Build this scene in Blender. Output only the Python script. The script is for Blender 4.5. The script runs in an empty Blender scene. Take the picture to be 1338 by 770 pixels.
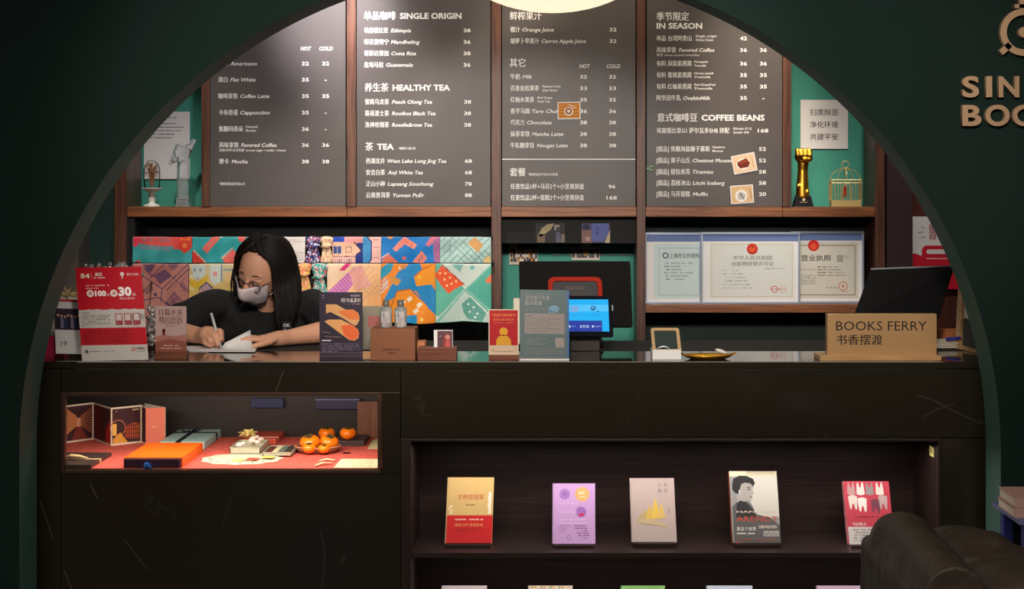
import bpy, bmesh, math, random
import numpy as np
from mathutils import Vector, Matrix, Quaternion
PI = math.pi
rnd = random.Random(7)
scene = bpy.context.scene
col = scene.collection

# ------------------------------------------------------------------ camera
F, XV, YV, ZC = 1935.0, 715.0, 250.0, 1.55      # focal length in pixels, optical axis in pixels, eye height
cam = bpy.data.cameras.new('camera')
cam.sensor_fit = 'HORIZONTAL'; cam.sensor_width = 36
cam.lens = F / 1338 * 36
cam.shift_x = (669 - XV) / 1338
cam.shift_y = -(385 - YV) / 1338
co = bpy.data.objects.new('camera', cam); col.objects.link(co)
co.location = (0, 0, ZC); co.rotation_euler = (PI/2, 0, 0)
scene.camera = co

# ------------------------------------------------------------------ world, lights, exposure
scene.view_settings.view_transform = 'Standard'
scene.view_settings.look = 'None'
scene.view_settings.exposure = 0.0
scene.view_settings.gamma = 1.0
w = bpy.data.worlds.new('world'); scene.world = w; w.use_nodes = True
w.node_tree.nodes['Background'].inputs[0].default_value = (0.6, 0.75, 1.0, 1)
w.node_tree.nodes['Background'].inputs[1].default_value = 0.02

def spot(x, y, z, tx, ty, tz, power, colr, ang=50, blend=0.6, rad=0.03):
    l = bpy.data.lights.new('spot', 'SPOT'); l.energy = power; l.color = colr
    l.spot_size = math.radians(ang); l.spot_blend = blend; l.shadow_soft_size = rad
    o = bpy.data.objects.new('spot_lamp', l); col.objects.link(o)
    o.location = (x, y, z)
    o.rotation_euler = (Vector((tx, ty, tz)) - Vector((x, y, z))).to_track_quat('-Z', 'Y').to_euler()
    return o
def area(x, y, z, sx, sy, power, colr, rot=(0, 0, 0)):
    l = bpy.data.lights.new('area', 'AREA'); l.shape = 'RECTANGLE'; l.size = sx; l.size_y = sy
    l.energy = power; l.color = colr
    o = bpy.data.objects.new('area_lamp', l); col.objects.link(o)
    o.location = (x, y, z); o.rotation_euler = rot
    return o
WARM, NEUT, COOL = (1, .84, .66), (1, .91, .83), (1, .94, .98)
# ceiling spots over the service side, aimed at the menu wall and shelves
for sx, pw, cc in ((-1.0, 120, COOL), (-.47, 110, NEUT), (.08, 46, WARM), (.62, 60, WARM), (1.14, 60, NEUT)):
    spot(sx, 4.80, 2.93, sx, 5.6, 2.25, pw*.2, cc, 66, .9)
for sx, tz, pw, cc in ((-.80, 2.24, 240, COOL), (-.64, 1.95, 60, NEUT), (-.10, 1.92, 60, WARM), (.78, 2.0, 90, WARM), (.80, 1.75, 50, NEUT)):
    spot(sx, 4.75, 2.90, sx, 5.56, tz, pw, cc, 30, 1.0, .06)
# unseen lamps added on the customer side below the ceiling, aimed through the arch at the counter and shelves
for sx, tx, pw, cc in ((-.35, -.80, 120, NEUT), (.05, .05, 130, NEUT), (.55, .95, 95, NEUT)):
    spot(sx, 2.3, 2.32, tx, 5.5, 1.30, pw, cc, 46, .7, .14)
# inner ceiling spots filling the two ends of the shelves
for sx, pw in ((-1.30, 75), (-.55, 80), (.05, 34), (1.25, 55)): spot(sx, 4.42, 2.93, sx*1.02, 5.5, 1.28, pw, NEUT, 44, .9, .05)
spot(-1.7, 3.55, .95, 1.26, 4.19, .50, 45, (.9, 1, .9), 13, .5, .05)  # low unseen spot added to brighten the lower right reveal
spot(1.5, 2.3, 2.93, 1.6, 4.1, 1.8, 10, WARM, 60, .9)  # unseen spot added for the wall lettering
# customer side: broad unseen fill added overhead to lift the dark walls
area(-.3, .8, 2.96, 5.2, 1.6, 150, (1, .89, .76))
area(0, 5.05, 2.97, 2.8, .4, 7, (1, .92, .84))  # unseen overhead fill added to lift the shade on the service side
# LED strips: niche top, lower niche, display case
area(.37, 4.355, .803, 1.45, .02, 2.6, (1, .88, .84), (math.radians(-8), 0, 0))
area(.37, 4.355, .478, 1.45, .02, 1.6, (1, .86, .82), (math.radians(-8), 0, 0))
area(-.95, 4.36, .972, .90, .03, 4.3, (1, .86, .70), (math.radians(32), 0, 0))

# ------------------------------------------------------------------ helpers
def P(px, py, Y): return Vector(((px - XV) * Y / F, Y, ZC - (py - YV) * Y / F))
def wx(px, Y): return (px - XV) * Y / F
def wz(py, Y): return ZC - (py - YV) * Y / F
def lin(c):
    return tuple(((v/255)/12.92 if v/255 <= .04045 else ((v/255+.055)/1.055)**2.4) for v in c[:3])

def mat(name, c, rough=.6, metal=0, spec=.5, var=.12, scale=12, bump=.0, trans=0, ior=1.45, emit=0, coat=0, stretch=(1, 1, 1)):
    m = bpy.data.materials.new(name); m.use_nodes = True
    nt = m.node_tree; b = nt.nodes['Principled BSDF']; L = nt.links
    r = lin(c)
    b.inputs['Roughness'].default_value = rough; b.inputs['Metallic'].default_value = metal
    b.inputs['Specular IOR Level'].default_value = spec; b.inputs['IOR'].default_value = ior
    b.inputs['Transmission Weight'].default_value = trans; b.inputs['Coat Weight'].default_value = coat
    if emit:
        b.inputs['Emission Color'].default_value = (*r, 1); b.inputs['Emission Strength'].default_value = emit
    tc = nt.nodes.new('ShaderNodeTexCoord'); mp = nt.nodes.new('ShaderNodeMapping'); L.new(tc.outputs['Object'], mp.inputs[0])
    mp.inputs['Scale'].default_value = stretch
    no = nt.nodes.new('ShaderNodeTexNoise'); no.inputs['Scale'].default_value = scale; no.inputs['Detail'].default_value = 5
    L.new(mp.outputs[0], no.inputs[0])
    if var:
        mx = nt.nodes.new('ShaderNodeMix'); mx.data_type = 'RGBA'
        mx.inputs['A'].default_value = (*[v*(1-var) for v in r], 1); mx.inputs['B'].default_value = (*[min(1, v*(1+var)) for v in r], 1)
        L.new(no.outputs['Fac'], mx.inputs['Factor']); L.new(mx.outputs['Result'], b.inputs['Base Color'])
    else: b.inputs['Base Color'].default_value = (*r, 1)
    if bump:
        bp = nt.nodes.new('ShaderNodeBump'); bp.inputs['Strength'].default_value = bump; bp.inputs['Distance'].default_value = .01
        L.new(no.outputs['Fac'], bp.inputs['Height']); L.new(bp.outputs[0], b.inputs['Normal'])
    return m

def wood(name, c1, c2, axis='x', rough=.45, scale=1.0):
    m = bpy.data.materials.new(name); m.use_nodes = True
    nt = m.node_tree; b = nt.nodes['Principled BSDF']; L = nt.links
    tc = nt.nodes.new('ShaderNodeTexCoord'); mp = nt.nodes.new('ShaderNodeMapping'); L.new(tc.outputs['Object'], mp.inputs[0])
    s = {'x': (1.5, 30, 30), 'z': (30, 30, 1.5)}[axis]; mp.inputs['Scale'].default_value = [v*scale for v in s]
    no = nt.nodes.new('ShaderNodeTexNoise'); no.inputs['Scale'].default_value = 3; no.inputs['Detail'].default_value = 8; no.inputs['Distortion'].default_value = .8
    L.new(mp.outputs[0], no.inputs[0])
    cr = nt.nodes.new('ShaderNodeValToRGB'); cr.color_ramp.elements[0].position = .35; cr.color_ramp.elements[1].position = .65
    cr.color_ramp.elements[0].color = (*lin(c1), 1); cr.color_ramp.elements[1].color = (*lin(c2), 1)
    L.new(no.outputs['Fac'], cr.inputs[0]); L.new(cr.outputs[0], b.inputs['Base Color'])
    bp = nt.nodes.new('ShaderNodeBump'); bp.inputs['Strength'].default_value = .25; bp.inputs['Distance'].default_value = .003
    L.new(no.outputs['Fac'], bp.inputs['Height']); L.new(bp.outputs[0], b.inputs['Normal'])
    b.inputs['Roughness'].default_value = rough
    return m

def attrmat(name, rough=.7, emit=0, bump=0, bscale=200, sheen=0, spec=.3, trans=0):
    m = bpy.data.materials.new(name); m.use_nodes = True
    nt = m.node_tree; b = nt.nodes['Principled BSDF']; L = nt.links
    a = nt.nodes.new('ShaderNodeVertexColor'); a.layer_name = 'Col'
    if not emit: L.new(a.outputs[0], b.inputs['Base Color'])
    else: b.inputs['Base Color'].default_value = (.01, .01, .012, 1)
    b.inputs['Roughness'].default_value = rough
    b.inputs['Specular IOR Level'].default_value = spec; b.inputs['Sheen Weight'].default_value = sheen
    if emit:
        L.new(a.outputs[0], b.inputs['Emission Color']); b.inputs['Emission Strength'].default_value = emit
    if bump:
        no = nt.nodes.new('ShaderNodeTexNoise'); no.inputs['Scale'].default_value = bscale
        bp = nt.nodes.new('ShaderNodeBump'); bp.inputs['Strength'].default_value = bump; bp.inputs['Distance'].default_value = .002
        L.new(no.outputs['Fac'], bp.inputs['Height']); L.new(bp.outputs[0], b.inputs['Normal'])
    return m

def marble(name, rough=.12):
    m = bpy.data.materials.new(name); m.use_nodes = True
    nt = m.node_tree; b = nt.nodes['Principled BSDF']; L = nt.links
    tc = nt.nodes.new('ShaderNodeTexCoord')
    no = nt.nodes.new('ShaderNodeTexNoise'); no.inputs['Scale'].default_value = 1.7; no.inputs['Detail'].default_value = 7; no.inputs['Distortion'].default_value = 1.2
    L.new(tc.outputs['Object'], no.inputs[0])
    s = nt.nodes.new('ShaderNodeMath'); s.operation = 'SUBTRACT'; s.inputs[1].default_value = .5; L.new(no.outputs['Fac'], s.inputs[0])
    ab = nt.nodes.new('ShaderNodeMath'); ab.operation = 'ABSOLUTE'; L.new(s.outputs[0], ab.inputs[0])
    cr = nt.nodes.new('ShaderNodeValToRGB'); e = cr.color_ramp.elements
    e[0].position = 0; e[0].color = (1, 1, 1, 1); e[1].position = .0035; e[1].color = (0, 0, 0, 1); L.new(ab.outputs[0], cr.inputs[0])
    n2 = nt.nodes.new('ShaderNodeTexNoise'); n2.inputs['Scale'].default_value = 4; L.new(tc.outputs['Object'], n2.inputs[0])
    c2 = nt.nodes.new('ShaderNodeValToRGB'); c2.color_ramp.elements[0].position = .52; c2.color_ramp.elements[1].position = .68; L.new(n2.outputs['Fac'], c2.inputs[0])
    mu = nt.nodes.new('ShaderNodeMath'); mu.operation = 'MULTIPLY'; L.new(cr.outputs[0], mu.inputs[0]); L.new(c2.outputs[0], mu.inputs[1])
    mx = nt.nodes.new('ShaderNodeMix'); mx.data_type = 'RGBA'; mx.inputs['A'].default_value = (*lin((40, 36, 27)), 1); mx.inputs['B'].default_value = (*lin((54, 50, 42)), 1)
    L.new(mu.outputs[0], mx.inputs['Factor']); L.new(mx.outputs['Result'], b.inputs['Base Color'])
    b.inputs['Roughness'].default_value = rough; b.inputs['Specular IOR Level'].default_value = .5
    return m

def thin_glass(name, tint=(255, 255, 255), refl=.06, rough=.02, fr=1.25):
    m = bpy.data.materials.new(name); m.use_nodes = True
    nt = m.node_tree; nt.nodes.clear(); L = nt.links
    o = nt.nodes.new('ShaderNodeOutputMaterial'); mi = nt.nodes.new('ShaderNodeMixShader')
    t = nt.nodes.new('ShaderNodeBsdfTransparent'); t.inputs[0].default_value = (*lin(tint), 1)
    g = nt.nodes.new('ShaderNodeBsdfGlossy'); g.inputs['Roughness'].default_value = rough
    f = nt.nodes.new('ShaderNodeFresnel'); f.inputs[0].default_value = fr
    L.new(f.outputs[0], mi.inputs[0]); L.new(t.outputs[0], mi.inputs[1]); L.new(g.outputs[0], mi.inputs[2]); L.new(mi.outputs[0], o.inputs[0])
    return m

ROOT = {}
def tag(o, label=None, cat=None, group=None, kind=None):
    if label: o['label'] = label
    if cat: o['category'] = cat
    if group: o['group'] = group
    if kind: o['kind'] = kind
    return o
def thing(name, label, cat, loc=(0, 0, 0), group=None):
    o = bpy.data.objects.new(name, None); col.objects.link(o); o.location = loc; o.empty_display_size = .05
    ROOT[o.name] = Vector(loc)
    return tag(o, label, cat, group)
def link_mesh(name, me, parent=None, m=None):
    o = bpy.data.objects.new(name, me); col.objects.link(o)
    if m is not None: me.materials.append(m)
    if parent is not None:
        L0 = ROOT[parent.name]; ROOT[o.name] = L0
        me.transform(Matrix.Translation(-L0)); o.parent = parent
    else: ROOT[o.name] = Vector((0, 0, 0))
    return o
def part(name, bm, m, parent=None, smooth=False):
    me = bpy.data.meshes.new(name)
    bmesh.ops.recalc_face_normals(bm, faces=bm.faces[:])
    bm.to_mesh(me); bm.free()
    if smooth:
        me.polygons.foreach_set('use_smooth', [True]*len(me.polygons))
    return link_mesh(name, me, parent, m)
def solo(name, bm, m, label, cat, loc=None, group=None, smooth=False):
    """a thing that is one mesh, origin moved to its base"""
    vs = [v.co for v in bm.verts]
    if loc is None: loc = (sum(v.x for v in vs)/len(vs), sum(v.y for v in vs)/len(vs), min(v.z for v in vs))
    o = part(name, bm, m, None, smooth)
    o.data.transform(Matrix.Translation(-Vector(loc))); o.location = loc; ROOT[o.name] = Vector(loc)
    return tag(o, label, cat, group)
def struct(name, bm, m): return tag(part(name, bm, m), kind='structure')

def BM(): return bmesh.new()
def box(bm, x0, x1, y0, y1, z0, z1, bev=0, M=None):
    t = bmesh.new(); bmesh.ops.create_cube(t, size=1)
    T = Matrix.Translation(((x0+x1)/2, (y0+y1)/2, (z0+z1)/2)) @ Matrix.Diagonal((abs(x1-x0), abs(y1-y0), abs(z1-z0), 1))
    t.transform(T)
    if bev: bmesh.ops.bevel(t, geom=t.edges[:], offset=bev, segments=2, affect='EDGES', profile=.6)
    if M is not None: t.transform(M)
    me = bpy.data.meshes.new('t'); t.to_mesh(me); t.free(); bm.from_mesh(me); bpy.data.meshes.remove(me)
    return bm
def prim(bm, kind, M, **k):
    t = bmesh.new()
    if kind == 'sphere': bmesh.ops.create_uvsphere(t, u_segments=k.get('u', 16), v_segments=k.get('v', 10), radius=1)
    elif kind == 'ico': bmesh.ops.create_icosphere(t, subdivisions=k.get('s', 2), radius=1)
    elif kind == 'cyl': bmesh.ops.create_cone(t, cap_ends=True, segments=k.get('n', 24), radius1=k.get('r1', 1), radius2=k.get('r2', 1), depth=1)
    t.transform(M)
    me = bpy.data.meshes.new('t'); t.to_mesh(me); t.free(); bm.from_mesh(me); bpy.data.meshes.remove(me)
    return bm
def TS(p, s): 
    if not hasattr(s, '__len__'): s = (s, s, s)
    return Matrix.Translation(p) @ Matrix.Diagonal((*s, 1))
def tube(bm, pts, rad, n=8, closed=False, flat=1.0):
    pts = [Vector(p) for p in pts]; N = len(pts)
    if not hasattr(rad, '__len__'): rad = [rad]*N
    rings = []; up = None
    for i, p in enumerate(pts):
        a = pts[(i-1) % N] if (closed or i > 0) else p; b = pts[(i+1) % N] if (closed or i < N-1) else p
        d = (b-a).normalized()
        if up is None:
            up = Vector((0, 0, 1)) if abs(d.z) < .9 else Vector((0, 1, 0))
        s = d.cross(up)
        if s.length < 1e-6: s = d.orthogonal()
        s.normalize(); up = s.cross(d).normalized()
        rings.append([bm.verts.new(p + (s*math.cos(2*PI*k/n) + up*math.sin(2*PI*k/n)*flat)*rad[i]) for k in range(n)])
    for i in range(N if closed else N-1):
        A, B = rings[i], rings[(i+1) % N]
        for k in range(n): bm.faces.new((A[k], A[(k+1) % n], B[(k+1) % n], B[k]))
    if not closed:
        bm.faces.new(rings[0]); bm.faces.new(rings[-1][::-1])
    return bm
def lathe(bm, prof, c, n=32, sx=1, sy=1, wob=None):
    rings = []
    for j, (r, z) in enumerate(prof):
        ring = []
        for k in range(n):
            a = 2*PI*k/n; rr = r*(wob(a, j) if wob else 1)
            ring.append(bm.verts.new((c[0]+rr*math.cos(a)*sx, c[1]+rr*math.sin(a)*sy, c[2]+z)))
        rings.append(ring)
    for A, B in zip(rings, rings[1:]):
        for k in range(n): bm.faces.new((A[k], A[(k+1) % n], B[(k+1) % n], B[k]))
    if prof[0][0] > 1e-5: bm.faces.new(rings[0][::-1])
    if prof[-1][0] > 1e-5: bm.faces.new(rings[-1])
    bmesh.ops.remove_doubles(bm, verts=bm.verts[:], dist=1e-6)
    return bm
def prism(bm, pts, y0, y1):
    """outline in x,z extruded in y"""
    A = [bm.verts.new((x, y0, z)) for x, z in pts]; B = [bm.verts.new((x, y1, z)) for x, z in pts]
    bm.faces.new(A); bm.faces.new(B[::-1]); n = len(pts)
    for k in range(n): bm.faces.new((A[k], B[k], B[(k+1) % n], A[(k+1) % n]))
    return bm
def hull(bm, p8):
    """eight corners: bottom 4 then top 4"""
    v = [bm.verts.new(p) for p in p8]
    for f in ((0, 1, 2, 3), (7, 6, 5, 4), (0, 4, 5, 1), (1, 5, 6, 2), (2, 6, 7, 3), (3, 7, 4, 0)): bm.faces.new([v[i] for i in f])
    return bm
def fuse(bm, voxel, smooth=2):
    """voxel union of overlapping closed shapes -> one continuous surface (returns a mesh)"""
    me = bpy.data.meshes.new('f'); bm.to_mesh(me); bm.free()
    o = bpy.data.objects.new('f', me); col.objects.link(o)
    r = o.modifiers.new('r', 'REMESH'); r.mode = 'VOXEL'; r.voxel_size = voxel; r.use_smooth_shade = True
    if smooth:
        s = o.modifiers.new('s', 'SMOOTH'); s.iterations = smooth; s.factor = .5
    dg = bpy.context.evaluated_depsgraph_get(); dg.update()
    out = bpy.data.meshes.new_from_object(o.evaluated_get(dg))
    bpy.data.objects.remove(o); bpy.data.meshes.remove(me)
    out.materials.clear()
    return out

# ---- text -> triangles, cached
_tc = {}
def glyphs(s, bold=0.0, italic=0.0, res=2):
    k = (s, bold, italic)
    if k not in _tc:
        c = bpy.data.curves.new('t', 'FONT'); c.body = s; c.size = 1; c.resolution_u = res; c.offset = bold; c.shear = italic
        o = bpy.data.objects.new('t', c); m = bpy.data.meshes.new_from_object(o)
        V = np.array([v.co[:2] for v in m.vertices]).reshape(-1, 2); Fs = [tuple(p.vertices) for p in m.polygons]
        bpy.data.objects.remove(o); bpy.data.curves.remove(c); bpy.data.meshes.remove(m)
        _tc[k] = (V, Fs)
    return _tc[k]

class Canvas:
    """flat print: polygons and letters laid on a surface in (u right, v down) units, each colour its own face"""
    def __init__(s, o, r, d, n, gap=.00015):
        s.o, s.r, s.d, s.n, s.gap = Vector(o), Vector(r), Vector(d), Vector(n).normalized(), gap
        s.V, s.Fs, s.C, s.k = [], [], [], 2
    def up(s): s.k += 1; return s
    def _add(s, uv, faces, c):
        b = len(s.V); off = s.n*(s.gap*s.k)
        for u, v in uv: s.V.append(s.o + s.r*float(u) + s.d*float(v) + off)
        for f in faces: s.Fs.append([b+i for i in f]); s.C.append(lin(c))
    def poly(s, pts, c): s._add(pts, [range(len(pts))], c); return s
    def rect(s, x0, y0, x1, y1, c): return s.poly([(x0, y0), (x1, y0), (x1, y1), (x0, y1)], c)
    def line(s, x0, y0, x1, y1, w, c):
        L = math.hypot(x1-x0, y1-y0) or 1; a, b = -(y1-y0)/L*w/2, (x1-x0)/L*w/2
        return s.poly([(x0+a, y0+b), (x1+a, y1+b), (x1-a, y1-b), (x0-a, y0-b)], c)
    def circ(s, x, y, r, c, ry=None, n=24):
        ry = ry or r; return s.poly([(x+r*math.cos(2*PI*i/n), y+ry*math.sin(2*PI*i/n)) for i in range(n)], c)
    def ring(s, x, y, r, w, c, n=28):
        for i in range(n):
            a, b = 2*PI*i/n, 2*PI*(i+1)/n
            s.poly([(x+r*math.cos(a), y+r*math.sin(a)), (x+r*math.cos(b), y+r*math.sin(b)), (x+(r-w)*math.cos(b), y+(r-w)*math.sin(b)), (x+(r-w)*math.cos(a), y+(r-w)*math.sin(a))], c)
        return s
    def frame(s, x0, y0, x1, y1, w, c):
        s.rect(x0, y0, x1, y0+w, c); s.rect(x0, y1-w, x1, y1, c); s.rect(x0, y0+w, x0+w, y1-w, c); s.rect(x1-w, y0+w, x1, y1-w, c); return s
    def text(s, t, x, yc, em, c, w=None, bold=.02, italic=0, align='l'):
        cjk = any(ord(ch_) > 0x2e80 for ch_ in t); V, Fs = glyphs(t, 0.0 if cjk else bold, italic)
        if not len(V): return s
        x0, x1 = V[:, 0].min(), V[:, 0].max()
        sx = (w/(x1-x0)) if w else em
        tw = (x1-x0)*sx
        if align == 'c': x -= tw/2
        elif align == 'r': x -= tw
        uv = np.stack([(V[:, 0]-x0)*sx + x, yc + .37*em - V[:, 1]*em], 1)
        s._add(uv, Fs, c)
        if cjk and bold > 0:
            k0 = s.k
            for j_, q_ in enumerate((-.5, .5)): s.k = k0+.4*(j_+1); s._add(uv+np.array([q_*bold*em*1.1, 0]), Fs, c)
            s.k = k0
        return s
    def greek(s, x0, x1, y, h, c, seed=0, dens=.82):
        """a line of lettering too small to read"""
        r = random.Random(seed+int(y*13)); x = x0
        while x < x1:
            l = h*r.uniform(.5, .9)
            if r.random() < dens: s.rect(x, y-h*r.uniform(.3, .5), min(x+l, x1), y+h*r.uniform(.3, .5), c)
            x += l + h*.25
        return s
    def build(s, name, parent, m=None):
        me = bpy.data.meshes.new(name)
        me.from_pydata([tuple(v) for v in s.V], [], s.Fs)
        a = me.color_attributes.new('Col', 'FLOAT_COLOR', 'CORNER')
        buf = np.ones((len(me.loops), 4), np.float32); i = 0
        for f, c in zip(s.Fs, s.C):
            buf[i:i+len(f), :3] = c; i += len(f)
        a.data.foreach_set('color', buf.ravel())
        return link_mesh(name, me, parent, m or M['print'])
def flat_canvas(Y, gap=.00015):
    return Canvas(P(0, 0, Y), (Y/F, 0, 0), (0, 0, -Y/F), (0, -1, 0), gap)

class Raster:
    """woven or printed colours cell by cell on a sheet with real folds"""
    def __init__(s, x0, y0, x1, y1, step, bg):
        s.x0, s.y0, s.x1, s.y1 = x0, y0, x1, y1
        s.nx, s.ny = max(2, int(round((x1-x0)/step))), max(2, int(round((y1-y0)/step)))
        s.U = x0 + (np.arange(s.nx)+.5)*(x1-x0)/s.nx; s.W = y0 + (np.arange(s.ny)+.5)*(y1-y0)/s.ny
        s.X, s.Y = np.meshgrid(s.U, s.W); s.c = np.zeros((s.ny, s.nx, 3)); s.c[:] = bg
    def mask(s, pts):
        m = np.zeros(s.X.shape, bool); n = len(pts)
        for i in range(n):
            x1, y1 = pts[i]; x2, y2 = pts[(i+1) % n]
            if y1 == y2: continue
            t = ((y1 > s.Y) != (y2 > s.Y)) & (s.X < (x2-x1)*(s.Y-y1)/(y2-y1)+x1); m ^= t
        return m
    def poly(s, pts, c, edge=None, ew=1): 
        m = s.mask(pts); s.c[m] = c
        if edge is not None:
            n = len(pts)
            for i in range(n): s.line(*pts[i], *pts[(i+1) % n], ew, edge)
        return s
    def line(s, x0, y0, x1, y1, w, c):
        dx, dy = x1-x0, y1-y0; L2 = dx*dx+dy*dy or 1
        t = np.clip(((s.X-x0)*dx+(s.Y-y0)*dy)/L2, 0, 1); d = np.hypot(s.X-x0-t*dx, s.Y-y0-t*dy)
        s.c[d < w/2] = c; return s
    def circ(s, x, y, r, c, ry=None):
        s.c[((s.X-x)/r)**2+((s.Y-y)/(ry or r))**2 < 1] = c; return s
    def stripes(s, pts, ang, per, w, c, ph=0):
        m = s.mask(pts); a = math.radians(ang); d = (s.X*math.cos(a)+s.Y*math.sin(a)+ph) % per
        s.c[m & (d < w)] = c; return s
    def grad(s, pts, p0, c0, p1, c1):
        m = s.mask(pts); dx, dy = p1[0]-p0[0], p1[1]-p0[1]
        t = np.clip(((s.X-p0[0])*dx+(s.Y-p0[1])*dy)/(dx*dx+dy*dy), 0, 1)[..., None]
        g = np.array(c0)*(1-t)+np.array(c1)*t; s.c[m] = g[m]; return s
    def speck(s, amt, seed=1):
        r = np.random.RandomState(seed); s.c += r.normal(0, amt, s.c.shape[:2])[..., None]; return s
    def build(s, name, parent, fn, m, thick=0):
        us = np.linspace(s.x0, s.x1, s.nx+1); vs = np.linspace(s.y0, s.y1, s.ny+1)
        V = [tuple(fn(u, v)) for v in vs for u in us]
        nx = s.nx+1; Fs = []
        for j in range(s.ny):
            for i in range(s.nx): a = j*nx+i; Fs.append((a, a+1, a+nx+1, a+nx))
        me = bpy.data.meshes.new(name); me.from_pydata(V, [], Fs)
        me.polygons.foreach_set('use_smooth', [True]*len(Fs))
        at = me.color_attributes.new('Col', 'FLOAT_COLOR', 'CORNER')
        c = np.clip(s.c.reshape(-1, 3)/255, 0, 1); c = np.where(c <= .04045, c/12.92, ((c+.055)/1.055)**2.4)
        buf = np.ones((len(c), 4, 4), np.float32); buf[:, :, :3] = c[:, None, :]
        at.data.foreach_set('color', buf.ravel())
        o = link_mesh(name, me, parent, m)
        if thick:
            md = o.modifiers.new('thickness', 'SOLIDIFY'); md.thickness = thick; md.offset = 0
        return o

def quad_frame(TL, TR, BL, w, h):
    r = (TR-TL)/w; d = (BL-TL)/h; n = r.cross(d).normalized()
    if n.y > 0: n = -n
    return r, d, n
def slab(bm, TL, TR, BL, n, t):
    BR = TR+BL-TL
    return hull(bm, [BL, BR, BR-n*t, BL-n*t, TL, TR, TR-n*t, TL-n*t])
def card(name, label, cat, tl, tr, bl, w, h, m, thick=.003, group=None, body='panel', base=None):
    """an upright or leaning flat thing: returns its root and a canvas with w x h units on its front"""
    TL, TR, BL = P(*tl), P(*tr), P(*bl); r, d, n = quad_frame(TL, TR, BL, w, h)
    c = (BL + (TR-TL)/2)
    root = thing(name, label, cat, base or c, group)
    part(body, slab(BM(), TL, TR, BL, n, thick), m, root)
    return root, Canvas(TL, r, d, n)

# ------------------------------------------------------------------ materials
M = {}
M['print'] = attrmat('printed_ink', .6)
M['gloss_print'] = attrmat('gloss_print', .4, spec=.15)
M['cloth'] = attrmat('silk_print', .55, sheen=.3, bump=.15)
M['screen'] = attrmat('screen_light', .6, emit=1.0, spec=.05)
M['green_wall'] = mat('dark_green_paint', (22, 37, 33), .85, spec=.12, var=.08, scale=6, bump=.05)
M['reveal'] = mat('arch_reveal_paint', (66, 100, 92), .6, var=.1, scale=6)
M['teal'] = mat('teal_paint', (64, 150, 132), .65, var=.07, scale=5)
M['dark_teal'] = mat('dark_teal_shade_and_pad', (24, 40, 36), .7)
M['black_board'] = mat('black_back_board', (22, 24, 22), .8)
M['wood_x'] = wood('walnut_across', (104, 58, 30), (148, 92, 54), 'x')
M['wood_z'] = wood('walnut_upright', (66, 38, 28), (104, 66, 48), 'z')
M['wood_dark'] = wood('dark_stained_wood', (34, 22, 19), (48, 31, 27), 'x', .45)
M['wood_dark_z'] = wood('dark_stained_wood_up', (34, 22, 18), (46, 30, 25), 'z', .45)
M['plum'] = mat('plum_brown_panel', (62, 46, 48), .45)
M['marble'] = marble('black_marble')
M['marble_top'] = marble('polished_black_marble', .05)
M['menu'] = mat('menu_board_black', (84, 78, 76), .45, var=.1, scale=9)
M['black'] = mat('black_plastic', (16, 16, 17), .5, spec=.25)
M['black_matte'] = mat('black_matte', (14, 14, 14), .8)
M['white'] = mat('white_paper', (226, 224, 222), .7, var=.03)
M['offwhite'] = mat('cream_card', (214, 204, 184), .7, var=.05)
M['ceramic'] = mat('white_ceramic', (222, 220, 214), .3, var=.03)
M['acrylic'] = thin_glass('clear_acrylic', (246, 248, 250))
M['glass'] = thin_glass('window_glass', (250, 250, 250), fr=1.18)
M['crystal'] = mat('crystal', (240, 244, 246), .06, trans=.8, ior=1.3, var=0, spec=1)
M['dome_glass'] = thin_glass('dome_glass', (250, 250, 250), fr=1.12)
M['gold'] = mat('polished_gold', (230, 172, 62), .34, metal=1, var=.1, scale=30, bump=.1)
M['brass'] = mat('satin_brass', (190, 160, 100), .35, metal=1)
M['cage'] = mat('pale_gold_wire', (222, 196, 132), .4, metal=.5)
M['gold_sign'] = mat('brushed_gold_sign', (190, 150, 104), .4, metal=.25, stretch=(1, 1, 40), scale=8)
M['kraft'] = mat('brown_card_box', (130, 80, 52), .7)
M['walnut_block'] = wood('walnut_block', (96, 50, 32), (122, 68, 44), 'x')
M['pale_wood'] = wood('pale_wood', (176, 132, 86), (206, 164, 112), 'x')
M['silver'] = mat('silver_frame', (178, 184, 194), .35, metal=.4)
M['floor'] = mat('dark_floor', (48, 40, 34), .3, var=.2, scale=3)
M['ceiling'] = mat('ceiling_paint', (60, 58, 54), .8)
M['red_card'] = mat('red_card', (176, 22, 38), .5)
M['leather'] = mat('black_leather', (50, 42, 35), .5, var=.25, scale=18, bump=.3, spec=.3)
M['bronze'] = mat('bronze_letters', (172, 140, 110), .4, metal=.35)
M['skin'] = mat('skin', (214, 158, 128), .55, var=.06, scale=40)
M['lip'] = mat('lip', (160, 80, 74), .5)
M['hair'] = mat('black_hair', (22, 16, 14), .6, spec=.3, var=.3, scale=120, stretch=(8, 8, 1))
M['shirt'] = mat('black_cotton', (20, 20, 21), .9, var=.1, scale=60, bump=.1)
M['mask'] = mat('white_face_mask', (224, 208, 212), .8, var=.03)
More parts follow.
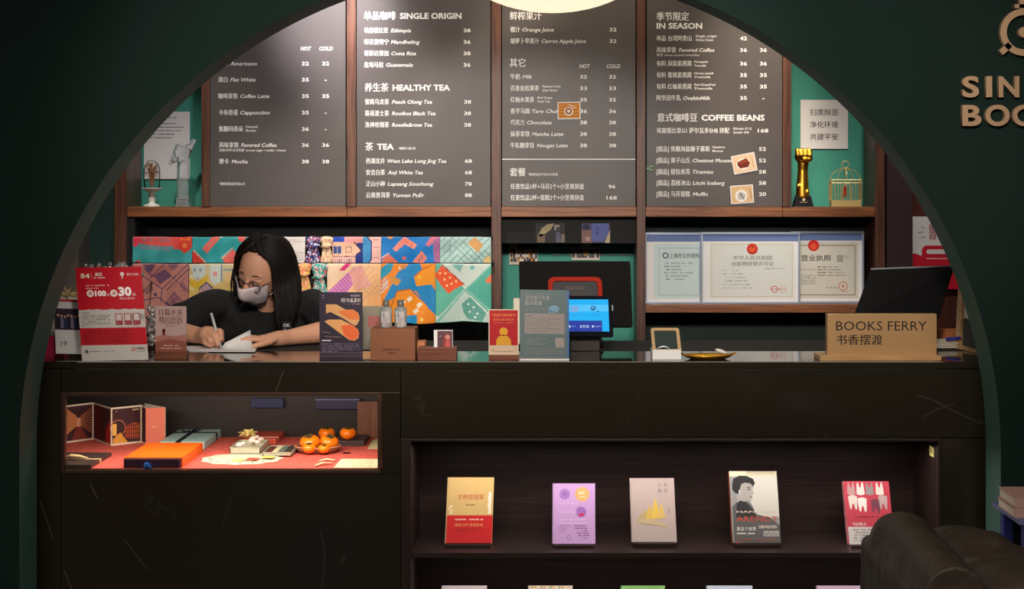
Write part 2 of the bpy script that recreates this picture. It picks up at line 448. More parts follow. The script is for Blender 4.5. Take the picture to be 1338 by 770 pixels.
# ------------------------------------------------------------------ the setting
YB, YA = 4.25, 4.11                    # back and front face of the arch wall
CX, CZ, CR = -0.1032, 0.821, 1.362
struct('floor', box(BM(), -3.3, 3.3, -3.2, 6.0, -.05, 0), M['floor'])
struct('ceiling', box(BM(), -3.3, 3.3, -3.2, 6.0, 3.0, 3.06), M['ceiling'])
struct('wall_back', box(BM(), -3.3, 3.3, 5.78, 5.86, 0, 3.0), M['teal'])
struct('wall_left', box(BM(), -3.36, -3.3, -3.2, 5.86, 0, 3.0), M['green_wall'])
struct('wall_right', box(BM(), 3.3, 3.36, -3.2, 5.86, 0, 3.0), M['green_wall'])
struct('wall_rear', box(BM(), -3.3, 3.3, -3.26, -3.2, 0, 3.0), mat('rear_wall_paint', (50, 46, 42), .8))
# arch wall
bm = BM(); WX, WZ = 3.3, 3.0
ang = sorted(set([PI*i/96 for i in range(97)] + [math.atan2(WZ-CZ, WX-CX), math.atan2(WZ-CZ, -WX-CX)]))
inner = [(CX+CR, 0)] + [(CX+CR*math.cos(a), CZ+CR*math.sin(a)) for a in ang] + [(CX-CR, 0)]
def outer(p):
    dx, dz = p[0]-CX, p[1]-CZ
    if p[1] <= CZ+1e-6: return (WX if dx > 0 else -WX, p[1])
    k = min(((WX-CX)/dx if dx > 0 else (-WX-CX)/dx) if abs(dx) > 1e-6 else 9e9, (WZ-CZ)/dz)
    return (CX+dx*k, CZ+dz*k)
O = [outer(p) for p in inner]
for Y in (YA, YB):
    vi = [bm.verts.new((x, Y, z)) for x, z in inner]; vo = [bm.verts.new((x, Y, z)) for x, z in O]
    for k in range(len(vi)-1): bm.faces.new((vi[k], vi[k+1], vo[k+1], vo[k]))
struct('wall_front', bm, M['green_wall'])
bm = BM()
A = [bm.verts.new((x, YA, z)) for x, z in inner]; B = [bm.verts.new((x, YB, z)) for x, z in inner]
for k in range(len(A)-1):
    bm.faces.new((A[k], A[k+1], B[k+1], B[k]))
o = struct('trim_1', bm, M['reveal']); o.data.polygons.foreach_set('use_smooth', [False]*len(o.data.polygons))
# unseen blue glowing panel added behind the camera for reflections
o = struct('added_rear_glow', box(BM(), -2.4, -1.2, -3.19, -3.17, 1.0, 2.2), mat('added_blue_glow', (70, 110, 190), .3, var=0, emit=.5))

# left and right of the bookcase
struct('trim_2', box(BM(), wx(62, 5.6), wx(106.5, 5.6), 5.56, 5.78, .0, wz(250, 5.6)), mat('grey_brown_panel', (98, 88, 84), .7))
struct('trim_3', box(BM(), wx(106.5, 5.7), wx(149, 5.7), 5.70, 5.78, .0, 2.6), mat('deep_teal_panel', (34, 62, 56), .7))
struct('trim_4', box(BM(), wx(1157, 5.6), wx(1190, 5.6), 5.58, 5.78, .0, 2.6), M['plum'])
struct('trim_5', box(BM(), wx(1190.5, 5.66), wx(1300, 5.66), 5.66, 5.78, .0, 2.6), wood('red_brown_panel', (70, 34, 28), (92, 46, 38), 'z'))

# ------------------------------------------------------------------ bookcase
YF = 5.55
bc = thing('bookcase', 'dark walnut wall bookcase holding the menu boards, scarves and certificates', 'bookcase', (0, 5.6, 0))
ZT = 2.75
zs0, zs1 = wz(283.5, YF), wz(270.5, YF)
for x0, x1, zb in ((149, 165.5, 0), (263, 274, zs1), (453, 465, zs1), (642, 655, 0), (832, 843.5, 0), (1023, 1034, zs1), (1144, 1156.5, 0)):
    part('upright', box(BM(), wx(x0, YF), wx(x1, YF), YF, 5.75, zb, ZT, .002), M['wood_z'], bc)
# shelf boards: one per bay, level with each other
for a, b in ((165.5, 453), (453, 642), (655, 832), (843.5, 1023), (1023, 1144)):
    part('shelf', box(BM(), wx(a, YF)+.0005, wx(b, YF)-.0005, YF+.004, 5.75, zs0, zs1, .002), M['wood_x'], bc)
part('shelf', box(BM(), wx(843.5, YF), wx(1144, YF), YF+.004, 5.75, wz(409, YF), wz(398.5, YF), .002), M['wood_x'], bc)
bd = part('back_board', box(BM(), wx(165.5, YF), wx(642, YF), 5.735, 5.745, 0, zs0), M['black_board'], bc)
part('back_board', box(BM(), wx(655, YF)-.01, wx(832, YF), 5.60, 5.61, wz(318, 5.6), zs0), M['black_board'], bc)
part('back_board', box(BM(), wx(843.5, YF), wx(1144, YF), 5.735, 5.745, 0, zs0), M['dark_teal'], bc)  # dark teal tone stands for the low shelf's shadow on the wall
part('back_board', box(BM(), wx(165.5, YF), wx(175, YF)+.0, 5.56, 5.74, 0, zs0), M['black_board'], bc)

# ------------------------------------------------------------------ menu boards
WH = (236, 234, 230)
BX = [(274.5, 451.5), (466, 641), (656, 830.5), (845, 1022)]
BL = ['black menu board with the americano to mocha coffee prices',
      'black menu board listing single origin coffees, healthy teas and teas',
      'black menu board with juices and set meals, crossed by a white line',
      'black menu board with in-season drinks, coffee beans and desserts']
boards = []
for (x0, x1), lb in zip(BX, BL):
    r = thing('menu_board', lb, 'menu board', P((x0+x1)/2, 270.3, 5.565), 'menu boards on the bookcase')
    part('board', box(BM(), wx(x0, 5.56), wx(x1, 5.56), 5.56, 5.572, zs1+.001, 2.72, .001), M['menu'], r)
    boards.append((r, flat_canvas(5.56)))
def row(cv, y, zh, zx, en, ex, prices, em=8.0):
    if zh: cv.text(zh, zx[0], y, em, WH, w=zx[1]-zx[0], bold=.022)
    if en: cv.text(en, ex[0], y, em*.86, WH, w=ex[1]-ex[0], bold=.012, italic=.22)
    for p, px in prices: cv.text(p, px, y, em*.84, WH, w=4.6*len(p) if p != '-' else 3, bold=.018, align='c')
def hdr(cv, y, zh, zx, en, ex):
    cv.text(zh, zx[0], y, 12.2, WH, w=zx[1]-zx[0], bold=.03)
    if en: cv.text(en, ex[0], y, 10.6, WH, w=ex[1]-ex[0], bold=.03)
def small(cv, x, y, w, *lines, em=4.2):
    for i, t in enumerate(lines):
        cv.text(t, x, y+(i-(len(lines)-1)/2)*5, em, WH, w=w if i == 0 else w*.85, italic=.2, bold=.01)
# board 1
r, cv = boards[0]
cv.text('HOT', 392.7, 63.3, 7, WH, w=14, italic=.2); cv.text('COLD', 417, 63.3, 7, WH, w=18, italic=.2)
H1, C1 = 399, 425.5
row(cv, 83, '美式', (285, 297.5), 'Americano', (300.7, 336), ((  '32', H1), ('32', C1)))
row(cv, 104, '澳白', (285, 297.5), 'Flat White', (301, 334), (('35', H1), ('-', C1)))
row(cv, 125.5, '咖啡拿铁', (285.5, 310.5), 'Coffee Latte', (314, 352), (('35', H1), ('35', C1)))
row(cv, 147, '卡布奇诺', (285.8, 310.8), 'Cappuccino', (314, 352.5), (('35', H1), ('-', C1)))
row(cv, 168.5, '焦糖玛奇朵', (286, 317.5), None, None, (('36', H1), ('-', C1)))
small(cv, 321, 168, 16, 'Caramel', 'Macchiato')
row(cv, 189.5, '风味拿铁', (286.3, 311.8), 'Favored Coffee', (315, 361.5), (('36', H1), ('36', C1)))
small(cv, 286.3, 196.3, 33, '黑糖/香草/法式奶酪', em=4); small(cv, 321.5, 196.3, 52, 'brown sugar / vanilla / cheese', em=4)
row(cv, 211, '摩卡', (286.5, 299), 'Mocha', (302.5, 323.5), (('38', H1), ('38', C1)))
small(cv, 286.5, 240.3, 34, '*咖啡类加浓加6元', em=4.4)
# board 2
r, cv = boards[1]
hdr(cv, 20.5, '单品咖啡', (475.5, 517), 'SINGLE ORIGIN', (522.5, 603))
for y, zh, zw, en, e0, e1, p in ((39.6, '埃塞俄比亚', 507, 'Ethiopia', 510.6, 537, '38'), (54.7, '印尼曼特宁', 508, 'Mandheling', 510.6, 548.5, '36'),
        (69.6, '哥斯达黎加', 507.7, 'Costa Rica', 511.4, 543.5, '38'), (84.6, '危地马拉', 501, 'Guatemala', 504.5, 539.5, '36')):
    row(cv, y, zh, (475.9, zw), en, (e0, e1), ((p, 610.3),))
hdr(cv, 114.3, '养生茶', (476.5, 507.5), 'HEALTHY TEA', (513, 588))
for y, zh, en, e1 in ((133, '蜜桃乌龙茶', 'Peach Olong Tea', 564.5), (148, '路易波士茶', 'Rooibos Black Tea', 569), (163, '洛神玫瑰茶', 'Roselle&rose Tea', 564.5)):
    row(cv, y, zh, (477, 508.3), en, (512, e1), (('38', 611),))
hdr(cv, 191.5, '茶', (477.5, 487.5), 'TEA', (492.7, 514.5)); small(cv, 520.5, 194, 22.5, '*需配小食1份', em=4)
for y, zh, z1, en, e0, e1, p in ((210.3, '西湖龙井', 502.6, 'West Lake Long Jing Tea', 506.3, 583, '68'), (225.3, '安吉白茶', 503, 'Anji White Tea', 506.6, 552.4, '68'),
        (240.2, '正山小种', 503, 'Lapsang Souchong', 506.6, 566.5, '78'), (255, '云南普洱茶', 509.7, 'Yunnan PuEr', 513.4, 554.5, '88')):
    row(cv, y, zh, (478.4, z1), en, (e0, e1), ((p, 612),))
# board 3
r, cv = boards[2]
hdr(cv, 20.7, '鲜榨果汁', (666.3, 707.5), None, None)
row(cv, 38.6, '橙汁', (667, 679.6), 'Orange Juice', (682.5, 723.6), (('32', 801),))
row(cv, 53.6, '胡萝卜苹果汁', (667, 704.3), 'Carrot Apple Juice', (707.5, 765.5), (('32', 801),))
hdr(cv, 82, '其它', (666, 686.5), None, None)
cv.text('HOT', 757, 86.3, 7, WH, w=14, italic=.2); cv.text('COLD', 792.6, 86.3, 7, WH, w=18, italic=.2)
H3, C3 = 762.5, 800.4
row(cv, 100.2, '牛奶', (667, 679.6), 'Milk', (682.5, 695.5), (('32', H3), ('32', C3)))
row(cv, 115.2, '百香金桔果茶', (667, 704.3), None, None, (('33', H3), ('33', C3))); small(cv, 708.6, 115.3, 24, 'Passion fruit', 'Quat Nectar')
row(cv, 130.2, '红柚水果茶', (667, 698), None, None, (('35', H3), ('35', C3))); small(cv, 702, 130, 19.5, 'Red Grape', 'Fruit Tea')
row(cv, 145.2, '香芋马蹄', (667, 692.3), 'Taro Chufa', (695.2, 732), (('36', H3), ('36', C3)))
row(cv, 160, '巧克力', (667, 685), 'Chocolate', (688.6, 720.6), (('38', H3), ('38', C3)))
row(cv, 175, '抹茶拿铁', (667, 692.3), 'Matcha Latte', (694.8, 736), (('38', H3), ('38', C3)))
row(cv, 190, '牛轧糖拿铁', (667, 698), 'Nougat Latte', (701.4, 742), (('38', H3), ('38', C3)))
cv.rect(656, 207.6, 830, 208.9, WH)
hdr(cv, 225, '套餐', (666.4, 686.8), None, None); small(cv, 690, 228, 39, '*套餐饮品不含功夫茶类', em=4)
row(cv, 243.7, '任意饮品1杯+马芬2个+小坚果拼盘', (667, 763), None, None, (('96', 799.5),))
row(cv, 258.3, '任意饮品2杯+蛋糕2个+小坚果拼盘', (667, 763), None, None, (('168', 799.3),))
# board 4
r, cv = boards[3]
cv.text('季节限定', 858, 21.5, 12.2, WH, w=42, bold=.03); cv.text('IN SEASON', 858, 33.5, 10.4, WH, w=59.5, bold=.03)
H4, C4 = 971.5, 997.5
row(cv, 50, '单品 台湾阿里山', (858, 903.5), None, None, (('42', H4),)); small(cv, 908.5, 49.5, 28, 'Single origin', 'Alishan,Taiwan')
row(cv, 65.2, '风味拿铁', (858, 883.4), 'Favored Coffee', (886.8, 933.4), (('36', H4), ('36', C4))); small(cv, 858, 71.8, 56, '桂花 Sweet scented osmanthus', em=4)
row(cv, 83, '有料 凤梨素燕窝', (858, 903.5), None, None, (('36', H4), ('36', C4))); small(cv, 907, 83, 18, 'Pineapple', 'Tremella')
row(cv, 98, '有料 蜜桃素燕窝', (858, 903.5), None, None, (('35', H4), ('35', C4))); small(cv, 907, 98, 25, 'Honey peach', 'Tremella')
row(cv, 113, '有料 红柚素燕窝', (858, 903.5), None, None, (('35', H4), ('35', C4))); small(cv, 907, 113, 28, 'Red Grapefruit', 'Tremella')
row(cv, 128, '阿华田牛乳', (858, 889.6), 'OvaltinMilk', (892.6, 928.3), (('35', H4), ('-', C4)))
hdr(cv, 153.6, '意式咖啡豆', (859, 911), 'COFFEE BEANS', (916.5, 999))
row(cv, 170.6, '埃塞俄比亚G1 萨尔瓦多SHB 拼配', (858, 952.8), None, None, (('168', 997),)); small(cv, 958, 170.4, 24, 'Ethiopia G1 &', 'Salvador SHB')
row(cv, 194.6, '[甜品] 焦糖海盐榛子慕斯', (858, 927.4), None, None, (('52', 996.3),)); small(cv, 930.5, 194.6, 17, 'Hazelnut', 'Mousse')
row(cv, 209.6, '[甜品] 栗子山丘', (858, 901.6), 'Chestnut Mousse', (905, 957), (('52', 996.3),))
row(cv, 224.4, '[甜品] 提拉米苏', (858, 901.6), 'Tiramisu', (905, 932), (('58', 996.3),))
row(cv, 239, '[甜品] 荔枝冰山', (858, 901.6), 'Litchi Iceberg', (905, 947), (('58', 996.3),))
row(cv, 253.6, '[甜品] 马芬蛋糕', (858, 901.6), 'Muffin', (905, 925), (('20', 996.3),))
for r, cv in boards: cv.build('lettering', r)

# photographs stuck on the boards
YP = 5.556
def stuck_photo(label, c, w, h, rot, bg, draw):
    cx, cy = c; a = math.radians(rot)
    r = Vector((math.cos(a), 0, -math.sin(a)))*(YP/F); d = Vector((-math.sin(a), 0, -math.cos(a)))*(YP/F)
    o0 = P(cx, cy, YP) - r*(w/2) - d*(h/2); n = Vector((0, -1, 0))
    root = thing('dessert_photo', label, 'photo', P(cx, cy, YP), 'dessert photos stuck on the menu boards')
    part('photo_paper', slab(BM(), o0, o0+r*w, o0+d*h, n, .001), M['white'], root)
    cv = Canvas(o0, r, d, n); cv.rect(1.2, 1.2, w-1.2, h-1.2, bg); cv.up(); draw(cv.up()); cv.build('photo_print', root)
def d1(cv):
    for i in range(5): cv.rect(1.5, 2+i*4, 28.5, 3.1+i*4, (150, 88, 26))
    cv.up().circ(14.5, 12.5, 6, (226, 206, 186)); cv.up().circ(14.5, 12, 4.2, (120, 70, 40)); cv.up().circ(14.5, 12, 2.2, (236, 214, 196)); cv.line(14, 3, 24, 8, .8, (230, 226, 220))
def d2(cv):
    cv.circ(14, 13, 9, (238, 232, 222), 7); cv.up().poly([(7, 9), (19, 6), (23, 13), (20, 18), (9, 18), (6, 13)], (110, 36, 20)); cv.up().poly([(8, 10), (18, 7), (20, 11), (10, 12)], (150, 60, 34))
    cv.line(26, 6, 27, 19, 1, (180, 150, 120))
def d3(cv):
    cv.circ(14, 14, 8, (226, 222, 214)); cv.up().poly([(9, 12), (14, 8), (20, 13), (18, 19), (10, 19)], (176, 172, 168)); cv.line(12, 10, 17, 18, 1, (236, 236, 236)); cv.line(26, 5, 27, 18, 1, (150, 120, 90))
stuck_photo('small photo of a cup on an orange table, stuck over the taro drink', (743.5, 144.5), 30, 22.5, -1, (206, 134, 46), d1)
stuck_photo('tilted small photo of a dark red dessert beside the chestnut mousse', (972.5, 213.5), 31, 24.5, -11, (222, 190, 156), d2)
stuck_photo('small photo of a pale muffin at the foot of the dessert list', (969.5, 254), 30, 24, -4, (206, 172, 128), d3)
bm = BM()
for dx, dy in ((-2.4, 0), (1.5, -2.6), (2, 2.2)): prim(bm, 'cyl', TS(P(849+dx, 220+dy, 5.557), (.0085, .0085, .002)) @ Matrix.Rotation(PI/2, 4, 'X'), n=14)
solo('clover_sticker', bm, mat('green_sticker', (140, 190, 140), .6), 'small green clover sticker on the edge of the dessert menu board', 'sticker')

# ------------------------------------------------------------------ logo on the arch wall
YL = YA - .02
def raised(name, t, x, yb, em, w, bold, parent, m, Y=YL, dep=.018):
    c = bpy.data.curves.new('t', 'FONT'); c.body = t; c.size = 1; c.resolution_u = 6; c.offset = bold; c.extrude = dep/2
    ob = bpy.data.objects.new('t', c); me = bpy.data.meshes.new_from_object(ob); bpy.data.objects.remove(ob)
    V = np.array([v.co[:] for v in me.vertices]); x0, x1 = V[:, 0].min(), V[:, 0].max(); s = Y/F
    for v in me.vertices:
        u = x + (v.co.x-x0)/(x1-x0)*w; q = P(u, yb, Y); v.co = Vector((q.x, Y+dep/2 - v.co.z, q.z + v.co.y*em*s))
    me.materials.clear(); o = link_mesh(name, me, parent, m); return o
lg = thing('shop_sign', 'bronze raised shop lettering and ring emblem on the dark green wall', 'sign', P(1330, 163, YA))
for ch, x, w_ in (('S', 1257.5, 22), ('I', 1288.5, 8), ('N', 1305, 27)): raised('letter', ch, x, 126, 37, w_, .03, lg, M['bronze'])
for ch, x, w_ in (('B', 1257.5, 25), ('O', 1287.5, 32), ('O', 1323, 32)): raised('letter', ch, x, 163.5, 37, w_, .03, lg, M['bronze'])
s = YL/F; c0 = P(1338, 42, YL)
bm = BM()
for i in range(40):
    a0, a1 = 2*PI*i/40, 2*PI*(i+1)/40
    q = [(math.cos(a0)*31*s, math.sin(a0)*31*s), (math.cos(a1)*31*s, math.sin(a1)*31*s), (math.cos(a1)*22.5*s, math.sin(a1)*22.5*s), (math.cos(a0)*22.5*s, math.sin(a0)*22.5*s)]
    prism(bm, [(c0.x+a, c0.z+b) for a, b in q], YL, YA)
bmesh.ops.remove_doubles(bm, verts=bm.verts[:], dist=1e-5)
part('ring', bm, M['bronze'], lg)
part('dot', prim(BM(), 'cyl', Matrix.Translation(c0+Vector((0, .01, 0))) @ Matrix.Rotation(PI/2, 4, 'X') @ Matrix.Diagonal((7*s, 7*s, .02, 1))), M['bronze'], lg)
def bar(x0, y0, x1, y1, w_):
    a, b = P(x0, y0, YL), P(x1, y1, YL); d = (b-a).normalized(); n = Vector((-d.z, 0, d.x))*(w_*s/2)
    return prism(BM(), [((a+n).x, (a+n).z), ((b+n).x, (b+n).z), ((b-n).x, (b-n).z), ((a-n).x, (a-n).z)], YL, YA)
part('leg', bar(1308, 69, 1320, 58, 8), M['bronze'], lg)
part('leg', bar(1368, 69, 1356, 58, 8), M['bronze'], lg)
part('stem', bar(1338, -14, 1338, 11, 12), M['bronze'], lg)
part('stem', bar(1326, 8, 1350, 8, 5), M['bronze'], lg)

# ------------------------------------------------------------------ pendant lamp
pl = thing('pendant_lamp', 'large round glowing cream pendant lamp hanging before the juice menu', 'lamp', P(722, 15.5, 4.95))
def lampmat():
    m = bpy.data.materials.new('opal_lamp'); m.use_nodes = True; nt = m.node_tree; b = nt.nodes['Principled BSDF']
    b.inputs['Base Color'].default_value = (*lin((240, 226, 200)), 1); b.inputs['Emission Color'].default_value = (1, .80, .56, 1); b.inputs['Emission Strength'].default_value = 1.15
    return m
part('shade', prim(BM(), 'sphere', TS(P(722, -66, 4.95), (.345, .345, 81.5*4.95/F)), u=48, v=32), lampmat(), pl, smooth=True)
part('cord', tube(BM(), [P(722, -140, 4.95), Vector((wx(722, 4.95), 4.95, 2.99))], .004, 6), M['black'], pl)
part('canopy', prim(BM(), 'cyl', TS((wx(722, 4.95), 4.95, 2.985), (.06, .06, .03))), M['black'], pl)
# ------------------------------------------------------------------ counter
YC = 4.30; ZTOP = wz(472.3, YC)         # front plane and top surface of the counter
YK = 4.90
def W(x0, x1, y0, y1, Y): return wx(x0, Y), wx(x1, Y), wz(y1, Y), wz(y0, Y)
ct = thing('service_counter', 'long black marble service counter with a glazed display case and book niches', 'counter', (0, 4.6, 0))
XL, XR = -1.75, 1.50
part('countertop', box(BM(), XL, XR, YC-.006, 4.572, ZTOP-.02, ZTOP, .002), M['marble_top'], ct)
part('rear_worktop', box(BM(), XL, XR, 4.5725, YK, ZTOP-.02, ZTOP, .001), mat('matte_black_worktop', (20, 18, 17), .8), ct)
zt = ZTOP-.02
cx0, cx1, cz0, cz1 = W(84.5, 493.5, 517.5, 614.5, YC)    # display case opening
nx0, nx1, nz0, nz1 = W(537, 1225.5, 577, 900, YC)        # niche opening
xs_ = wx(523, YC)
def panel(a, b, c, d): part('front_panel', box(BM(), a, b, YC, YC+.022, c, d, .0015), M['marble'], ct)
panel(XL, cx0-.012, 0, zt-.001); panel(cx0-.0105, xs_, 0, cz0-.012); panel(cx0-.0105, xs_, cz1+.012, zt-.001)
panel(cx1+.012, xs_, cz0-.0105, cz1+.0105)
panel(xs_+.0015, XR, wz(572, YC), zt-.001)
# niche surround
part('niche_frame', box(BM(), xs_+.0015, nx0, YC-.004, YC+.03, 0, wz(573, YC), .0015), M['wood_dark_z'], ct)
part('niche_frame', box(BM(), nx0+.0005, nx1-.0005, YC-.004, YC+.03, nz1, wz(573, YC), .0015), M['wood_dark'], ct)
panel(nx1+.012, XR, 0, wz(573, YC)); part('niche_frame', box(BM(), nx1, nx1+.011, YC-.004, YC+.03, 0, wz(573, YC), .001), M['wood_dark_z'], ct)
YN = 4.585
part('niche_side', box(BM(), nx0-.012, nx0, YC+.031, YN, 0, nz1), M['wood_dark_z'], ct)
part('niche_side', box(BM(), nx1, nx1+.012, YC+.031, YN, 0, nz1), M['wood_dark_z'], ct)
part('niche_back', box(BM(), nx0-.012, nx1+.012, YN, YN+.01, 0, nz1), M['wood_dark'], ct)
part('niche_ceiling', box(BM(), nx0, nx1, YC+.031, YN, nz1+.001, nz1+.012), M['wood_dark'], ct)
ZS1 = wz(722.5, YC); ZS2 = ZS1 - .335
part('niche_shelf', box(BM(), nx0+.001, nx1-.001, YC+.002, YN-.001, ZS1-.016, ZS1, .001), M['wood_dark'], ct)
part('niche_shelf', box(BM(), nx0+.001, nx1-.001, YC+.002, YN-.001, ZS2-.016, ZS2, .001), M['wood_dark'], ct)
strip = mat('led_strip', (255, 226, 200), .5, var=0, emit=.6)
for zz in (nz1, ZS1-.016):
    part('led_strip', box(BM(), nx0+.03, nx1-.03, YC+.036, YC+.044, zz-.0012, zz-.0001), strip, ct)
tg = thing('shelf_tag', 'small yellow tag stuck at the top right end of the book niche', 'label', P(1221, 600, YC+.035))
part('tag_card', box(BM(), nx1-.0026, nx1-.0006, YC+.04, YC+.085, wz(601.5, YC), wz(588.5, YC)), mat('yellow_tag', (212, 204, 130), .6), tg)
part('tag_mark', box(BM(), nx1-.0032, nx1-.0024, YC+.05, YC+.075, wz(598, YC), wz(592, YC)), mat('tag_ink', (150, 136, 60), .6), tg)
# display case: frame, glass, inner box
fm = mat('bronze_case_frame', (92, 70, 56), .35, metal=.6)
ZD = wz(612.5, 4.32)
for a, b, c, d in ((cx0-.010, cx1+.010, cz1, cz1+.010), (cx0-.010, cx1+.010, cz0-.010, cz0), (cx0-.010, cx0, cz0, cz1), (cx1, cx1+.010, cz0, cz1)):
    part('case_frame', box(BM(), a, b, YC-.003, YC+.02, c, d, .001), fm, ct)
part('case_glass', box(BM(), cx0, cx1, YC+.008, YC+.012, cz0, cz1), M['glass'], ct)
dk = mat('case_lining', (30, 22, 20), .5)
part('case_floor', box(BM(), cx0-.22, cx1+.03, YC+.023, YK-.02, ZD-.012, ZD-.003), dk, ct)
part('case_ceiling', box(BM(), cx0-.22, cx1+.03, YC+.023, YK-.02, .985, .992), dk, ct)
part('case_back', box(BM(), cx0-.22, cx1+.03, YK-.02, YK-.012, ZD-.012, .992), dk, ct)
part('case_side', box(BM(), cx0-.22, cx0-.212, YC+.023, YK-.02, ZD-.003, .985), dk, ct)
part('case_side', box(BM(), cx1+.022, cx1+.03, YC+.023, YK-.02, ZD-.003, .985), wood('case_side_wood', (84, 50, 34), (104, 64, 44), 'z'), ct)
part('back_panel', box(BM(), XL, XR, YK-.011, YK, .1, zt-.001), M['black'], ct)
# chalky veins that show as single strokes on the polished stone
cv = flat_canvas(YC, .0001)
def vein(pts, wd, c=(74, 68, 58)):
    for (a, b), (a2, b2) in zip(pts, pts[1:]): cv.line(a, b, a2, b2, wd, c)
vein([(371, 484), (366, 496), (360, 512)], .9); vein([(52, 655), (60, 676), (69, 703)], 1.3); vein([(118, 632), (124, 645), (128, 652)], 1, (90, 84, 74))
vein([(84, 746), (90, 760), (94, 772)], 1.4); vein([(161, 705), (176, 722), (192, 745)], .8); vein([(304, 640), (298, 664), (289, 695)], .6, (58, 54, 48))
vein([(418, 695), (424, 712), (424, 745), (420, 772)], .9, (62, 58, 52)); vein([(446, 729), (451, 731), (446, 736)], 1.2)
vein([(1199, 517), (1215, 521), (1238, 533), (1284, 555)], .8); vein([(1205, 545), (1222, 536), (1246, 528)], .8)
cv.build('marble_veins', ct)

# ------------------------------------------------------------------ display case contents
def onD(px, py):                       # a point on the case floor seen at px,py
    Y = (ZC-ZD)*F/(py-YV); return Vector((wx(px, Y), Y, ZD))
clothm = mat('coral_red_cloth', (200, 88, 76), .8, var=.55, scale=55, bump=.1)
solo('table_cloth', box(BM(), cx0-.20, cx1+.02, YC+.025, YK-.025, ZD-.0028, ZD, .001), clothm, 'coral red patterned cloth lining the display case floor', 'cloth')
# accordion folder
af = thing('photo_folder', 'white-edged accordion folder with bookshop photographs standing at left in the case', 'folder', onD(130, 580))
pv = [onD(84, 579.8), onD(122, 574.5), onD(145, 583), onD(185, 578.5), onD(190.5, 581.5)]
HT = .121
for i in range(4):
    a, b = pv[i], pv[i+1]; up = Vector((0, 0, HT)); r_, n_ = (b-a), (b-a).cross(up).normalized()
    if n_.y > 0: n_ = -n_
    leaf = part('folder_leaf', slab(BM(), a+up, b+up, a, n_, .0015), M['offwhite'], af)
    wdt = (b-a).length/HT*60
    c = Canvas(a+up, r_/wdt, -up/60, n_); c.rect(2, 2.5, wdt-2 if i < 3 else wdt, 57, (58, 28, 34)); c.up()
    if i == 0:
        for k in range(9):
            y = 8+k*5; c.poly([(2, y-4), (wdt*.42, 26+(y-26)*.35-1), (wdt*.42, 26+(y-26)*.35+1), (2, y)], (186, 118, 76))
            c.poly([(wdt-2, y-1), (wdt*.55, 27+(y-27)*.35-1), (wdt*.55, 27+(y-27)*.35+1), (wdt-2, y+1)], (150, 86, 60))
        c.up().rect(wdt*.42, 22, wdt*.55, 36, (206, 150, 120)); c.poly([(wdt*.42, 36), (wdt*.55, 36), (wdt*.8, 57), (wdt*.25, 57)], (120, 48, 42))
    elif i == 1:
        c.rect(2.5, 2.5, wdt*.5, 57, (84, 24, 34)); c.up().poly([(wdt-2, 20), (wdt*.82, 28), (wdt*.72, 40), (wdt*.72, 57), (wdt-2, 57)], (170, 36, 40)); c.poly([(wdt*.5, 44), (wdt*.66, 50), (wdt*.66, 57), (wdt*.45, 57)], (60, 40, 44))
    elif i == 2:
        c.ring(wdt*.22, 33, 13, 1.2, (190, 110, 80)); c.up().rect(2.5, 26, wdt*.18, 44, (232, 180, 90)); c.poly([(3, 50), (wdt*.3, 40), (wdt*.55, 57), (3, 57)], (214, 150, 60))
        for k in range(7): c.rect(wdt*(.46+k*.07), 26+abs(k-4)*1.2, wdt*(.46+k*.07)+2.2, 50+k*.6, (176+8*(k % 2), 70+k*4, 46))
        c.up()
        for k in range(4): c.line(wdt*.44, 31+k*6, wdt*.93, 30+k*7, 1, (70, 26, 26))
        c.greek(wdt*.7, wdt*.9, 6, 2.4, (220, 190, 170)); c.rect(wdt*.16, 5.5, wdt*.2, 6.6, (220, 190, 170))
    else:
        c.text('书', 1.5, 30, 5, (210, 190, 180)); c.text('香', 1.5, 37, 5, (210, 190, 180))
    c.build('photo_print', leaf)
# coral folded card
fc = thing('folded_card', 'plain coral folded card standing beside the accordion folder', 'card', onD(203, 581))
coral = mat('coral_card', (204, 112, 92), .7, var=.04)
a, b, c_ = onD(190.3, 581.8), onD(215.5, 581.0), onD(189, 574.5)
up = Vector((0, 0, .118)); upb = Vector((0, 0, .127))
n_ = (b-a).cross(up).normalized(); n_ = -n_ if n_.y > 0 else n_
part('front_leaf', slab(BM(), a+up, b+up, a, n_, .0012), coral, fc)
cc = Canvas(a+up, (b-a)/25, -up/55, n_); cc.greek(8, 14, 28, 1.8, (236, 190, 160)); cc.build('lettering', fc)
n_ = (b-c_).cross(up).normalized(); n_ = -n_ if n_.y > 0 else n_
part('back_leaf', slab(BM(), c_+up, b+up+Vector((0, .004, 0)), c_, n_, .0012), M['offwhite'], fc)

def dbox(x0, x1, yf, yb, top_f):
    """box resting on the case floor: px x-range at its front, py of the front bottom edge, py of the back bottom edge, py of top front"""
    Yf, Yb = (ZC-ZD)*F/(yf-YV), (ZC-ZD)*F/(yb-YV)
    return wx(x0, Yf), wx(x1, Yf), Yf, Yb, ZC-(top_f-YV)*Yf/F
orange = mat('orange_card', (226, 98, 10), .5, var=.05)
ob = thing('drawer_gift_box', 'orange sliding gift box with a dark purple drawer and blue pull', 'box', onD(200, 611))
x0, x1, Yf, Yb, zt_ = dbox(160.5, 237, 611.8, 590.5, 599)
part('sleeve', box(BM(), x0, x1, Yf+.012, Yb, ZD, zt_, .0012), orange, ob)
dr = part('drawer', box(BM(), x0+.003, x1-.003, Yf-.002, Yf+.0115, ZD+.0005, zt_-.003, .001), mat('dark_purple_card', (54, 26, 44), .5), ob)
part('drawer_rim', box(BM(), x1-.0065, x1-.0045, Yf-.004, Yf-.0022, ZD+.001, zt_-.003), mat('violet_trim', (120, 44, 96), .5), dr)
bm = BM(); p = P(190, 606, Yf-.012)
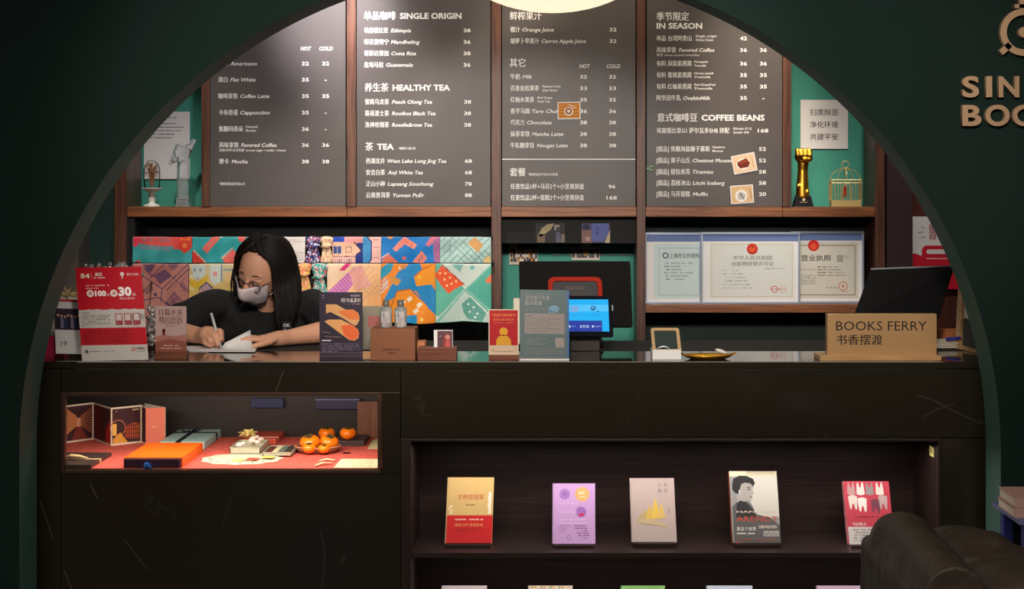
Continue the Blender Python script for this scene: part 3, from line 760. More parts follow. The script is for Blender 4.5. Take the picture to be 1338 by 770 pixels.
tube(bm, [p, p+Vector((.008, -.004, -.004)), p+Vector((.020, -.004, -.014))], [.0045, .0075, .002], 8)
tube(bm, [p, p+Vector((-.001, -.004, -.015))], [.004, .003], 6)
part('pull', bm, mat('blue_ribbon', (40, 104, 196), .6), dr, smooth=True)
# pale blue wrapped gift
gb = thing('wrapped_gift', 'pale blue wrapped gift tied with black ribbon, behind the orange box', 'gift', onD(240, 588))
x0, x1, Yf, Yb, zt_ = dbox(208, 267, 587.6, 568.5, 577.5)
part('wrapping', box(BM(), x0, x1, Yf, Yb, ZD, zt_, .003), mat('pale_blue_wrap', (150, 178, 176), .5, var=.12, scale=30, bump=.5), gb)
blk = mat('black_satin', (22, 26, 32), .3)
xm = x0+(x1-x0)*.42; ym = Yf+(Yb-Yf)*.62
part('ribbon', box(BM(), x0-.001, x1+.001, ym-.008, ym+.008, ZD+.0005, zt_+.0014), blk, gb)
part('ribbon', box(BM(), xm-.008, xm+.008, Yf-.001, Yb+.001, ZD+.0005, zt_+.0012), blk, gb)
bm = BM()
for s_ in (-1, 1):
    tube(bm, [Vector((xm, ym, zt_+.002)), Vector((xm+s_*.018, ym+.002, zt_+.016)), Vector((xm+s_*.030, ym, zt_+.008)), Vector((xm+s_*.015, ym-.004, zt_+.003)), Vector((xm, ym, zt_+.003))], .004, 6, flat=.4)
tube(bm, [Vector((xm, ym, zt_+.002)), Vector((xm+.02, ym-.01, zt_+.022))], .0025, 5)
part('bow', bm, blk, gb, smooth=True)
# dark gift box with cream bow, far left
db = thing('gift_box', 'flat dark brown gift box with cream bow at the left end of the case', 'gift', onD(100, 611))
x0, x1, Yf, Yb, zt_ = dbox(52, 119, 612.4, 596, 607.5)
part('box_lid', box(BM(), x0, x1, Yf, Yb, ZD, zt_, .001), mat('dark_brown_card', (64, 50, 48), .45), db)
cream = mat('cream_ribbon', (214, 184, 134), .5)
ym = Yf+.09; xm = P(100, 600, ym).x
part('ribbon', box(BM(), x0-.0008, x1+.0008, ym-.006, ym+.006, ZD+.0005, zt_+.001), cream, db)
bm = BM()
tube(bm, [Vector((xm-.035, ym, zt_+.004)), Vector((xm-.012, ym-.01, zt_+.012)), Vector((xm+.012, ym-.008, zt_+.010)), Vector((xm+.035, ym, zt_+.003))], [.004, .011, .009, .003], 8, flat=.5)
tube(bm, [Vector((xm-.035, ym, zt_+.004)), Vector((xm-.058, ym-.01, zt_+.012)), Vector((xm-.07, ym-.01, zt_+.003))], [.003, .010, .004], 8, flat=.5)
prim(bm, 'sphere', TS((xm-.034, ym, zt_+.006), .007))
part('bow', bm, cream, db, smooth=True)
# lace mat
c0 = onD(316, 600.5); bm = BM()
def lace(a, k): return 1+.05*math.sin(a*9)
lathe(bm, [(.0, 0), (.118, 0), (.120, .0012), (.117, .0024), (.0, .0024)], c0, 72, 1, .78, wob=lambda a, k: 1+.045*math.sin(a*11))
lm = thing('lace_mat', 'white scalloped lace mat under the little tins', 'mat', c0)
part('mat_cloth', bm, mat('cream_lace', (196, 188, 168), .9, bump=.3, scale=60), lm)
bm = BM()
for i in range(9):
    a = PI+PI*i/8*1.0+.1; q = c0+Vector((.095*math.cos(a), .073*math.sin(a), .003))
    prim(bm, 'cyl', Matrix.Translation(q) @ Matrix.Rotation(a, 4, 'Z') @ Matrix.Diagonal((.006, .0025, .0006, 1)), n=8)
part('eyelets', bm, mat('lace_shadow', (92, 96, 78), .8), lm)
# tins
tinm = mat('tin_metal', (198, 196, 176), .35, metal=.5, bump=.2, scale=60)
def tin(name, label, px0, px1, yf, yb, tf):
    r_ = thing(name, label, 'tin', onD((px0+px1)/2, yf)+Vector((0, 0, .0025)))
    x0, x1, Yf, Yb, z1 = dbox(px0, px1, yf, yb, tf); z0 = ZD+.0026
    bm = BM(); box(bm, x0, x1, Yf, Yb, z0, z0+.002)
    for a, b, c, d in ((x0, x1, Yf, Yf+.002), (x0, x1, Yb-.002, Yb), (x0, x0+.002, Yf, Yb), (x1-.002, x1, Yf, Yb)): box(bm, a, b, c, d, z0, z1)
    part('tin_box', bm, tinm, r_); bm = BM()
    for a, b, c, d in ((x0-.001, x1+.001, Yf-.001, Yf+.003), (x0-.001, x1+.001, Yb-.003, Yb+.001), (x0-.001, x0+.003, Yf, Yb), (x1-.003, x1+.001, Yf, Yb)): box(bm, a, b, c, d, z1-.001, z1+.0015)
    part('rim', bm, tinm, r_)
    return r_, x0, x1, Yf, Yb, z0, z1
t1, x0, x1, Yf, Yb, z0, z1 = tin('keepsake_tin', 'open oval-edged tin heaped with white wrapped sweets on the lace mat', 300.5, 340, 594.5, 584, 585.5)
bm = BM()
for i in range(16):
    prim(bm, 'ico', TS((rnd.uniform(x0+.012, x1-.012), rnd.uniform(Yf+.012, Yb-.008), z1+rnd.uniform(-.002, .014)), (rnd.uniform(.007, .012), .008, rnd.uniform(.005, .008))) @ Matrix.Rotation(rnd.random()*3, 4, 'Z'), s=2)
tag(part('wrapped_sweets', bm, mat('white_wrappers', (226, 206, 196), .4, var=.3, scale=60), t1), kind='stuff')
t2, x0, x1, Yf, Yb, z0, z1 = tin('divided_tin', 'low open tin with dark and pale compartments at the right of the lace mat', 343, 381, 597.5, 588, 592)
for k in range(4):
    part('compartment', box(BM(), x0+.005+k*(x1-x0-.008)/4, x0+.002+(k+1)*(x1-x0-.008)/4, Yf+.005, Yb-.005, z0+.002, z1-.001+.001*k), mat('sweet_%s' % 'abcd'[k], ((96, 40, 30), (206, 196, 160), (92, 104, 96), (60, 52, 44))[k], .5), t2)
# coral box with a yellow bow
x0, x1, Yf, Yb, z1 = dbox(318, 361, 581.5, 569.5, 574)
rb = thing('red_gift_box', 'brick red gift box with a pink band behind the tins', 'gift', (x0, Yf, ZD))
part('box_lid', box(BM(), x0, x1, Yf, Yb, ZD, z1, .002), mat('brick_card', (176, 66, 50), .5), rb)
part('band', box(BM(), x0-.0005, x1+.0005, Yf+.03, Yf+.038, ZD+.0005, z1+.001), mat('pink_band', (234, 180, 160), .5), rb)
bm = BM(); q = Vector((P(325, 570, Yf+.05).x, Yf+.035, z1+.002))
for i in range(7):
    a = 2*PI*i/7+.3; e = q+Vector((.034*math.cos(a), .028*math.sin(a), .012+.01*math.sin(a)))
    m_ = (q+e)/2+Vector((0, 0, .008)); s_ = Vector((-math.sin(a), math.cos(a), 0))*.009
    v = [bm.verts.new(t_) for t_ in (q, m_+s_, e, m_-s_)]; bm.faces.new(v)
    v = [bm.verts.new(t_-Vector((0, 0, .0015))) for t_ in (q, m_+s_, e, m_-s_)]; bm.faces.new(v)
prim(bm, 'sphere', TS(q+Vector((0, 0, .012)), (.006, .006, .012)))
part('bow', bm, mat('pale_yellow_ribbon', (226, 204, 130), .5), rb)
# row of printed cards on the mat
cn = ['pale yellow', 'olive and cream', 'brick red', 'mustard']
for k, (a, b, c) in enumerate(((301, 317, (210, 192, 110)), (314, 330, (180, 172, 130)), (321, 336, (172, 66, 50)), (341, 357, (190, 180, 96)))):
    q0, q1 = onD(a, 604-(k == 3)*2), onD(b, 604-(k == 3)*2)
    B_ = box(BM(), 0, q1.x-q0.x, 0, .035, 0, .0012); B_.transform(Matrix.Translation(q0+Vector((0, 0, .0028+.0014*k))) @ Matrix.Rotation(-.3+.1*k, 4, 'Z'))
    solo('place_card', B_, mat('card_paper_%s' % 'abcd'[k], c, .7), '%s little card lying on the front of the lace mat' % cn[k], 'card', group='little cards on the lace mat')
# basket tray and persimmons
c0 = onD(415, 591.3)
bk = thing('fruit_tray', 'brown oval woven tray heaped with persimmons', 'tray', c0)
lathe(bm := BM(), [(0, 0), (.054, 0), (.065, .009), (.072, .020), (.068, .020), (.060, .010), (.052, .004), (0, .004)], c0, 40, 1, .72, wob=lambda a, k: 1+.015*math.sin(a*24))
part('tray_body', bm, wood('basket_brown', (92, 52, 36), (140, 90, 60), 'x', .5), bk, smooth=True)
tube(bm := BM(), [c0+Vector((.070*math.cos(2*PI*i/32), .0504*math.sin(2*PI*i/32), .020)) for i in range(32)], .0026, 6, closed=True)
part('rim', bm, mat('tray_rim', (176, 120, 90), .5), bk, smooth=True)
pm = mat('persimmon_skin', (238, 120, 16), .32, var=.14, scale=14, coat=.3)
cal = mat('calyx_green_brown', (70, 62, 34), .7)
def persimmon(label, loc, R_, tilt=(0, 0)):
    r_ = thing('persimmon', label, 'fruit', loc, 'persimmons in the display case'); c = Vector(loc)+Vector((0, 0, R_*.74))
    prof = [(0.001, -.74), (.35, -.72), (.72, -.55), (.95, -.2), (1, .08), (.9, .42), (.66, .64), (.36, .70), (.12, .62), (.001, .58)]
    bm = BM(); lathe(bm, [(a*R_, b*R_) for a, b in prof], (0, 0, 0), 28, wob=lambda a, j: 1+.045*math.cos(4*a)*(1 if 2 < j < 9 else .4))
    T = Matrix.Translation(c) @ Matrix.Rotation(tilt[0], 4, 'X') @ Matrix.Rotation(tilt[1], 4, 'Y'); bm.transform(T)
    part('flesh', bm, pm, r_, smooth=True)
    bm = BM()
    for i in range(4):
        a = PI/2*i+.4; e = Vector((.55*math.cos(a), .55*math.sin(a), .69))*R_; s_ = Vector((-math.sin(a), math.cos(a), 0))*R_*.22; m_ = Vector((.3*math.cos(a), .3*math.sin(a), .72))*R_; z_ = Vector((0, 0, .66*R_))
        for o_ in (0, .0012): bm.faces.new([bm.verts.new(t_+Vector((0, 0, o_))) for t_ in (z_, m_+s_, e, m_-s_)])
    prim(bm, 'cyl', TS((0, 0, .72*R_), (.09*R_, .09*R_, .18*R_)), n=8); bm.transform(T)
    part('calyx', bm, cal, r_)
def onTray(px, py, R_, lift):
    Y = (ZC-ZD-lift)*F/(py-YV); return (wx(px, Y), Y, ZD+lift)
persimmon('large persimmon at the left of the tray', onTray(405, 588.2, .03, .007), .0305, (.25, -.1))
persimmon('large persimmon at the right of the tray', onTray(430, 587.3, .03, .007), .0290, (.3, .25))
persimmon('small persimmon at the front left of the tray', onTray(404, 592.3, .02, .006), .0198, (.2, 0))
persimmon('small persimmon at the front of the tray, beside the large one at right', onTray(423, 592.3, .017, .006), .0175, (.2, .1))
persimmon('persimmon standing behind the tray', (P(427, 570, 4.80).x, 4.80, ZD+.004), .0262, (.15, 0))
x0, x1, Yf, Yb, z1 = dbox(441, 475.5, 583.5, 574.5, 576.5)
solo('dark_box', box(BM(), x0, x1, Yf, Yb, ZD, z1, .001), mat('slate_card', (60, 46, 50), .5), 'small dark box with a persimmon on top, right side of the case', 'box')
persimmon('persimmon sitting on the small dark box', (P(455, 576, Yf+.03).x, Yf+.028, z1), .0255, (.15, .05))
# papers
def sheet(name, label, cat, pts, m, h=.0012, canvas=None):
    q = [onD(*p_)+Vector((0, 0, .0002)) for p_ in pts]; bm = BM(); hull(bm, q+[v+Vector((0, 0, h)) for v in q]); return solo(name, bm, m, label, cat)
o_ = thing('letter_sheet', 'cream sheet with handwriting lying at the front right of the case', 'paper', onD(465, 611))
q = [onD(*p_)+Vector((0, 0, .0002)) for p_ in ((436, 612), (493, 612), (497, 600.5), (446, 600.5))]
part('paper', hull(BM(), q+[v+Vector((0, 0, .0012)) for v in q]), mat('aged_paper', (224, 214, 176), .8), o_)
TLq = q[3]+Vector((0, 0, .0014)); c = Canvas(TLq, (q[2]-q[3])/55, (q[0]-q[3])/20, (0, 0, 1)); c.d = Vector((0, q[0].y-q[3].y, 0))/20
for k in range(5): c.greek(22 if k > 1 else 6, 50, 3+k*3.4, 1.2, (120, 124, 110), k, .6)
c.build('handwriting', o_)
sheet('side_paper', 'cream paper corner at the right wall of the case', 'paper', ((480, 587), (494, 587), (494, 573), (487, 576)), mat('side_paper', (220, 206, 160), .8))
bm = BM(); q = onD(484, 571); box(bm, q.x-.018, q.x+.03, q.y, q.y+.04, ZD, ZD+.024, .006)
solo('white_dish', bm, M['ceramic'], 'white block at the back right corner of the case', 'dish', smooth=False)
sheet('dark_clip', 'small dark strip lying right of the fruit tray', 'strip', ((448, 593.3), (458, 593.3), (458, 591.6), (449, 591.6)), M['black'])
for k, (a, b) in enumerate((((411, 610.5), (434, 607)), ((417, 604), (438, 603.5)))):
    p0, p1 = onD(*a), onD(*b); m_ = (p0+p1)/2
    bm = tube(BM(), [p0+Vector((0, 0, .003)), m_+Vector((-.004, .012, .006)), p1+Vector((0, 0, .004))], [.0035, .007, .005], 8, flat=.4)
    solo('ribbon_curl', bm, mat('peach_ribbon_%s' % 'ab'[k], (236, 190, 160), .6), ['pale ribbon curl at the front of the case floor', 'pale ribbon curl just behind the other one, left of the letter sheet'][k], 'ribbon', smooth=True)
r_ = thing('brown_reflection', 'brown wood panel standing in for a reflection at the back right of the case', 'board', P(480, 562, 4.85))
part('board', box(BM(), wx(467, 4.85), wx(496, 4.85), 4.85, 4.865, ZD, wz(525, 4.85), .001), wood('brown_reflection_wood', (96, 56, 36), (120, 74, 50), 'z'), r_)  # brown panel drawn in place of a reflection in the case
# blue and lavender sheets standing in for reflections in the case glass
for nm, lb, a, b, c, d, cl in (('blue_board', 'blue sheet standing in for a reflection, on the back wall of the case', 328, 370, 521, 533, (20, 34, 80)),
                               ('lavender_board', 'lavender sheet with a pale top edge standing in for a reflection in the case', 412, 470, 523, 535, (38, 34, 72))):
    r_ = thing(nm, lb, 'board', P((a+b)/2, d, 4.86)); part('board', box(BM(), wx(a, 4.86), wx(b, 4.86), 4.86, 4.876, wz(d, 4.86), wz(c, 4.86), .001), mat(nm, cl, .5), r_)  # both boards stand in for reflections in the case glass
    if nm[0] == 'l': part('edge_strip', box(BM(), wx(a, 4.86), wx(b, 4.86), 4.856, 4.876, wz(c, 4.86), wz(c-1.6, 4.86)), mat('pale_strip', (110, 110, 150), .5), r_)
# ------------------------------------------------------------------ books in the niches
ZS = ZS1
def book(name, label, TLp, TRp, BLp, w, h, cover, spine, band=None, thick=.02, zs=ZS1, lean=.07, draw=None, group='books on display stands in the counter niche'):
    Yb = 4.385; Yt = Yb+lean
    TL, TR, BLc = P(*TLp, Yt), P(*TRp, Yt), P(*BLp, Yb)
    r_, d_, n_ = quad_frame(TL, TR, BLc, w, h)
    c = BLc+(TR-TL)/2
    root = thing('book', label, 'book', c, group)
    part('pages', slab(BM(), TL+r_*1.2+d_*1.2-n_*.0015, TR-r_*1.2+d_*1.2-n_*.0015, BLc+r_*1.2-d_*1.2-n_*.0015, n_, thick-.003), M['offwhite'], root)
    cm = mat(name+'_cover', cover, .4, var=.03)
    part('cover', slab(BM(), TL, TR, BLc, n_, .0016), cm, root)
    part('cover', slab(BM(), TL-n_*(thick-.0016), TR-n_*(thick-.0016), BLc-n_*(thick-.0016), n_, .0016), cm, root)
    part('spine', hull(BM(), [BLc, BLc+r_*1.1, BLc+r_*1.1-n_*thick, BLc-n_*thick, TL, TL+r_*1.1, TL+r_*1.1-n_*thick, TL-n_*thick]), mat(name+'_spine', spine, .4, var=.03), root)
    cv = Canvas(TL, r_, d_, n_)
    if draw: draw(cv); cv.build('cover_print', root, M['gloss_print'])
    # stand
    st = thing('book_stand', 'low dark wooden stand under the ' + (label.split(' standing')[0].split(' with')[0] if 'lower' not in name else label.split(',')[0].replace(' with a', ' with the').replace('lower book', 'bottom-row book')), 'stand', (c.x, Yb, zs), 'low dark book stands')
    wd = (TR-TL).length
    part('ledge', box(BM(), c.x-wd*.48, c.x+wd*.48, Yb-.028, Yb+thick+.012, zs, BLc.z-.0015, .001), M['wood_dark'], st)
    part('lip', box(BM(), c.x-wd*.48, c.x+wd*.48, Yb-.034, Yb-.0285, zs, BLc.z+.004, .001), M['wood_dark'], st)
    bk_ = hull(BM(), [Vector((c.x-wd*.3, Yb+thick+.014, zs)), Vector((c.x+wd*.3, Yb+thick+.014, zs)), Vector((c.x+wd*.3, Yb+thick+.026, zs)), Vector((c.x-wd*.3, Yb+thick+.026, zs)),
                      Vector((c.x-wd*.3, Yb+thick+.014+lean*.7, zs+.13)), Vector((c.x+wd*.3, Yb+thick+.014+lean*.7, zs+.13)), Vector((c.x+wd*.3, Yb+thick+.02+lean*.7, zs+.13)), Vector((c.x-wd*.3, Yb+thick+.02+lean*.7, zs+.13))])
    part('backrest', bk_, M['wood_dark'], st)
    return root
def b1(cv):
    cv.rect(1.4, 0, 60, 50, (214, 182, 116)); cv.rect(1.4, 50, 60, 86, (206, 30, 34)); cv.up()
    cv.text('文明型国家', 14, 26, 7.4, (196, 70, 44), w=34, bold=.01); cv.greek(25, 37, 36.5, 2, (110, 80, 50))
    cv.greek(12, 26, 55.5, 2, (246, 214, 180)); cv.greek(30, 50, 55.5, 2, (246, 214, 180), 3); cv.text('重磅力作 思想启迪', 12, 62.5, 4.6, (226, 150, 90), w=36, bold=.02)
    cv.greek(13, 46, 67.5, 1.4, (120, 20, 24)); cv.greek(13, 40, 70.3, 1.4, (120, 20, 24))
    for k in range(9): cv.poly([(53+rnd.random()*2, 20+k*3), (57, 19+k*3), (58, 23+k*3), (52.5+rnd.random()*2, 24+k*3)], (244, 236, 220))
    for k in range(4): cv.circ(4+rnd.random()*3, 38+k*3, 1.4, (240, 224, 196))
book('gold_red_book', 'gold book with a red lower band standing at left in the niche', (585, 624), (645.5, 624), (581, 710), 60, 86, (214, 182, 116), (214, 190, 140), draw=b1)
def b2(cv):
    cv.rect(1.2, 0, 56, 78, (200, 160, 214)); cv.up()
    cv.circ(16, 14, 7, (164, 120, 190)); cv.circ(39, 14, 9.5, (228, 176, 112)); cv.circ(37.5, 37, 7, (158, 108, 186)); cv.up()
    cv.text('诗', 13.6, 14, 5, (96, 60, 130)); cv.text('推荐', 34, 12.5, 4.4, (250, 240, 214)); cv.greek(34, 44, 17.4, 1.3, (250, 240, 214))
    cv.poly([(34, 40), (38, 39), (42, 38.5), (40.5, 42), (35.5, 43)], (206, 40, 96))
    for y in (26, 37, 47): 
        for k in range(5 if y < 47 else 8): cv.text('心经不是人生课'[k % 7], 9+k*(5.2 if y < 47 else 4.6), y, 3, (236, 214, 240))
    cv.line(8, 51.5, 46, 51.5, .5, (236, 214, 240))
    for k in range(4): cv.greek(8, 24-3*k, 55+k*2.6, 1.1, (140, 100, 160), k)
    for k in range(5): cv.greek(28+k*1.5, 44+k*1.2, 55+k*3.1, 1.8, (120, 70, 110), k)
    cv.ring(22, 70, 3, .5, (120, 80, 140)); cv.greek(38, 46, 71, 1.2, (130, 90, 150))
book('lilac_book', 'lilac book with round purple and orange badges standing in the niche', (722, 632), (777.5, 632), (721.5, 711), 56, 78, (200, 160, 214), (206, 172, 220), draw=b2)
def b3(cv):
    cv.rect(1.2, 0, 58, 84, (188, 172, 166)); cv.up()
    for x, hgt, c in ((19, 14, (196, 170, 112)), (14, 9, (190, 168, 126)), (25, 20, (214, 182, 96)), (32.5, 29, (226, 192, 88)), (40, 22, (216, 186, 110))):
        cv.poly([(x-6, 55+(x < 22)*4), (x-2.5, 55-hgt*.7), (x, 55-hgt), (x+2.5, 55-hgt*.7), (x+5, 55-(x > 30)*3)], c).up()
    cv.poly([(10, 56), (26, 54), (44, 60), (46, 66), (30, 62), (12, 60)], (196, 178, 140))
    for t, x, y in (('之', 36, 9), ('无', 44, 9), ('戏', 36, 17), ('花', 44, 17)): cv.text(t, x, y, 5.4, (132, 120, 120))
    cv.greek(49, 50.2, 42, 1.3, (120, 110, 110)); cv.rect(49, 40, 50, 46, (140, 130, 128)); cv.greek(8, 12, 80, 1.6, (232, 224, 214))
book('grey_book', 'mauve-grey book with pale gold mountain peaks standing mid niche', (822.5, 625), (880.5, 625), (825.5, 708.5), 58, 84, (188, 172, 166), (214, 204, 198), draw=b3)
def b4(cv):
    cv.rect(0, 0, 62, 92, (150, 152, 150)); cv.up()
    cv.poly([(22, 0), (62, 0), (62, 60), (34, 60), (26, 40), (30, 22)], (206, 206, 196)); cv.rect(0, 0, 62, 7, (226, 220, 190)); cv.up()
    cv.poly([(2, 92), (2, 46), (8, 40), (20, 38), (27, 44), (33, 56), (50, 60), (62, 70), (62, 92)], (96, 96, 96)); cv.up()
    cv.poly([(7, 14), (14, 9), (23, 10), (31, 15), (31.5, 20), (29, 24), (31, 29), (28.5, 31), (28.5, 36), (24, 39), (20, 38), (19, 44), (9, 42), (8, 30), (5, 22)], (170, 168, 162)).up()
    cv.poly([(3, 18), (5, 10), (12, 6), (22, 6), (31, 10), (33, 16), (30, 20), (27, 16), (20, 15), (15, 17), (13, 23), (10, 30), (6, 28), (3, 24)], (44, 44, 46)).up()
    cv.line(22, 21.5, 27, 20.5, 1, (60, 58, 58)); cv.rect(23, 23, 26.5, 24.4, (62, 60, 60)); cv.line(25, 33.6, 28.5, 33.2, .9, (96, 84, 82)); cv.poly([(11, 25), (13, 24), (14, 30), (12, 31)], (196, 194, 188))
    cv.poly([(8, 42), (12, 38), (20, 40), (28, 50), (33, 60), (6, 60)], (52, 52, 54)).up()
    cv.up(); cv.text('HANNAH', 7, 52.5, 3.4, (214, 200, 190), w=50); cv.text('ARENDT', 6, 61.5, 9.6, (196, 76, 60), w=54, bold=.0)
    cv.text('爱这个世界', 6, 74.5, 5.4, (238, 236, 230), w=25, bold=.015); cv.greek(6, 30, 80.3, 2.2, (232, 230, 224), 4)
    cv.text('汉娜·阿伦特传', 34, 72, 4.4, (238, 226, 214), w=24); cv.rect(40, 77, 60, 84, (176, 174, 168)); cv.up()
    for k in range(6): cv.line(40+k*3.4, 78+(k % 2)*2, 43+k*3, 83, 1.1, (110, 108, 106))
    cv.greek(8, 26, 88, 2, (170, 60, 50)); cv.greek(30, 56, 88, 1.6, (186, 80, 66), 5)
pbk = book('portrait_book', 'thick book with a black and white portrait cover and red ribbon marker', (952.5, 616), (1014.5, 616), (957.5, 709.5), 62, 92, (168, 168, 160), (176, 72, 40), thick=.036, draw=b4)
bm = tube(BM(), [P(962, 708, 4.382), P(966, 711.5, 4.372), P(971, 711, 4.372)], .002, 6, flat=.4)
part('ribbon_marker', bm, mat('red_ribbon', (206, 30, 40), .5), pbk)
def b5(cv):
    cv.rect(1.6, 0, 60, 60, (196, 66, 84)); cv.rect(1.6, 60, 60, 83, (212, 206, 202)); cv.up()
    def tooth(x, y, s_, c, flip=1):
        cv.poly([(x-6*s_, y-8*s_*flip), (x-2*s_, y-9.5*s_*flip), (x+2*s_, y-9.5*s_*flip), (x+6*s_, y-8*s_*flip), (x+5.6*s_, y), (x+4.6*s_, y+9*s_*flip), (x+2.6*s_, y+10*s_*flip), (x+.8*s_, y+2*s_*flip), (x-.8*s_, y+2*s_*flip), (x-3*s_, y+10*s_*flip), (x-4.6*s_, y+8*s_*flip), (x-5.6*s_, y)], c)
    for x, c in ((10, (190, 150, 150)), (22, (232, 222, 214)), (34, (150, 140, 142)), (47, (226, 216, 208))): tooth(x, 10.2, .88, c, -1)
    cv.up()
    for x, y, c in ((11, 28, (226, 214, 206)), (23, 31, (240, 234, 226)), (40, 33, (120, 66, 84)), (50, 28, (196, 170, 170))): tooth(x, y, .98, c)
    cv.up(); cv.greek(8, 42, 47, 2, (120, 30, 50)); cv.text('马拉松人', 8, 56.5, 4.6, (244, 236, 230), w=18, bold=.02)
    for k in range(5): cv.greek(8, 50-3*k, 64+k*3.4, 1.7, (110, 104, 104), k)
book('pink_book', 'pink-red book with rows of white and grey teeth on its cover', (1101, 629), (1161, 629), (1108.5, 712), 60, 83, (196, 66, 84), (224, 140, 150), draw=b5)
# lower row, only the tops in view
for k, (x0, x1, c, lb) in enumerate(((577, 636, (206, 196, 200), 'lower book with a plain pale grey top, below the gold and red book'), (690, 748, (214, 200, 180), 'lower book with a mottled cream top, below the lilac book'),
        (811, 869, (130, 190, 110), 'lower book with a green top, below the mauve-grey book'), (923, 983, (190, 206, 222), 'lower book with a pale blue top, below the portrait book'), (1067, 1125, (196, 172, 196), 'lower book with a pale violet top, below the pink book'))):
    def lowd(cv, c=c, k=k):
        cv.rect(1.2, 0, 58, 84, c); cv.up()
        if k == 1:
            for i in range(12): cv.rect(4+i*4, 1, 6.5+i*4, 3.4, ((150, 170, 120), (214, 170, 90), (230, 220, 200))[i % 3])
        cv.greek(10, 40, 20, 4, tuple(int(v*.5) for v in c))
    book('lower_book', lb, (x0, 765.5), (x1, 765.5), (x0-1, 850), 58, 84, c, c, zs=ZS2, draw=lowd, group='books on the lower niche shelf')

# ------------------------------------------------------------------ things on the counter
def onC(px, py):
    Y = (ZC-ZTOP)*F/(py-YV); return Vector((wx(px, Y), Y, ZTOP))
# promotion sign
RED = (190, 22, 40)
r, cv = card('promo_sign', 'red and grey leaning promotion sign offering 30 off 100 at the counter left end', 'sign', (98.5, 350, 4.37), (184, 348.5, 4.37), (107.5, 472, 4.315), 85, 122, M['red_card'])
cv.rect(0, 0, 85, 52, RED); cv.rect(0, 52, 85, 122, (196, 190, 184)); cv.up()
cv.rect(0, 51.5, 85, 56, RED)
for x, rr in ((13.5, 11), (24, 13), (43, 10), (60, 13), (71.5, 11)): cv.up().circ(x, 66, rr+1.5, (196, 190, 184), 11)
cv.rect(0, 62, 85, 78, (196, 190, 184)); cv.up(); cv.rect(0, 79.5, 85, 102, (186, 20, 34)); cv.rect(0, 102, 85, 122, (196, 190, 184)); cv.up()
cv.text('54', 6, 11, 8, (236, 214, 180), w=12, bold=.05); cv.line(20.5, 7, 20.5, 15, .5, (220, 150, 150)); cv.text('惠民', 25, 9.5, 5, (240, 236, 232), bold=.03); cv.greek(23, 38, 14, 1.8, (230, 200, 200))
cv.circ(60, 9.5, 2.6, (240, 220, 220)); cv.rect(59.3, 11, 60.7, 15.5, (240, 220, 220)); cv.text('银行卡优惠', 66, 10, 3.6, (240, 220, 220), w=15)
cv.greek(12, 42, 24, 1.6, (240, 190, 190)); cv.greek(12, 30, 27.6, 1.6, (240, 190, 190))
cv.circ(17, 34.5, 4.6, (244, 238, 234)); cv.circ(47.5, 34.5, 4.6, (244, 238, 234)); cv.up()
cv.text('满', 14.2, 34.3, 5.8, RED, bold=.04); cv.text('减', 44.7, 34.3, 5.8, RED, bold=.04)
cv.text('100', 23, 34.3, 9.6, (246, 242, 238), w=14.5, bold=.05); cv.text('元', 38, 36.5, 4.2, (246, 242, 238)); cv.text('30', 53.5, 32, 15.5, (246, 242, 238), w=17, bold=.05); cv.text('元', 71.5, 36.5, 4.4, (246, 242, 238))
cv.text('(最高立减30元)', 54, 41.5, 3.2, (240, 200, 200), w=20)
cv.greek(4, 14, 60, 1.5, (90, 84, 80))
for k in range(6): cv.greek(4, 40-(k == 5)*30, 63.5+k*2.6, 1.4, (96, 88, 84), k)
for k in range(3): cv.rect(47+k*11.4, 61, 56+k*11.4, 76, (150, 30, 44)); cv.up().rect(48+k*11.4, 62, 55+k*11.4, 70.5, (206, 190, 186)); cv.greek(48.5+k*11.4, 54.5+k*11.4, 73.3, 1.3, (230, 190, 190))
for k in range(7): cv.greek(4, 60 if k % 2 else 66, 83+k*2.6, 1.3, (112, 8, 20), k)
cv.up(); cv.rect(5, 108, 9, 112, (90, 84, 82)); cv.greek(12, 44, 110, 1.7, (130, 122, 116))
cv.ring(67, 107.5, 2.6, .9, (170, 40, 50)); cv.text('中国银行', 71, 107, 3.8, (90, 60, 56), w=11.5, bold=.02); cv.greek(71, 82, 110.6, 1.1, (130, 100, 96))
cv.build('sign_print', r, M['gloss_print'])
# desk calendar
r, cv = card('desk_calendar', 'white desk calendar showing 19 under a group photograph', 'calendar', (70, 391, 4.46), (104, 392, 4.46), (73, 462, 4.40), 34, 71, M['white'], .004)
cv.rect(0, 0, 34, 3, (200, 40, 50)); cv.rect(0, 12, 34, 40, (58, 40, 52)); cv.up()
for k in range(7): cv.circ(5+k*4.4, 21+(k % 3), 1.7, (206, 160, 140)); cv.poly([(3+k*4.4, 38), (4+k*4.4, 24), (7+k*4.4, 24), (8+k*4.4, 38)], ((30, 26, 40), (120, 116, 140), (40, 50, 90))[k % 3])
cv.text('19', 7, 57.5, 8.6, (110, 106, 104), w=8); cv.greek(24, 32, 50, 1, (170, 165, 160)); cv.greek(24, 32, 60, 1, (170, 165, 160))
cv.build('calendar_print', r)
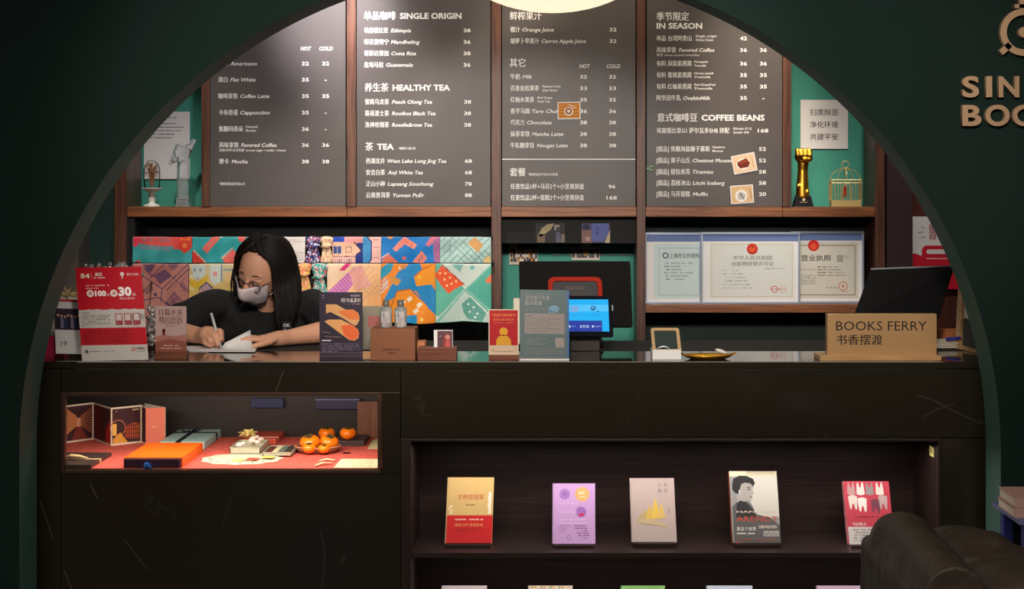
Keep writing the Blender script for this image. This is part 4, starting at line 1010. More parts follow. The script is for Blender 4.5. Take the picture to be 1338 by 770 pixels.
# gift bags and boxes behind the promo sign
q = onC(84, 453)
solo('hat_box', box(BM(), q.x-.07, q.x+.08, q.y, q.y+.16, ZTOP, wz(392, q.y), .004), M['offwhite'], 'cream box behind the calendar tied with thin gold cord', 'box')
bm = BM()
for i in range(6):
    a = 2*PI*i/6; c0 = P(88, 385, 4.60); tube(bm, [c0, c0+Vector((.03*math.cos(a), .01, .012+.02*math.sin(a))), c0+Vector((.036*math.cos(a+.5), .0, .01*math.sin(a+.5))), c0], .0035, 6)
tube(bm, [P(88, 385, 4.60), P(89, 400, 4.56), P(87, 420, 4.53)], .003, 6)
solo('cord_bow', bm, mat('gold_cord', (196, 170, 120), .5), 'gold cord bow on the cream box behind the calendar', 'bow', smooth=True)
q = onC(66, 466)
solo('pink_pouch', hull(BM(), [q+Vector((-.06, 0, 0)), q+Vector((.04, 0, 0)), q+Vector((.04, .05, 0)), q+Vector((-.06, .05, 0)), q+Vector((-.05, .02, .055)), q+Vector((.03, .02, .06)), q+Vector((.03, .04, .06)), q+Vector((-.05, .04, .055))]), mat('magenta_paper', (170, 24, 66), .5), 'magenta pouch at the far left end of the counter', 'pouch')
# bag of foil-wrapped sweets behind the sign
foil = mat('silver_foil', (214, 208, 206), .25, metal=.8, var=.4, scale=60)
sw = thing('sweets_bowl', 'clear bowl heaped with silver wrapped sweets behind the red sign', 'bowl', onC(150, 455))
c0 = onC(150, 455)
lathe(bm := BM(), [(0, 0), (.08, 0), (.105, .06), (.118, .21), (.115, .21), (.102, .06), (.078, .004), (0, .004)], c0, 32, 1, .5)
part('glass_bowl', bm, thin_glass('bowl_glass', (252, 252, 252), fr=1.02), sw, smooth=True)
bm = BM(); rr = random.Random(3)
for i in range(230):
    t_ = rr.random(); a = rr.random()*2*PI; R_ = (.075+.035*t_)*math.sqrt(rr.random())
    prim(bm, 'ico', Matrix.Translation(c0+Vector((R_*math.cos(a), R_*math.sin(a)*.45, .015+.262*t_*(1-.07*abs(math.cos(a)))))) @ Matrix.Rotation(rr.random()*6, 4, 'Y') @ Matrix.Rotation(rr.random()*6, 4, 'Z') @ Matrix.Diagonal((.016, .007, .008, 1)), s=1)
tag(part('wrapped_sweets', bm, foil, sw), kind='stuff')
bm = BM()
for i in range(45):
    prim(bm, 'ico', Matrix.Translation(onC(196+rr.uniform(-4, 6), 457)+Vector((0, rr.uniform(0, .05), .008+rr.random()*.12))) @ Matrix.Rotation(rr.random()*6, 4, 'Y') @ Matrix.Diagonal((.015, .007, .008, 1)), s=1)
tag(solo('foil_sweets', bm, foil, 'heap of silver foil sweets between the red sign and the poem placard', 'sweets'), kind='stuff')
# poem placard on a wooden block
q = onC(222, 469.5)
pb = thing('poem_placard', 'small brownish poem placard with four-character lines standing in a wood block', 'placard', q)
x0, x1 = wx(202.5, q.y), wx(243.5, q.y)
part('base_block', box(BM(), x0, x1, q.y, q.y+.03, ZTOP, wz(459, q.y), .001), M['walnut_block'], pb)
TL, TR, BLc = P(203, 400, q.y+.012), P(243.5, 400.5, q.y+.012), P(203, 458.5, q.y+.012)
part('panel', slab(BM(), TL, TR, BLc, Vector((0, -1, 0)), .003), mat('placard_paper', (170, 140, 132), .6), pb)
r_, d_, n_ = quad_frame(TL, TR, BLc, 40, 58); cv = Canvas(TL, r_, d_, n_); cv.rect(0, 0, 40, 58, (176, 148, 142)); cv.up()
cv.text('日暮乡关', 5, 8, 9, (98, 52, 46), w=30, bold=.03); cv.text('晴川历历', 5, 17.5, 9, (98, 52, 46), w=30, bold=.03); cv.greek(8, 32, 22.5, 1.6, (110, 70, 64)); cv.greek(14, 26, 26, 1.3, (110, 70, 64))
cv.poly([(0, 40), (12, 37), (24, 39), (40, 36), (40, 58), (0, 58)], (160, 108, 96)); cv.up(); cv.poly([(0, 47), (18, 42), (40, 46), (40, 58), (0, 58)], (136, 76, 62)); cv.up()
cv.rect(9, 31, 13, 37.5, (110, 44, 40)); cv.circ(11, 31, 2, (110, 44, 40)); cv.greek(11, 30, 51, 1.3, (210, 180, 166)); cv.greek(6, 34, 54.5, 1.3, (210, 180, 166))
cv.build('placard_print', pb)
# papers the clerk writes on
def flatsheet(name, label, pts, z, m, lift=None):
    q = [onC(*p_)+Vector((0, 0, z)) for p_ in pts]
    if lift: 
        for i, h in lift.items(): q[i] = q[i]+Vector((0, 0, h))
    return solo(name, hull(BM(), q+[v+Vector((0, 0, .0015)) for v in q]), m, label, 'paper')
flatsheet('paper_stack', 'flat white papers on the counter under the writing hand', ((243, 459.5), (300, 460.5), (300, 452.5), (243, 453)), .0005, M['white'])
flatsheet('form_sheet', 'white form sheet under the resting hand', ((272, 461), (333, 461.2), (338, 453), (280, 454)), .0026, M['white'])
bm = BM(); N_ = 8; rows_ = []
for j in range(N_+1):
    t_ = j/N_; a, b = onC(284+8*t_, 459), onC(332-11*t_*.6, 459-3*t_)
    rows_.append([bm.verts.new(a.lerp(b, k/4)+Vector((0, .02*t_, .005+.052*t_*t_*(.35+.65*k/4)))) for k in range(5)])
for A_, B_ in zip(rows_, rows_[1:]):
    for k in range(4): bm.faces.new((A_[k], A_[k+1], B_[k+1], B_[k]))
o = solo('lifted_page', bm, M['white'], 'white page with its corner lifted between the clerk\'s two hands', 'paper', smooth=True)
md = o.modifiers.new('thickness', 'SOLIDIFY'); md.thickness = .0008
# purple half-price sign
r, cv = card('book_sale_sign', 'dark purple sign with an open orange book, advertising discounted books', 'sign', (417.5, 382, 4.36), (473.5, 382, 4.36), (417.5, 470.8, 4.325), 56, 89, mat('purple_card', (38, 30, 44), .6, spec=.2))
cv.rect(0, 0, 56, 89, (42, 31, 48)); cv.up()
cv.rect(3.5, 4, 6, 4.8, (150, 140, 160)); cv.rect(3.5, 7, 6, 7.8, (150, 140, 160)); cv.text('书店限时', 40, 4.6, 3, (180, 170, 184), w=13)
cv.text('图书', 28.5, 10.6, 6, (196, 182, 178), w=11, bold=.02); cv.text('5.5', 40, 10.4, 7, (206, 190, 184), w=8.5, bold=.04, italic=.2); cv.text('折', 49, 10.6, 5.6, (196, 182, 178), w=4.8, bold=.02); cv.greek(34, 53, 15.6, 1.4, (150, 130, 140))
cv.poly([(8.5, 16), (22, 16), (34, 23), (44, 23), (50, 27), (52, 32), (52, 37), (48.5, 43), (46, 44), (30, 34), (14, 26), (8.5, 28)], (206, 152, 98)).up()
cv.poly([(24, 25), (34, 23.5), (44, 23.5), (49.5, 27), (51.5, 32), (51.4, 36), (40, 36), (32, 32)], (216, 112, 56)).up()
cv.poly([(8, 29), (14, 34), (18, 35), (18, 31), (11, 28)], (48, 36, 54)); cv.poly([(6.5, 38.5), (12, 36), (17, 36), (28, 36), (44, 44), (50, 49), (51.6, 54), (50.5, 60), (46, 63.5), (39, 63), (28, 55)], (214, 154, 92)).up()
cv.poly([(28, 44), (40, 42.5), (47, 46.5), (51, 52), (50.6, 58), (46, 63), (40, 62.6), (32, 56)], (220, 96, 48)).up()
cv.line(3, 52, 14, 53.5, .6, (150, 120, 120)); cv.line(7, 58, 28, 59, .6, (150, 120, 120)); cv.rect(3, 62.8, 15, 64.2, (200, 190, 196))
for k in range(5): cv.greek(3, 52 if k < 4 else 24, 68+k*2.5, 1.2, (128, 114, 140), k)
for y in (79.5, 83.5): cv.line(0, y, 56, y, .5, (120, 100, 104))
cv.build('sign_print', r, M['gloss_print'])
# carton card behind the kraft box
r, cv = card('grey_leaflet', 'grey-green leaflet with a pink square pattern behind the brown box', 'leaflet', (473, 400, 4.50), (505, 400, 4.50), (473, 457, 4.48), 32, 57, mat('greygreen_card', (132, 126, 108), .7))
cv.rect(8, 13, 24, 28, (150, 100, 92)); cv.up()
for k in range(14):
    for j in range(10):
        if (k*7+j*5+k*j) % 3: cv.rect(8+k*1.14, 13+j*1.5, 8.8+k*1.14, 14+j*1.5, (186, 80, 76))
cv.build('leaflet_print', r)
# brown box, bottles
q = onC(514, 471); z1 = wz(430, q.y)
kb = thing('brown_carton', 'brown carton with faint lettering carrying two clear bottles', 'box', q)
part('carton', box(BM(), wx(484, q.y), wx(542.5, q.y), q.y, q.y+.10, ZTOP, z1, .0015), M['kraft'], kb)
cv = Canvas(P(0, 0, q.y), (q.y/F, 0, 0), (0, 0, -q.y/F), (0, -1, 0)); cv.greek(500, 523, 457, 2.6, (84, 44, 30), 1, 1); cv.greek(507, 517, 461.5, 2.6, (84, 44, 30), 2, 1); cv.build('lettering', kb)
solo('brown_card', box(BM(), wx(543, 4.42), wx(556, 4.42), 4.40, 4.46, ZTOP, wz(446, 4.42), .001), mat('tan_card', (190, 120, 80), .7), 'tan card edge standing right of the brown carton', 'card')
def bottle(label, px, yb):
    Y = yb; c = Vector((wx(px, Y), Y, z1)); r_ = thing('clear_bottle', label, 'bottle', c, 'clear square-shouldered bottles on the carton')
    bm = BM(); prof = [(0, 0), (.017, 0), (.0185, .002), (.0185, .052), (.0165, .058), (.0085, .060), (.0085, .062), (0, .062)]
    lathe(bm, prof, c, 32); part('glass_body', bm, mat('bottle_glass', (226, 232, 230), .08, trans=.75, ior=1.35, var=0), r_, smooth=True)
    lathe(BM_ := BM(), [(0, .062), (.0095, .062), (.0098, .064), (.0095, .080), (0, .0805)], c, 24); part('cap', BM_, mat('grey_cap', (96, 96, 90), .4), r_, smooth=True)
    cv = Canvas(c+Vector((-.012, -.0187, .048)), (.001, 0, 0), (0, 0, -.001), (0, -1, 0)); cv.rect(0, 0, 24, 34, (178, 172, 170)); cv.up(); cv.text('净', 3, 6, 7, (60, 60, 84)); cv.circ(7, 13, 3, (70, 80, 130)); 
    for k in range(5): cv.greek(3, 20, 19+k*3, 1.7, (110, 80, 84), k)
    cv.build('label_print', r_)
bottle('clear capped bottle at the left on the brown carton', 504.5, 4.385); bottle('clear capped bottle at the right on the brown carton', 523.5, 4.385)
# walnut block with small photo
q = onC(571.5, 471)
wb = thing('photo_block', 'dark walnut block holding a small portrait photo', 'photo holder', q)
part('block', box(BM(), wx(546, q.y), wx(596.5, q.y), q.y, q.y+.05, ZTOP, wz(454.5, q.y), .001), M['walnut_block'], wb)
Y = q.y+.02; part('photo_card', box(BM(), wx(567, Y), wx(591.5, Y), Y, Y+.003, wz(455, Y), wz(431.5, Y)), M['white'], wb)
cv = Canvas(P(567, 431.5, Y), (Y/F, 0, 0), (0, 0, -Y/F), (0, -1, 0)); cv.rect(4.5, 1, 24, 23, (96, 62, 66)); cv.up(); cv.poly([(12, 22), (13, 8), (17, 4), (21, 8), (22, 22)], (150, 60, 66)); cv.up(); cv.circ(18, 9, 3, (196, 140, 120)); cv.poly([(15, 22), (16, 13), (20, 13), (21, 22)], (190, 90, 84)); cv.greek(6, 10, 8, 1, (190, 170, 170)); cv.build('photo_print', wb)
# red booklet on block
q = onC(658, 470.5)
rb_ = thing('red_booklet', 'red booklet with a gold figure standing in a walnut block', 'booklet', q)
part('base_block', box(BM(), wx(638.5, q.y), wx(678, q.y), q.y, q.y+.03, ZTOP, wz(464, q.y), .001), M['walnut_block'], rb_)
Y = q.y+.012; part('panel', box(BM(), wx(638.5, Y), wx(677.5, Y), Y, Y+.003, wz(463.5, Y), wz(404.5, Y)), M['offwhite'], rb_)
cv = Canvas(P(638.5, 404.5, Y), (Y/F, 0, 0), (0, 0, -Y/F), (0, -1, 0)); cv.rect(1, 1, 38, 47, (168, 26, 34)); cv.rect(1, 47, 38, 58, (198, 172, 146)); cv.up()
cv.text('写给孩子的传家书', 4, 7.5, 4.4, (214, 130, 70), w=31, bold=.03); cv.text('家风与家训读本', 6, 13.2, 3.4, (214, 130, 70), w=27, bold=.02); cv.greek(6, 33, 17.3, 1, (206, 120, 70))
cv.circ(19.5, 29, 5.5, (204, 146, 40)); cv.poly([(10, 47), (10, 40), (13, 35.5), (19, 33), (25, 35), (29, 40), (29.5, 47)], (204, 146, 40)); cv.greek(8, 32, 55, 1.3, (140, 100, 80)); cv.greek(4, 7, 53.5, 1.6, (120, 80, 60)); cv.build('booklet_print', rb_)
# acrylic notice
r, cv = card('menu_notice', 'translucent grey-blue acrylic notice for afternoon tea sets before the till', 'notice', (679.5, 378.5, 4.34), (743.5, 379.5, 4.34), (679.5, 467, 4.325), 64, 88.5, mat('grey_blue_sheet', (112, 124, 128), .35, var=.04))
cv.rect(0, 0, 64, 88, (96, 110, 112)); cv.up(); cv.poly([(64, 0), (64, 88), (61.5, 88), (61.5, 0)], (72, 108, 160)); cv.rect(6, 31, 58, 57.5, (142, 134, 130)); cv.up()
cv.text('文学馆下午茶', 7, 10.6, 7, (154, 148, 142), w=32, bold=.03); cv.text('图书套餐', 7, 17.5, 7, (154, 148, 142), w=22, bold=.03); cv.circ(44, 25, 7, (120, 156, 178), 4.6); cv.poly([(37, 31), (38, 26), (44, 28)], (120, 156, 178)); cv.greek(7, 40, 5.2, 1, (140, 136, 132))
for k in range(2): cv.line(6, 24+k*3, 50, 24+k*3, .7, (128, 122, 118))
cv.greek(8, 16, 34.5, 1.6, (100, 90, 88))
for k in range(6): cv.greek(8, 52-(k % 2)*14, 38+k*3.2, 1.3, (116, 106, 100), k)
for k in range(3): cv.greek(8, 34-6*(k == 1), 64+k*3.5, 1.2, (140, 136, 126), k)
for k in range(3): cv.line(6, 77+k*3.2, 56, 77+k*3.2, .6, (134, 128, 120))
cv.rect(46, 62.5, 57.5, 75, (150, 142, 136)); cv.build('notice_print', r, M['gloss_print'])
part('foot', box(BM(), wx(679.5, 4.33), wx(744, 4.33), 4.322, 4.40, ZTOP, ZTOP+.004, .001), M['white'], r)
# ------------------------------------------------------------------ till, screens, small things at right
tl = thing('till_monitor', 'big black till monitor seen from behind, with a red loop and grey lettering', 'monitor', Vector((wx(750, 4.8), 4.8, ZTOP)))
TL, TR, BLc = P(678, 341.5, 4.86), P(823.5, 341.5, 4.86), P(679.5, 427, 4.80)
r_, d_, n_ = quad_frame(TL, TR, BLc, 145, 86)
pts = []
def rounded(x0, y0, x1, y1, rad, n=5):
    o = []
    for cx, cy, a0 in ((x1-rad, y0+rad, -90), (x1-rad, y1-rad, 0), (x0+rad, y1-rad, 90), (x0+rad, y0+rad, 180)):
        for i in range(n+1): a = math.radians(a0+90*i/n); o.append((cx+rad*math.cos(a), cy+rad*math.sin(a)))
    return o
def plate(O_, r_, d_, n_, outline, t0, t1, hole=None):
    bm = BM(); f = lambda u, v, t: O_+r_*u+d_*v+n_*t
    A_ = [bm.verts.new(f(u, v, t1)) for u, v in outline]; B_ = [bm.verts.new(f(u, v, t0)) for u, v in outline]; n = len(outline)
    for k in range(n): bm.faces.new((A_[k], A_[(k+1) % n], B_[(k+1) % n], B_[k]))
    if hole is None: bm.faces.new(A_); bm.faces.new(B_[::-1])
    else:
        C_ = [bm.verts.new(f(u, v, t1)) for u, v in hole]; D_ = [bm.verts.new(f(u, v, t0)) for u, v in hole]
        for k in range(n):
            j = (k+1) % n; bm.faces.new((C_[k], D_[k], D_[j], C_[j])); bm.faces.new((A_[k], A_[j], C_[j], C_[k])); bm.faces.new((B_[k], B_[j], D_[j], D_[k]))
    return bm
part('casing', plate(TL, r_, d_, n_, rounded(0, 0, 145, 86, 3), -.02, 0), mat('till_black', (16, 13, 13), .8, spec=.15), tl)
out = rounded(37.5, 21.5, 107, 70, 8); inn = rounded(43, 27, 101.5, 64, 5)
part('red_loop', plate(TL, r_, d_, n_, out, 0, .008, inn), mat('red_orange_plastic', (150, 36, 20), .7, spec=.1), tl)
part('back_cover', plate(TL, r_, d_, n_, rounded(43.5, 27.5, 101, 66, 4), 0, .004), M['black'], tl)
cv = Canvas(TL, r_, d_, n_); cv.k = 40; cv.text('sunmi', 61, 35, 8, (84, 66, 60), w=23, bold=.02); cv.line(60, 44.5, 92, 44.5, .8, (60, 50, 46)); cv.build('lettering', tl)
part('neck', hull(BM(), [P(722, 446, 4.84), P(786, 446, 4.84), P(786, 446, 4.80), P(722, 446, 4.80), P(722, 420, 4.86), P(786, 420, 4.86), P(786, 420, 4.83), P(722, 420, 4.83)]), M['black'], tl)
part('base', box(BM(), wx(715, 4.8), wx(786.5, 4.8), 4.66, 4.88, ZTOP, ZTOP+.02, .003), mat('till_base', (46, 38, 34), .5), tl)
cs = thing('customer_screen', 'small customer screen glowing bright blue beside the acrylic notice', 'screen', Vector((wx(772, 4.55), 4.56, ZTOP)))
TL, TR, BLc = P(736, 387, 4.58), P(799.5, 387, 4.58), P(737.5, 440, 4.54); r_, d_, n_ = quad_frame(TL, TR, BLc, 63, 52.5)
part('bezel', plate(TL, r_, d_, n_, rounded(0, 0, 63, 52.5, 2), -.012, 0), mat('bezel_navy', (10, 14, 24), .8, spec=.1), cs)
cv = Canvas(TL, r_, d_, n_); cv.rect(3, 4.5, 58, 46, (22, 178, 246)); cv.up(); cv.rect(3, 11.5, 58, 20, (84, 196, 250)); cv.rect(3, 32, 49, 46, (38, 60, 160)); cv.up()
cv.rect(9, 13, 19, 21, (120, 170, 226)); cv.greek(8, 20, 25, 1, (40, 110, 200)); cv.greek(32, 50, 25, 1, (40, 110, 200)); cv.greek(36, 46, 10, 1, (40, 110, 200)); cv.ring(38, 16, 3, 1, (36, 50, 120)); cv.line(36, 16, 38, 17.6, 1, (36, 50, 120)); cv.line(38, 17.6, 42, 14, 1, (36, 50, 120)); cv.circ(44, 20, 1, (36, 50, 120)); cv.up()
cv.text('支付宝', 20, 39.5, 4, (210, 226, 250), w=12, bold=.03); cv.circ(6.5, 39.5, 1.7, (210, 226, 250)); cv.greek(9, 15, 39.5, 1.4, (110, 150, 220)); cv.circ(37, 39.5, 1.4, (210, 226, 250)); cv.greek(39.5, 47, 39.5, 1.4, (150, 180, 230))
cv.build('screen_picture', cs, M['screen'])
part('stand', box(BM(), wx(745, 4.56), wx(784, 4.56), 4.57, 4.63, ZTOP, wz(438, 4.58), .003), mat('stand_brown_black', (44, 36, 34), .5), cs)
part('side_button', box(BM(), wx(799.5, 4.56), wx(801, 4.56), 4.555, 4.57, wz(406, 4.56), wz(399, 4.56)), M['silver'], cs)
# ring frame on white box
q = onC(871, 470); rf = thing('ring_display', 'white block with a tilted gold square frame for a bracelet', 'display stand', q)
part('white_block', box(BM(), wx(852.5, q.y), wx(890, q.y), q.y, q.y+.07, ZTOP, wz(457.5, q.y), .001), M['white'], rf)
TL, TR, BLc = P(850, 428.5, q.y+.05), P(887, 428.5, q.y+.05), P(853, 460, q.y+.004); r_, d_, n_ = quad_frame(TL, TR, BLc, 37, 31)
part('gold_frame', plate(TL, r_, d_, n_, rounded(0, 0, 37, 31, 3), -.006, 0, rounded(4, 3.5, 33, 27.5, 2)), mat('champagne_gold', (206, 172, 126), .35, metal=.5), rf)
part('dark_pad', plate(TL, r_, d_, n_, rounded(3.5, 3, 33.5, 28, 2), -.005, -.003), M['dark_teal'], rf)
bm = tube(BM(), [P(859+ i*2.6, 456-3*math.sin(PI*i/6), q.y+.004) for i in range(7)], .0028, 6); part('bracelet', bm, M['silver'], rf, smooth=True)
# gold tray with soap-like item
c0 = onC(924.5, 469.2); gt = thing('gold_tray', 'oval polished gold tray with a small white pebble-shaped piece', 'tray', c0)
bm = lathe(BM(), [(0, 0), (.050, 0), (.066, .006), (.076, .012), (.074, .0135), (.064, .008), (.049, .002), (0, .002)], c0, 48, 1, .55); part('dish', bm, M['gold'], gt, smooth=True)
part('handle', tube(BM(), [c0+Vector((-.070, 0, .013)), c0+Vector((-.084, -.006, .018)), c0+Vector((-.080, .01, .019)), c0+Vector((-.070, .008, .013))], .0022, 6), M['gold'], gt, smooth=True)
part('handle', tube(BM(), [c0+Vector((.070, 0, .013)), c0+Vector((.083, -.006, .016)), c0+Vector((.080, .01, .017)), c0+Vector((.070, .008, .013))], .0022, 6), M['gold'], gt, smooth=True)
bm = BM(); prim(bm, 'sphere', Matrix.Translation(c0+Vector((.040, 0, .022))) @ Matrix.Rotation(.35, 4, 'Y') @ Matrix.Diagonal((.019, .012, .006, 1)))
solo('white_pebble', bm, M['ceramic'], 'white pebble-shaped piece resting on the right end of the gold tray', 'ornament', smooth=True)
# shop name block
q = onC(1150, 471.3); sb = thing('name_block', 'brushed gold block sign with black shop lettering on a pale wood base', 'sign', q)
part('base', box(BM(), wx(1071.5, q.y), wx(1230, q.y), q.y, q.y+.10, ZTOP, wz(465.5, q.y), .001), M['pale_wood'], sb)
Y = q.y+.02; part('plate', box(BM(), wx(1081, Y), wx(1224, Y), Y, Y+.03, wz(465.8, Y), wz(410.5, Y), .001), M['gold_sign'], sb)
cv = flat_canvas(Y); cv.text('BOOKS FERRY', 1092.5, 425.5, 17.4, (26, 22, 20), w=118.5, bold=.0); cv.text('书香摆渡', 1093, 444.3, 14.6, (26, 22, 20), w=60, bold=.02); cv.build('lettering', sb)
# black monitor at right
mn = thing('black_terminal', 'large black order screen leaning back behind the gold name block', 'monitor', Vector((wx(1170, 4.6), 4.6, ZTOP)))
bm = hull(BM(), [P(1113, 419, 4.50), P(1224, 424, 4.50), P(1224, 424, 4.53), P(1113, 419, 4.53), P(1138, 351.5, 4.66), P(1247.5, 347.5, 4.66), P(1247.5, 347.5, 4.69), P(1138, 351.5, 4.69)])
bmesh.ops.bevel(bm, geom=bm.edges[:], offset=.003, segments=2, affect='EDGES'); part('screen_back', bm, M['black'], mn)
part('top_edge', hull(BM(), [P(1138, 352.6, 4.656), P(1247, 348.6, 4.656), P(1247, 348.6, 4.69), P(1138, 352.6, 4.69), P(1138, 350.6, 4.656), P(1247, 346.6, 4.656), P(1247, 346.6, 4.69), P(1138, 350.6, 4.69)]), M['silver'], mn)
part('stand', hull(BM(), [P(1150, 449, 4.72), P(1200, 449, 4.72), P(1200, 449, 4.64), P(1150, 449, 4.64), P(1160, 400, 4.66), P(1192, 400, 4.66), P(1192, 400, 4.60), P(1160, 400, 4.60)]), M['black'], mn)
part('base', box(BM(), wx(1130, 4.6), wx(1215, 4.6), 4.50, 4.78, ZTOP, ZTOP+.012, .003), M['black'], mn)
# leaning picture frame, wooden tray, papers at the right end
TL, TR, BLc = P(1252, 376, 4.72), P(1300, 386, 4.50), P(1247.5, 455, 4.66); r_, d_, n_ = quad_frame(TL, TR, BLc, 45, 80)
pf = thing('picture_frame', 'pale wood picture frame leaning at the right end of the counter', 'picture frame', BLc)
o1 = [(0, 0), (45, 0), (45, 80), (0, 80)]; i1 = [(6, 6), (39, 6), (39, 74), (6, 74)]
part('frame', plate(TL, r_, d_, n_, o1, -.02, 0, i1), M['pale_wood'], pf)
part('picture', plate(TL, r_, d_, n_, [(5, 5), (40, 5), (40, 75), (5, 75)], -.016, -.010), M['white'], pf)
cv = Canvas(TL, r_, d_, n_); cv.k = -60; cv.rect(6, 38, 39, 74, (70, 72, 68)); cv.build('picture_print', pf)
q = onC(1236, 449); wt = thing('wooden_tray', 'pale wooden tray standing behind the papers at the right end', 'tray', Vector((q.x, 4.76, ZTOP)))
part('tray_side', box(BM(), wx(1196, 4.76), wx(1252, 4.76), 4.76, 4.775, ZTOP, wz(430, 4.76), .001), mat('orange_wood', (214, 130, 70), .6), wt)
part('tray_floor', box(BM(), wx(1196, 4.76), wx(1252, 4.76), 4.776, 4.88, ZTOP, ZTOP+.01, .001), M['pale_wood'], wt)
bm = BM(); q = onC(1236, 456)
for i in range(6): box(bm, q.x-.04+rnd.random()*.01, q.x+.035+rnd.random()*.01, q.y+rnd.random()*.01, q.y+.07, ZTOP+.002+.004*i, ZTOP+.005+.004*i, M=None)
solo('paper_pile', bm, M['offwhite'], 'small untidy pile of papers right of the gold name block', 'papers')
bm = BM(); tube(bm, [q+Vector((0, 0, .030)), q+Vector((.045, -.002, .034))], .005, 8)
solo('blue_marker', bm, mat('blue_plastic', (40, 50, 170), .4), 'blue marker pen lying on the pile of papers', 'pen', smooth=True)
# poster at the back right
r, cv = card('suitcase_poster', 'white poster with a red suitcase drawing, at the back right of the arch', 'poster', (1192.5, 283, 5.64), (1262, 283, 5.64), (1192.5, 378, 5.64), 69.5, 95, M['white'], .004)
cv.rect(0, 52, 69.5, 95, (206, 26, 50)); cv.up()
cv.poly([(0, 51)]+[(3+7*math.cos(a), 51+3*math.sin(a)) for a in (PI, PI*1.5, 2*PI)]+[(69, 48), (69, 54), (0, 54)], (206, 26, 50)); cv.up()
o_ = rounded(12, 38, 62, 60, 7); cv.poly(o_, (206, 26, 50)); cv.up(); cv.poly(rounded(18, 43, 58, 49, 2.5), (226, 222, 220)); cv.up()
cv.text('街', 21, 15, 11, (170, 40, 50), w=10); cv.text('百', 21, 25, 11, (170, 40, 50), w=10); cv.text('货', 33, 25, 11, (170, 40, 50), w=10); cv.text('角', 33, 15, 11, (170, 40, 50), w=10)
for a, b, c, d in ((11, 13, 15, 15), (7, 20.5, 14, 20.5), (11, 28, 16, 26)): cv.line(a, b, c, d, .7, (90, 80, 70))
cv.greek(18, 50, 55, 1.6, (240, 220, 220)); cv.build('poster_print', r)

# ------------------------------------------------------------------ certificates
def cert(label, x0, x1, y0, y1, Y, inner, inx, draw):
    r_ = thing('certificate', label, 'certificate', P((x0+x1)/2, y1, Y), 'framed certificates on the low shelf')
    z0, z1 = wz(398.5, YF)+.001, wz(y0, Y); f = 3.0*Y/F
    X0, X1 = wx(x0, Y), wx(x1, Y)
    for a, b, c, d in ((X0, X1, z1-f, z1), (X0, X1, z0, z0+f), (X0, X0+f*.8, z0+f, z1-f), (X1-f*.8, X1, z0+f, z1-f)): part('frame_edge', box(BM(), a, b, Y, Y+.016, c, d, .001), mat('cert_frame', (176, 186, 206), .3, metal=.5) if 'cert_frame' not in bpy.data.materials else bpy.data.materials['cert_frame'], r_)
    part('mat_board', box(BM(), X0+f*.7, X1-f*.7, Y+.006, Y+.012, z0+f*.8, z1-f*.8), M['white'], r_)
    cv = Canvas(P(0, 0, Y+.0058), ((Y+.0058)/F, 0, 0), (0, 0, -(Y+.0058)/F), (0, -1, 0)); cv.k = 1
    cv.rect(x0+2.5, y0+2.5, x1-2.5, y0+12, (104, 124, 172)); cv.rect(inx[0], inx[1], inx[2], inx[3], inner); cv.up(); draw(cv); cv.build('certificate_print', r_)  # blue top band paints a reflection in the frame glass
def c1(cv):
    cv.frame(861, 324, 914.5, 386, .7, (150, 168, 170)); cv.ring(869.6, 334, 4, 1.5, (50, 76, 110)); cv.text('上海市公共场所', 874.5, 334.3, 7.4, (52, 66, 72), w=39, bold=.02)
    for k in range(6): cv.greek(868, 875, 344+k*4.2, 2.2, (110, 130, 130), k); cv.greek(877, 906-(k % 3)*6, 344+k*4.2, 2.6, (150, 168, 166), k+9)
cert('first framed certificate from the left, pale blue with a round dark emblem', 842.5, 917, 304, 397.5, 5.600, (196, 214, 214), (854, 318, 916, 390), c1)
def c2(cv):
    cv.frame(929.5, 319, 1035.5, 388, .8, (206, 186, 140)); cv.up()
    cv.circ(983, 325.5, 7.2, (206, 44, 34)); cv.up().circ(983, 326.5, 4.4, (226, 90, 50)); cv.circ(983, 323, 1.1, (240, 190, 90))
    for i in range(5): a = PI*(.15+.7*i/4); cv.circ(983+5.6*math.cos(a), 325.5+5.6*math.sin(a), 1.3, (190, 30, 28))
    cv.text('中华人民共和国', 958.5, 337, 6, (120, 116, 112), w=50); cv.text('出版物经营许可证', 956, 344.8, 6, (104, 100, 96), w=55, bold=.01); cv.greek(998, 1024, 351, 1.3, (90, 90, 90), 2, .6)
    for k in range(6): cv.greek(943, 958, 353.5+k*4.6, 1.4, (110, 110, 108), k, .45); cv.greek(960, 968+(k*37 % 17), 353.5+k*4.6, 1.4, (130, 130, 128), k+5)
    cv.ring(1012, 378, 4.6, 1.1, (206, 90, 80)); cv.ring(1023, 378, 4.6, .7, (226, 160, 150)); cv.greek(1006, 1028, 378, 1.6, (206, 110, 96))
cert('certificate in the middle, cream with a red emblem and a red double seal', 916, 1045.5, 303.5, 397.3, 5.575, (214, 216, 210), (928, 317.5, 1037, 389.5), c2)
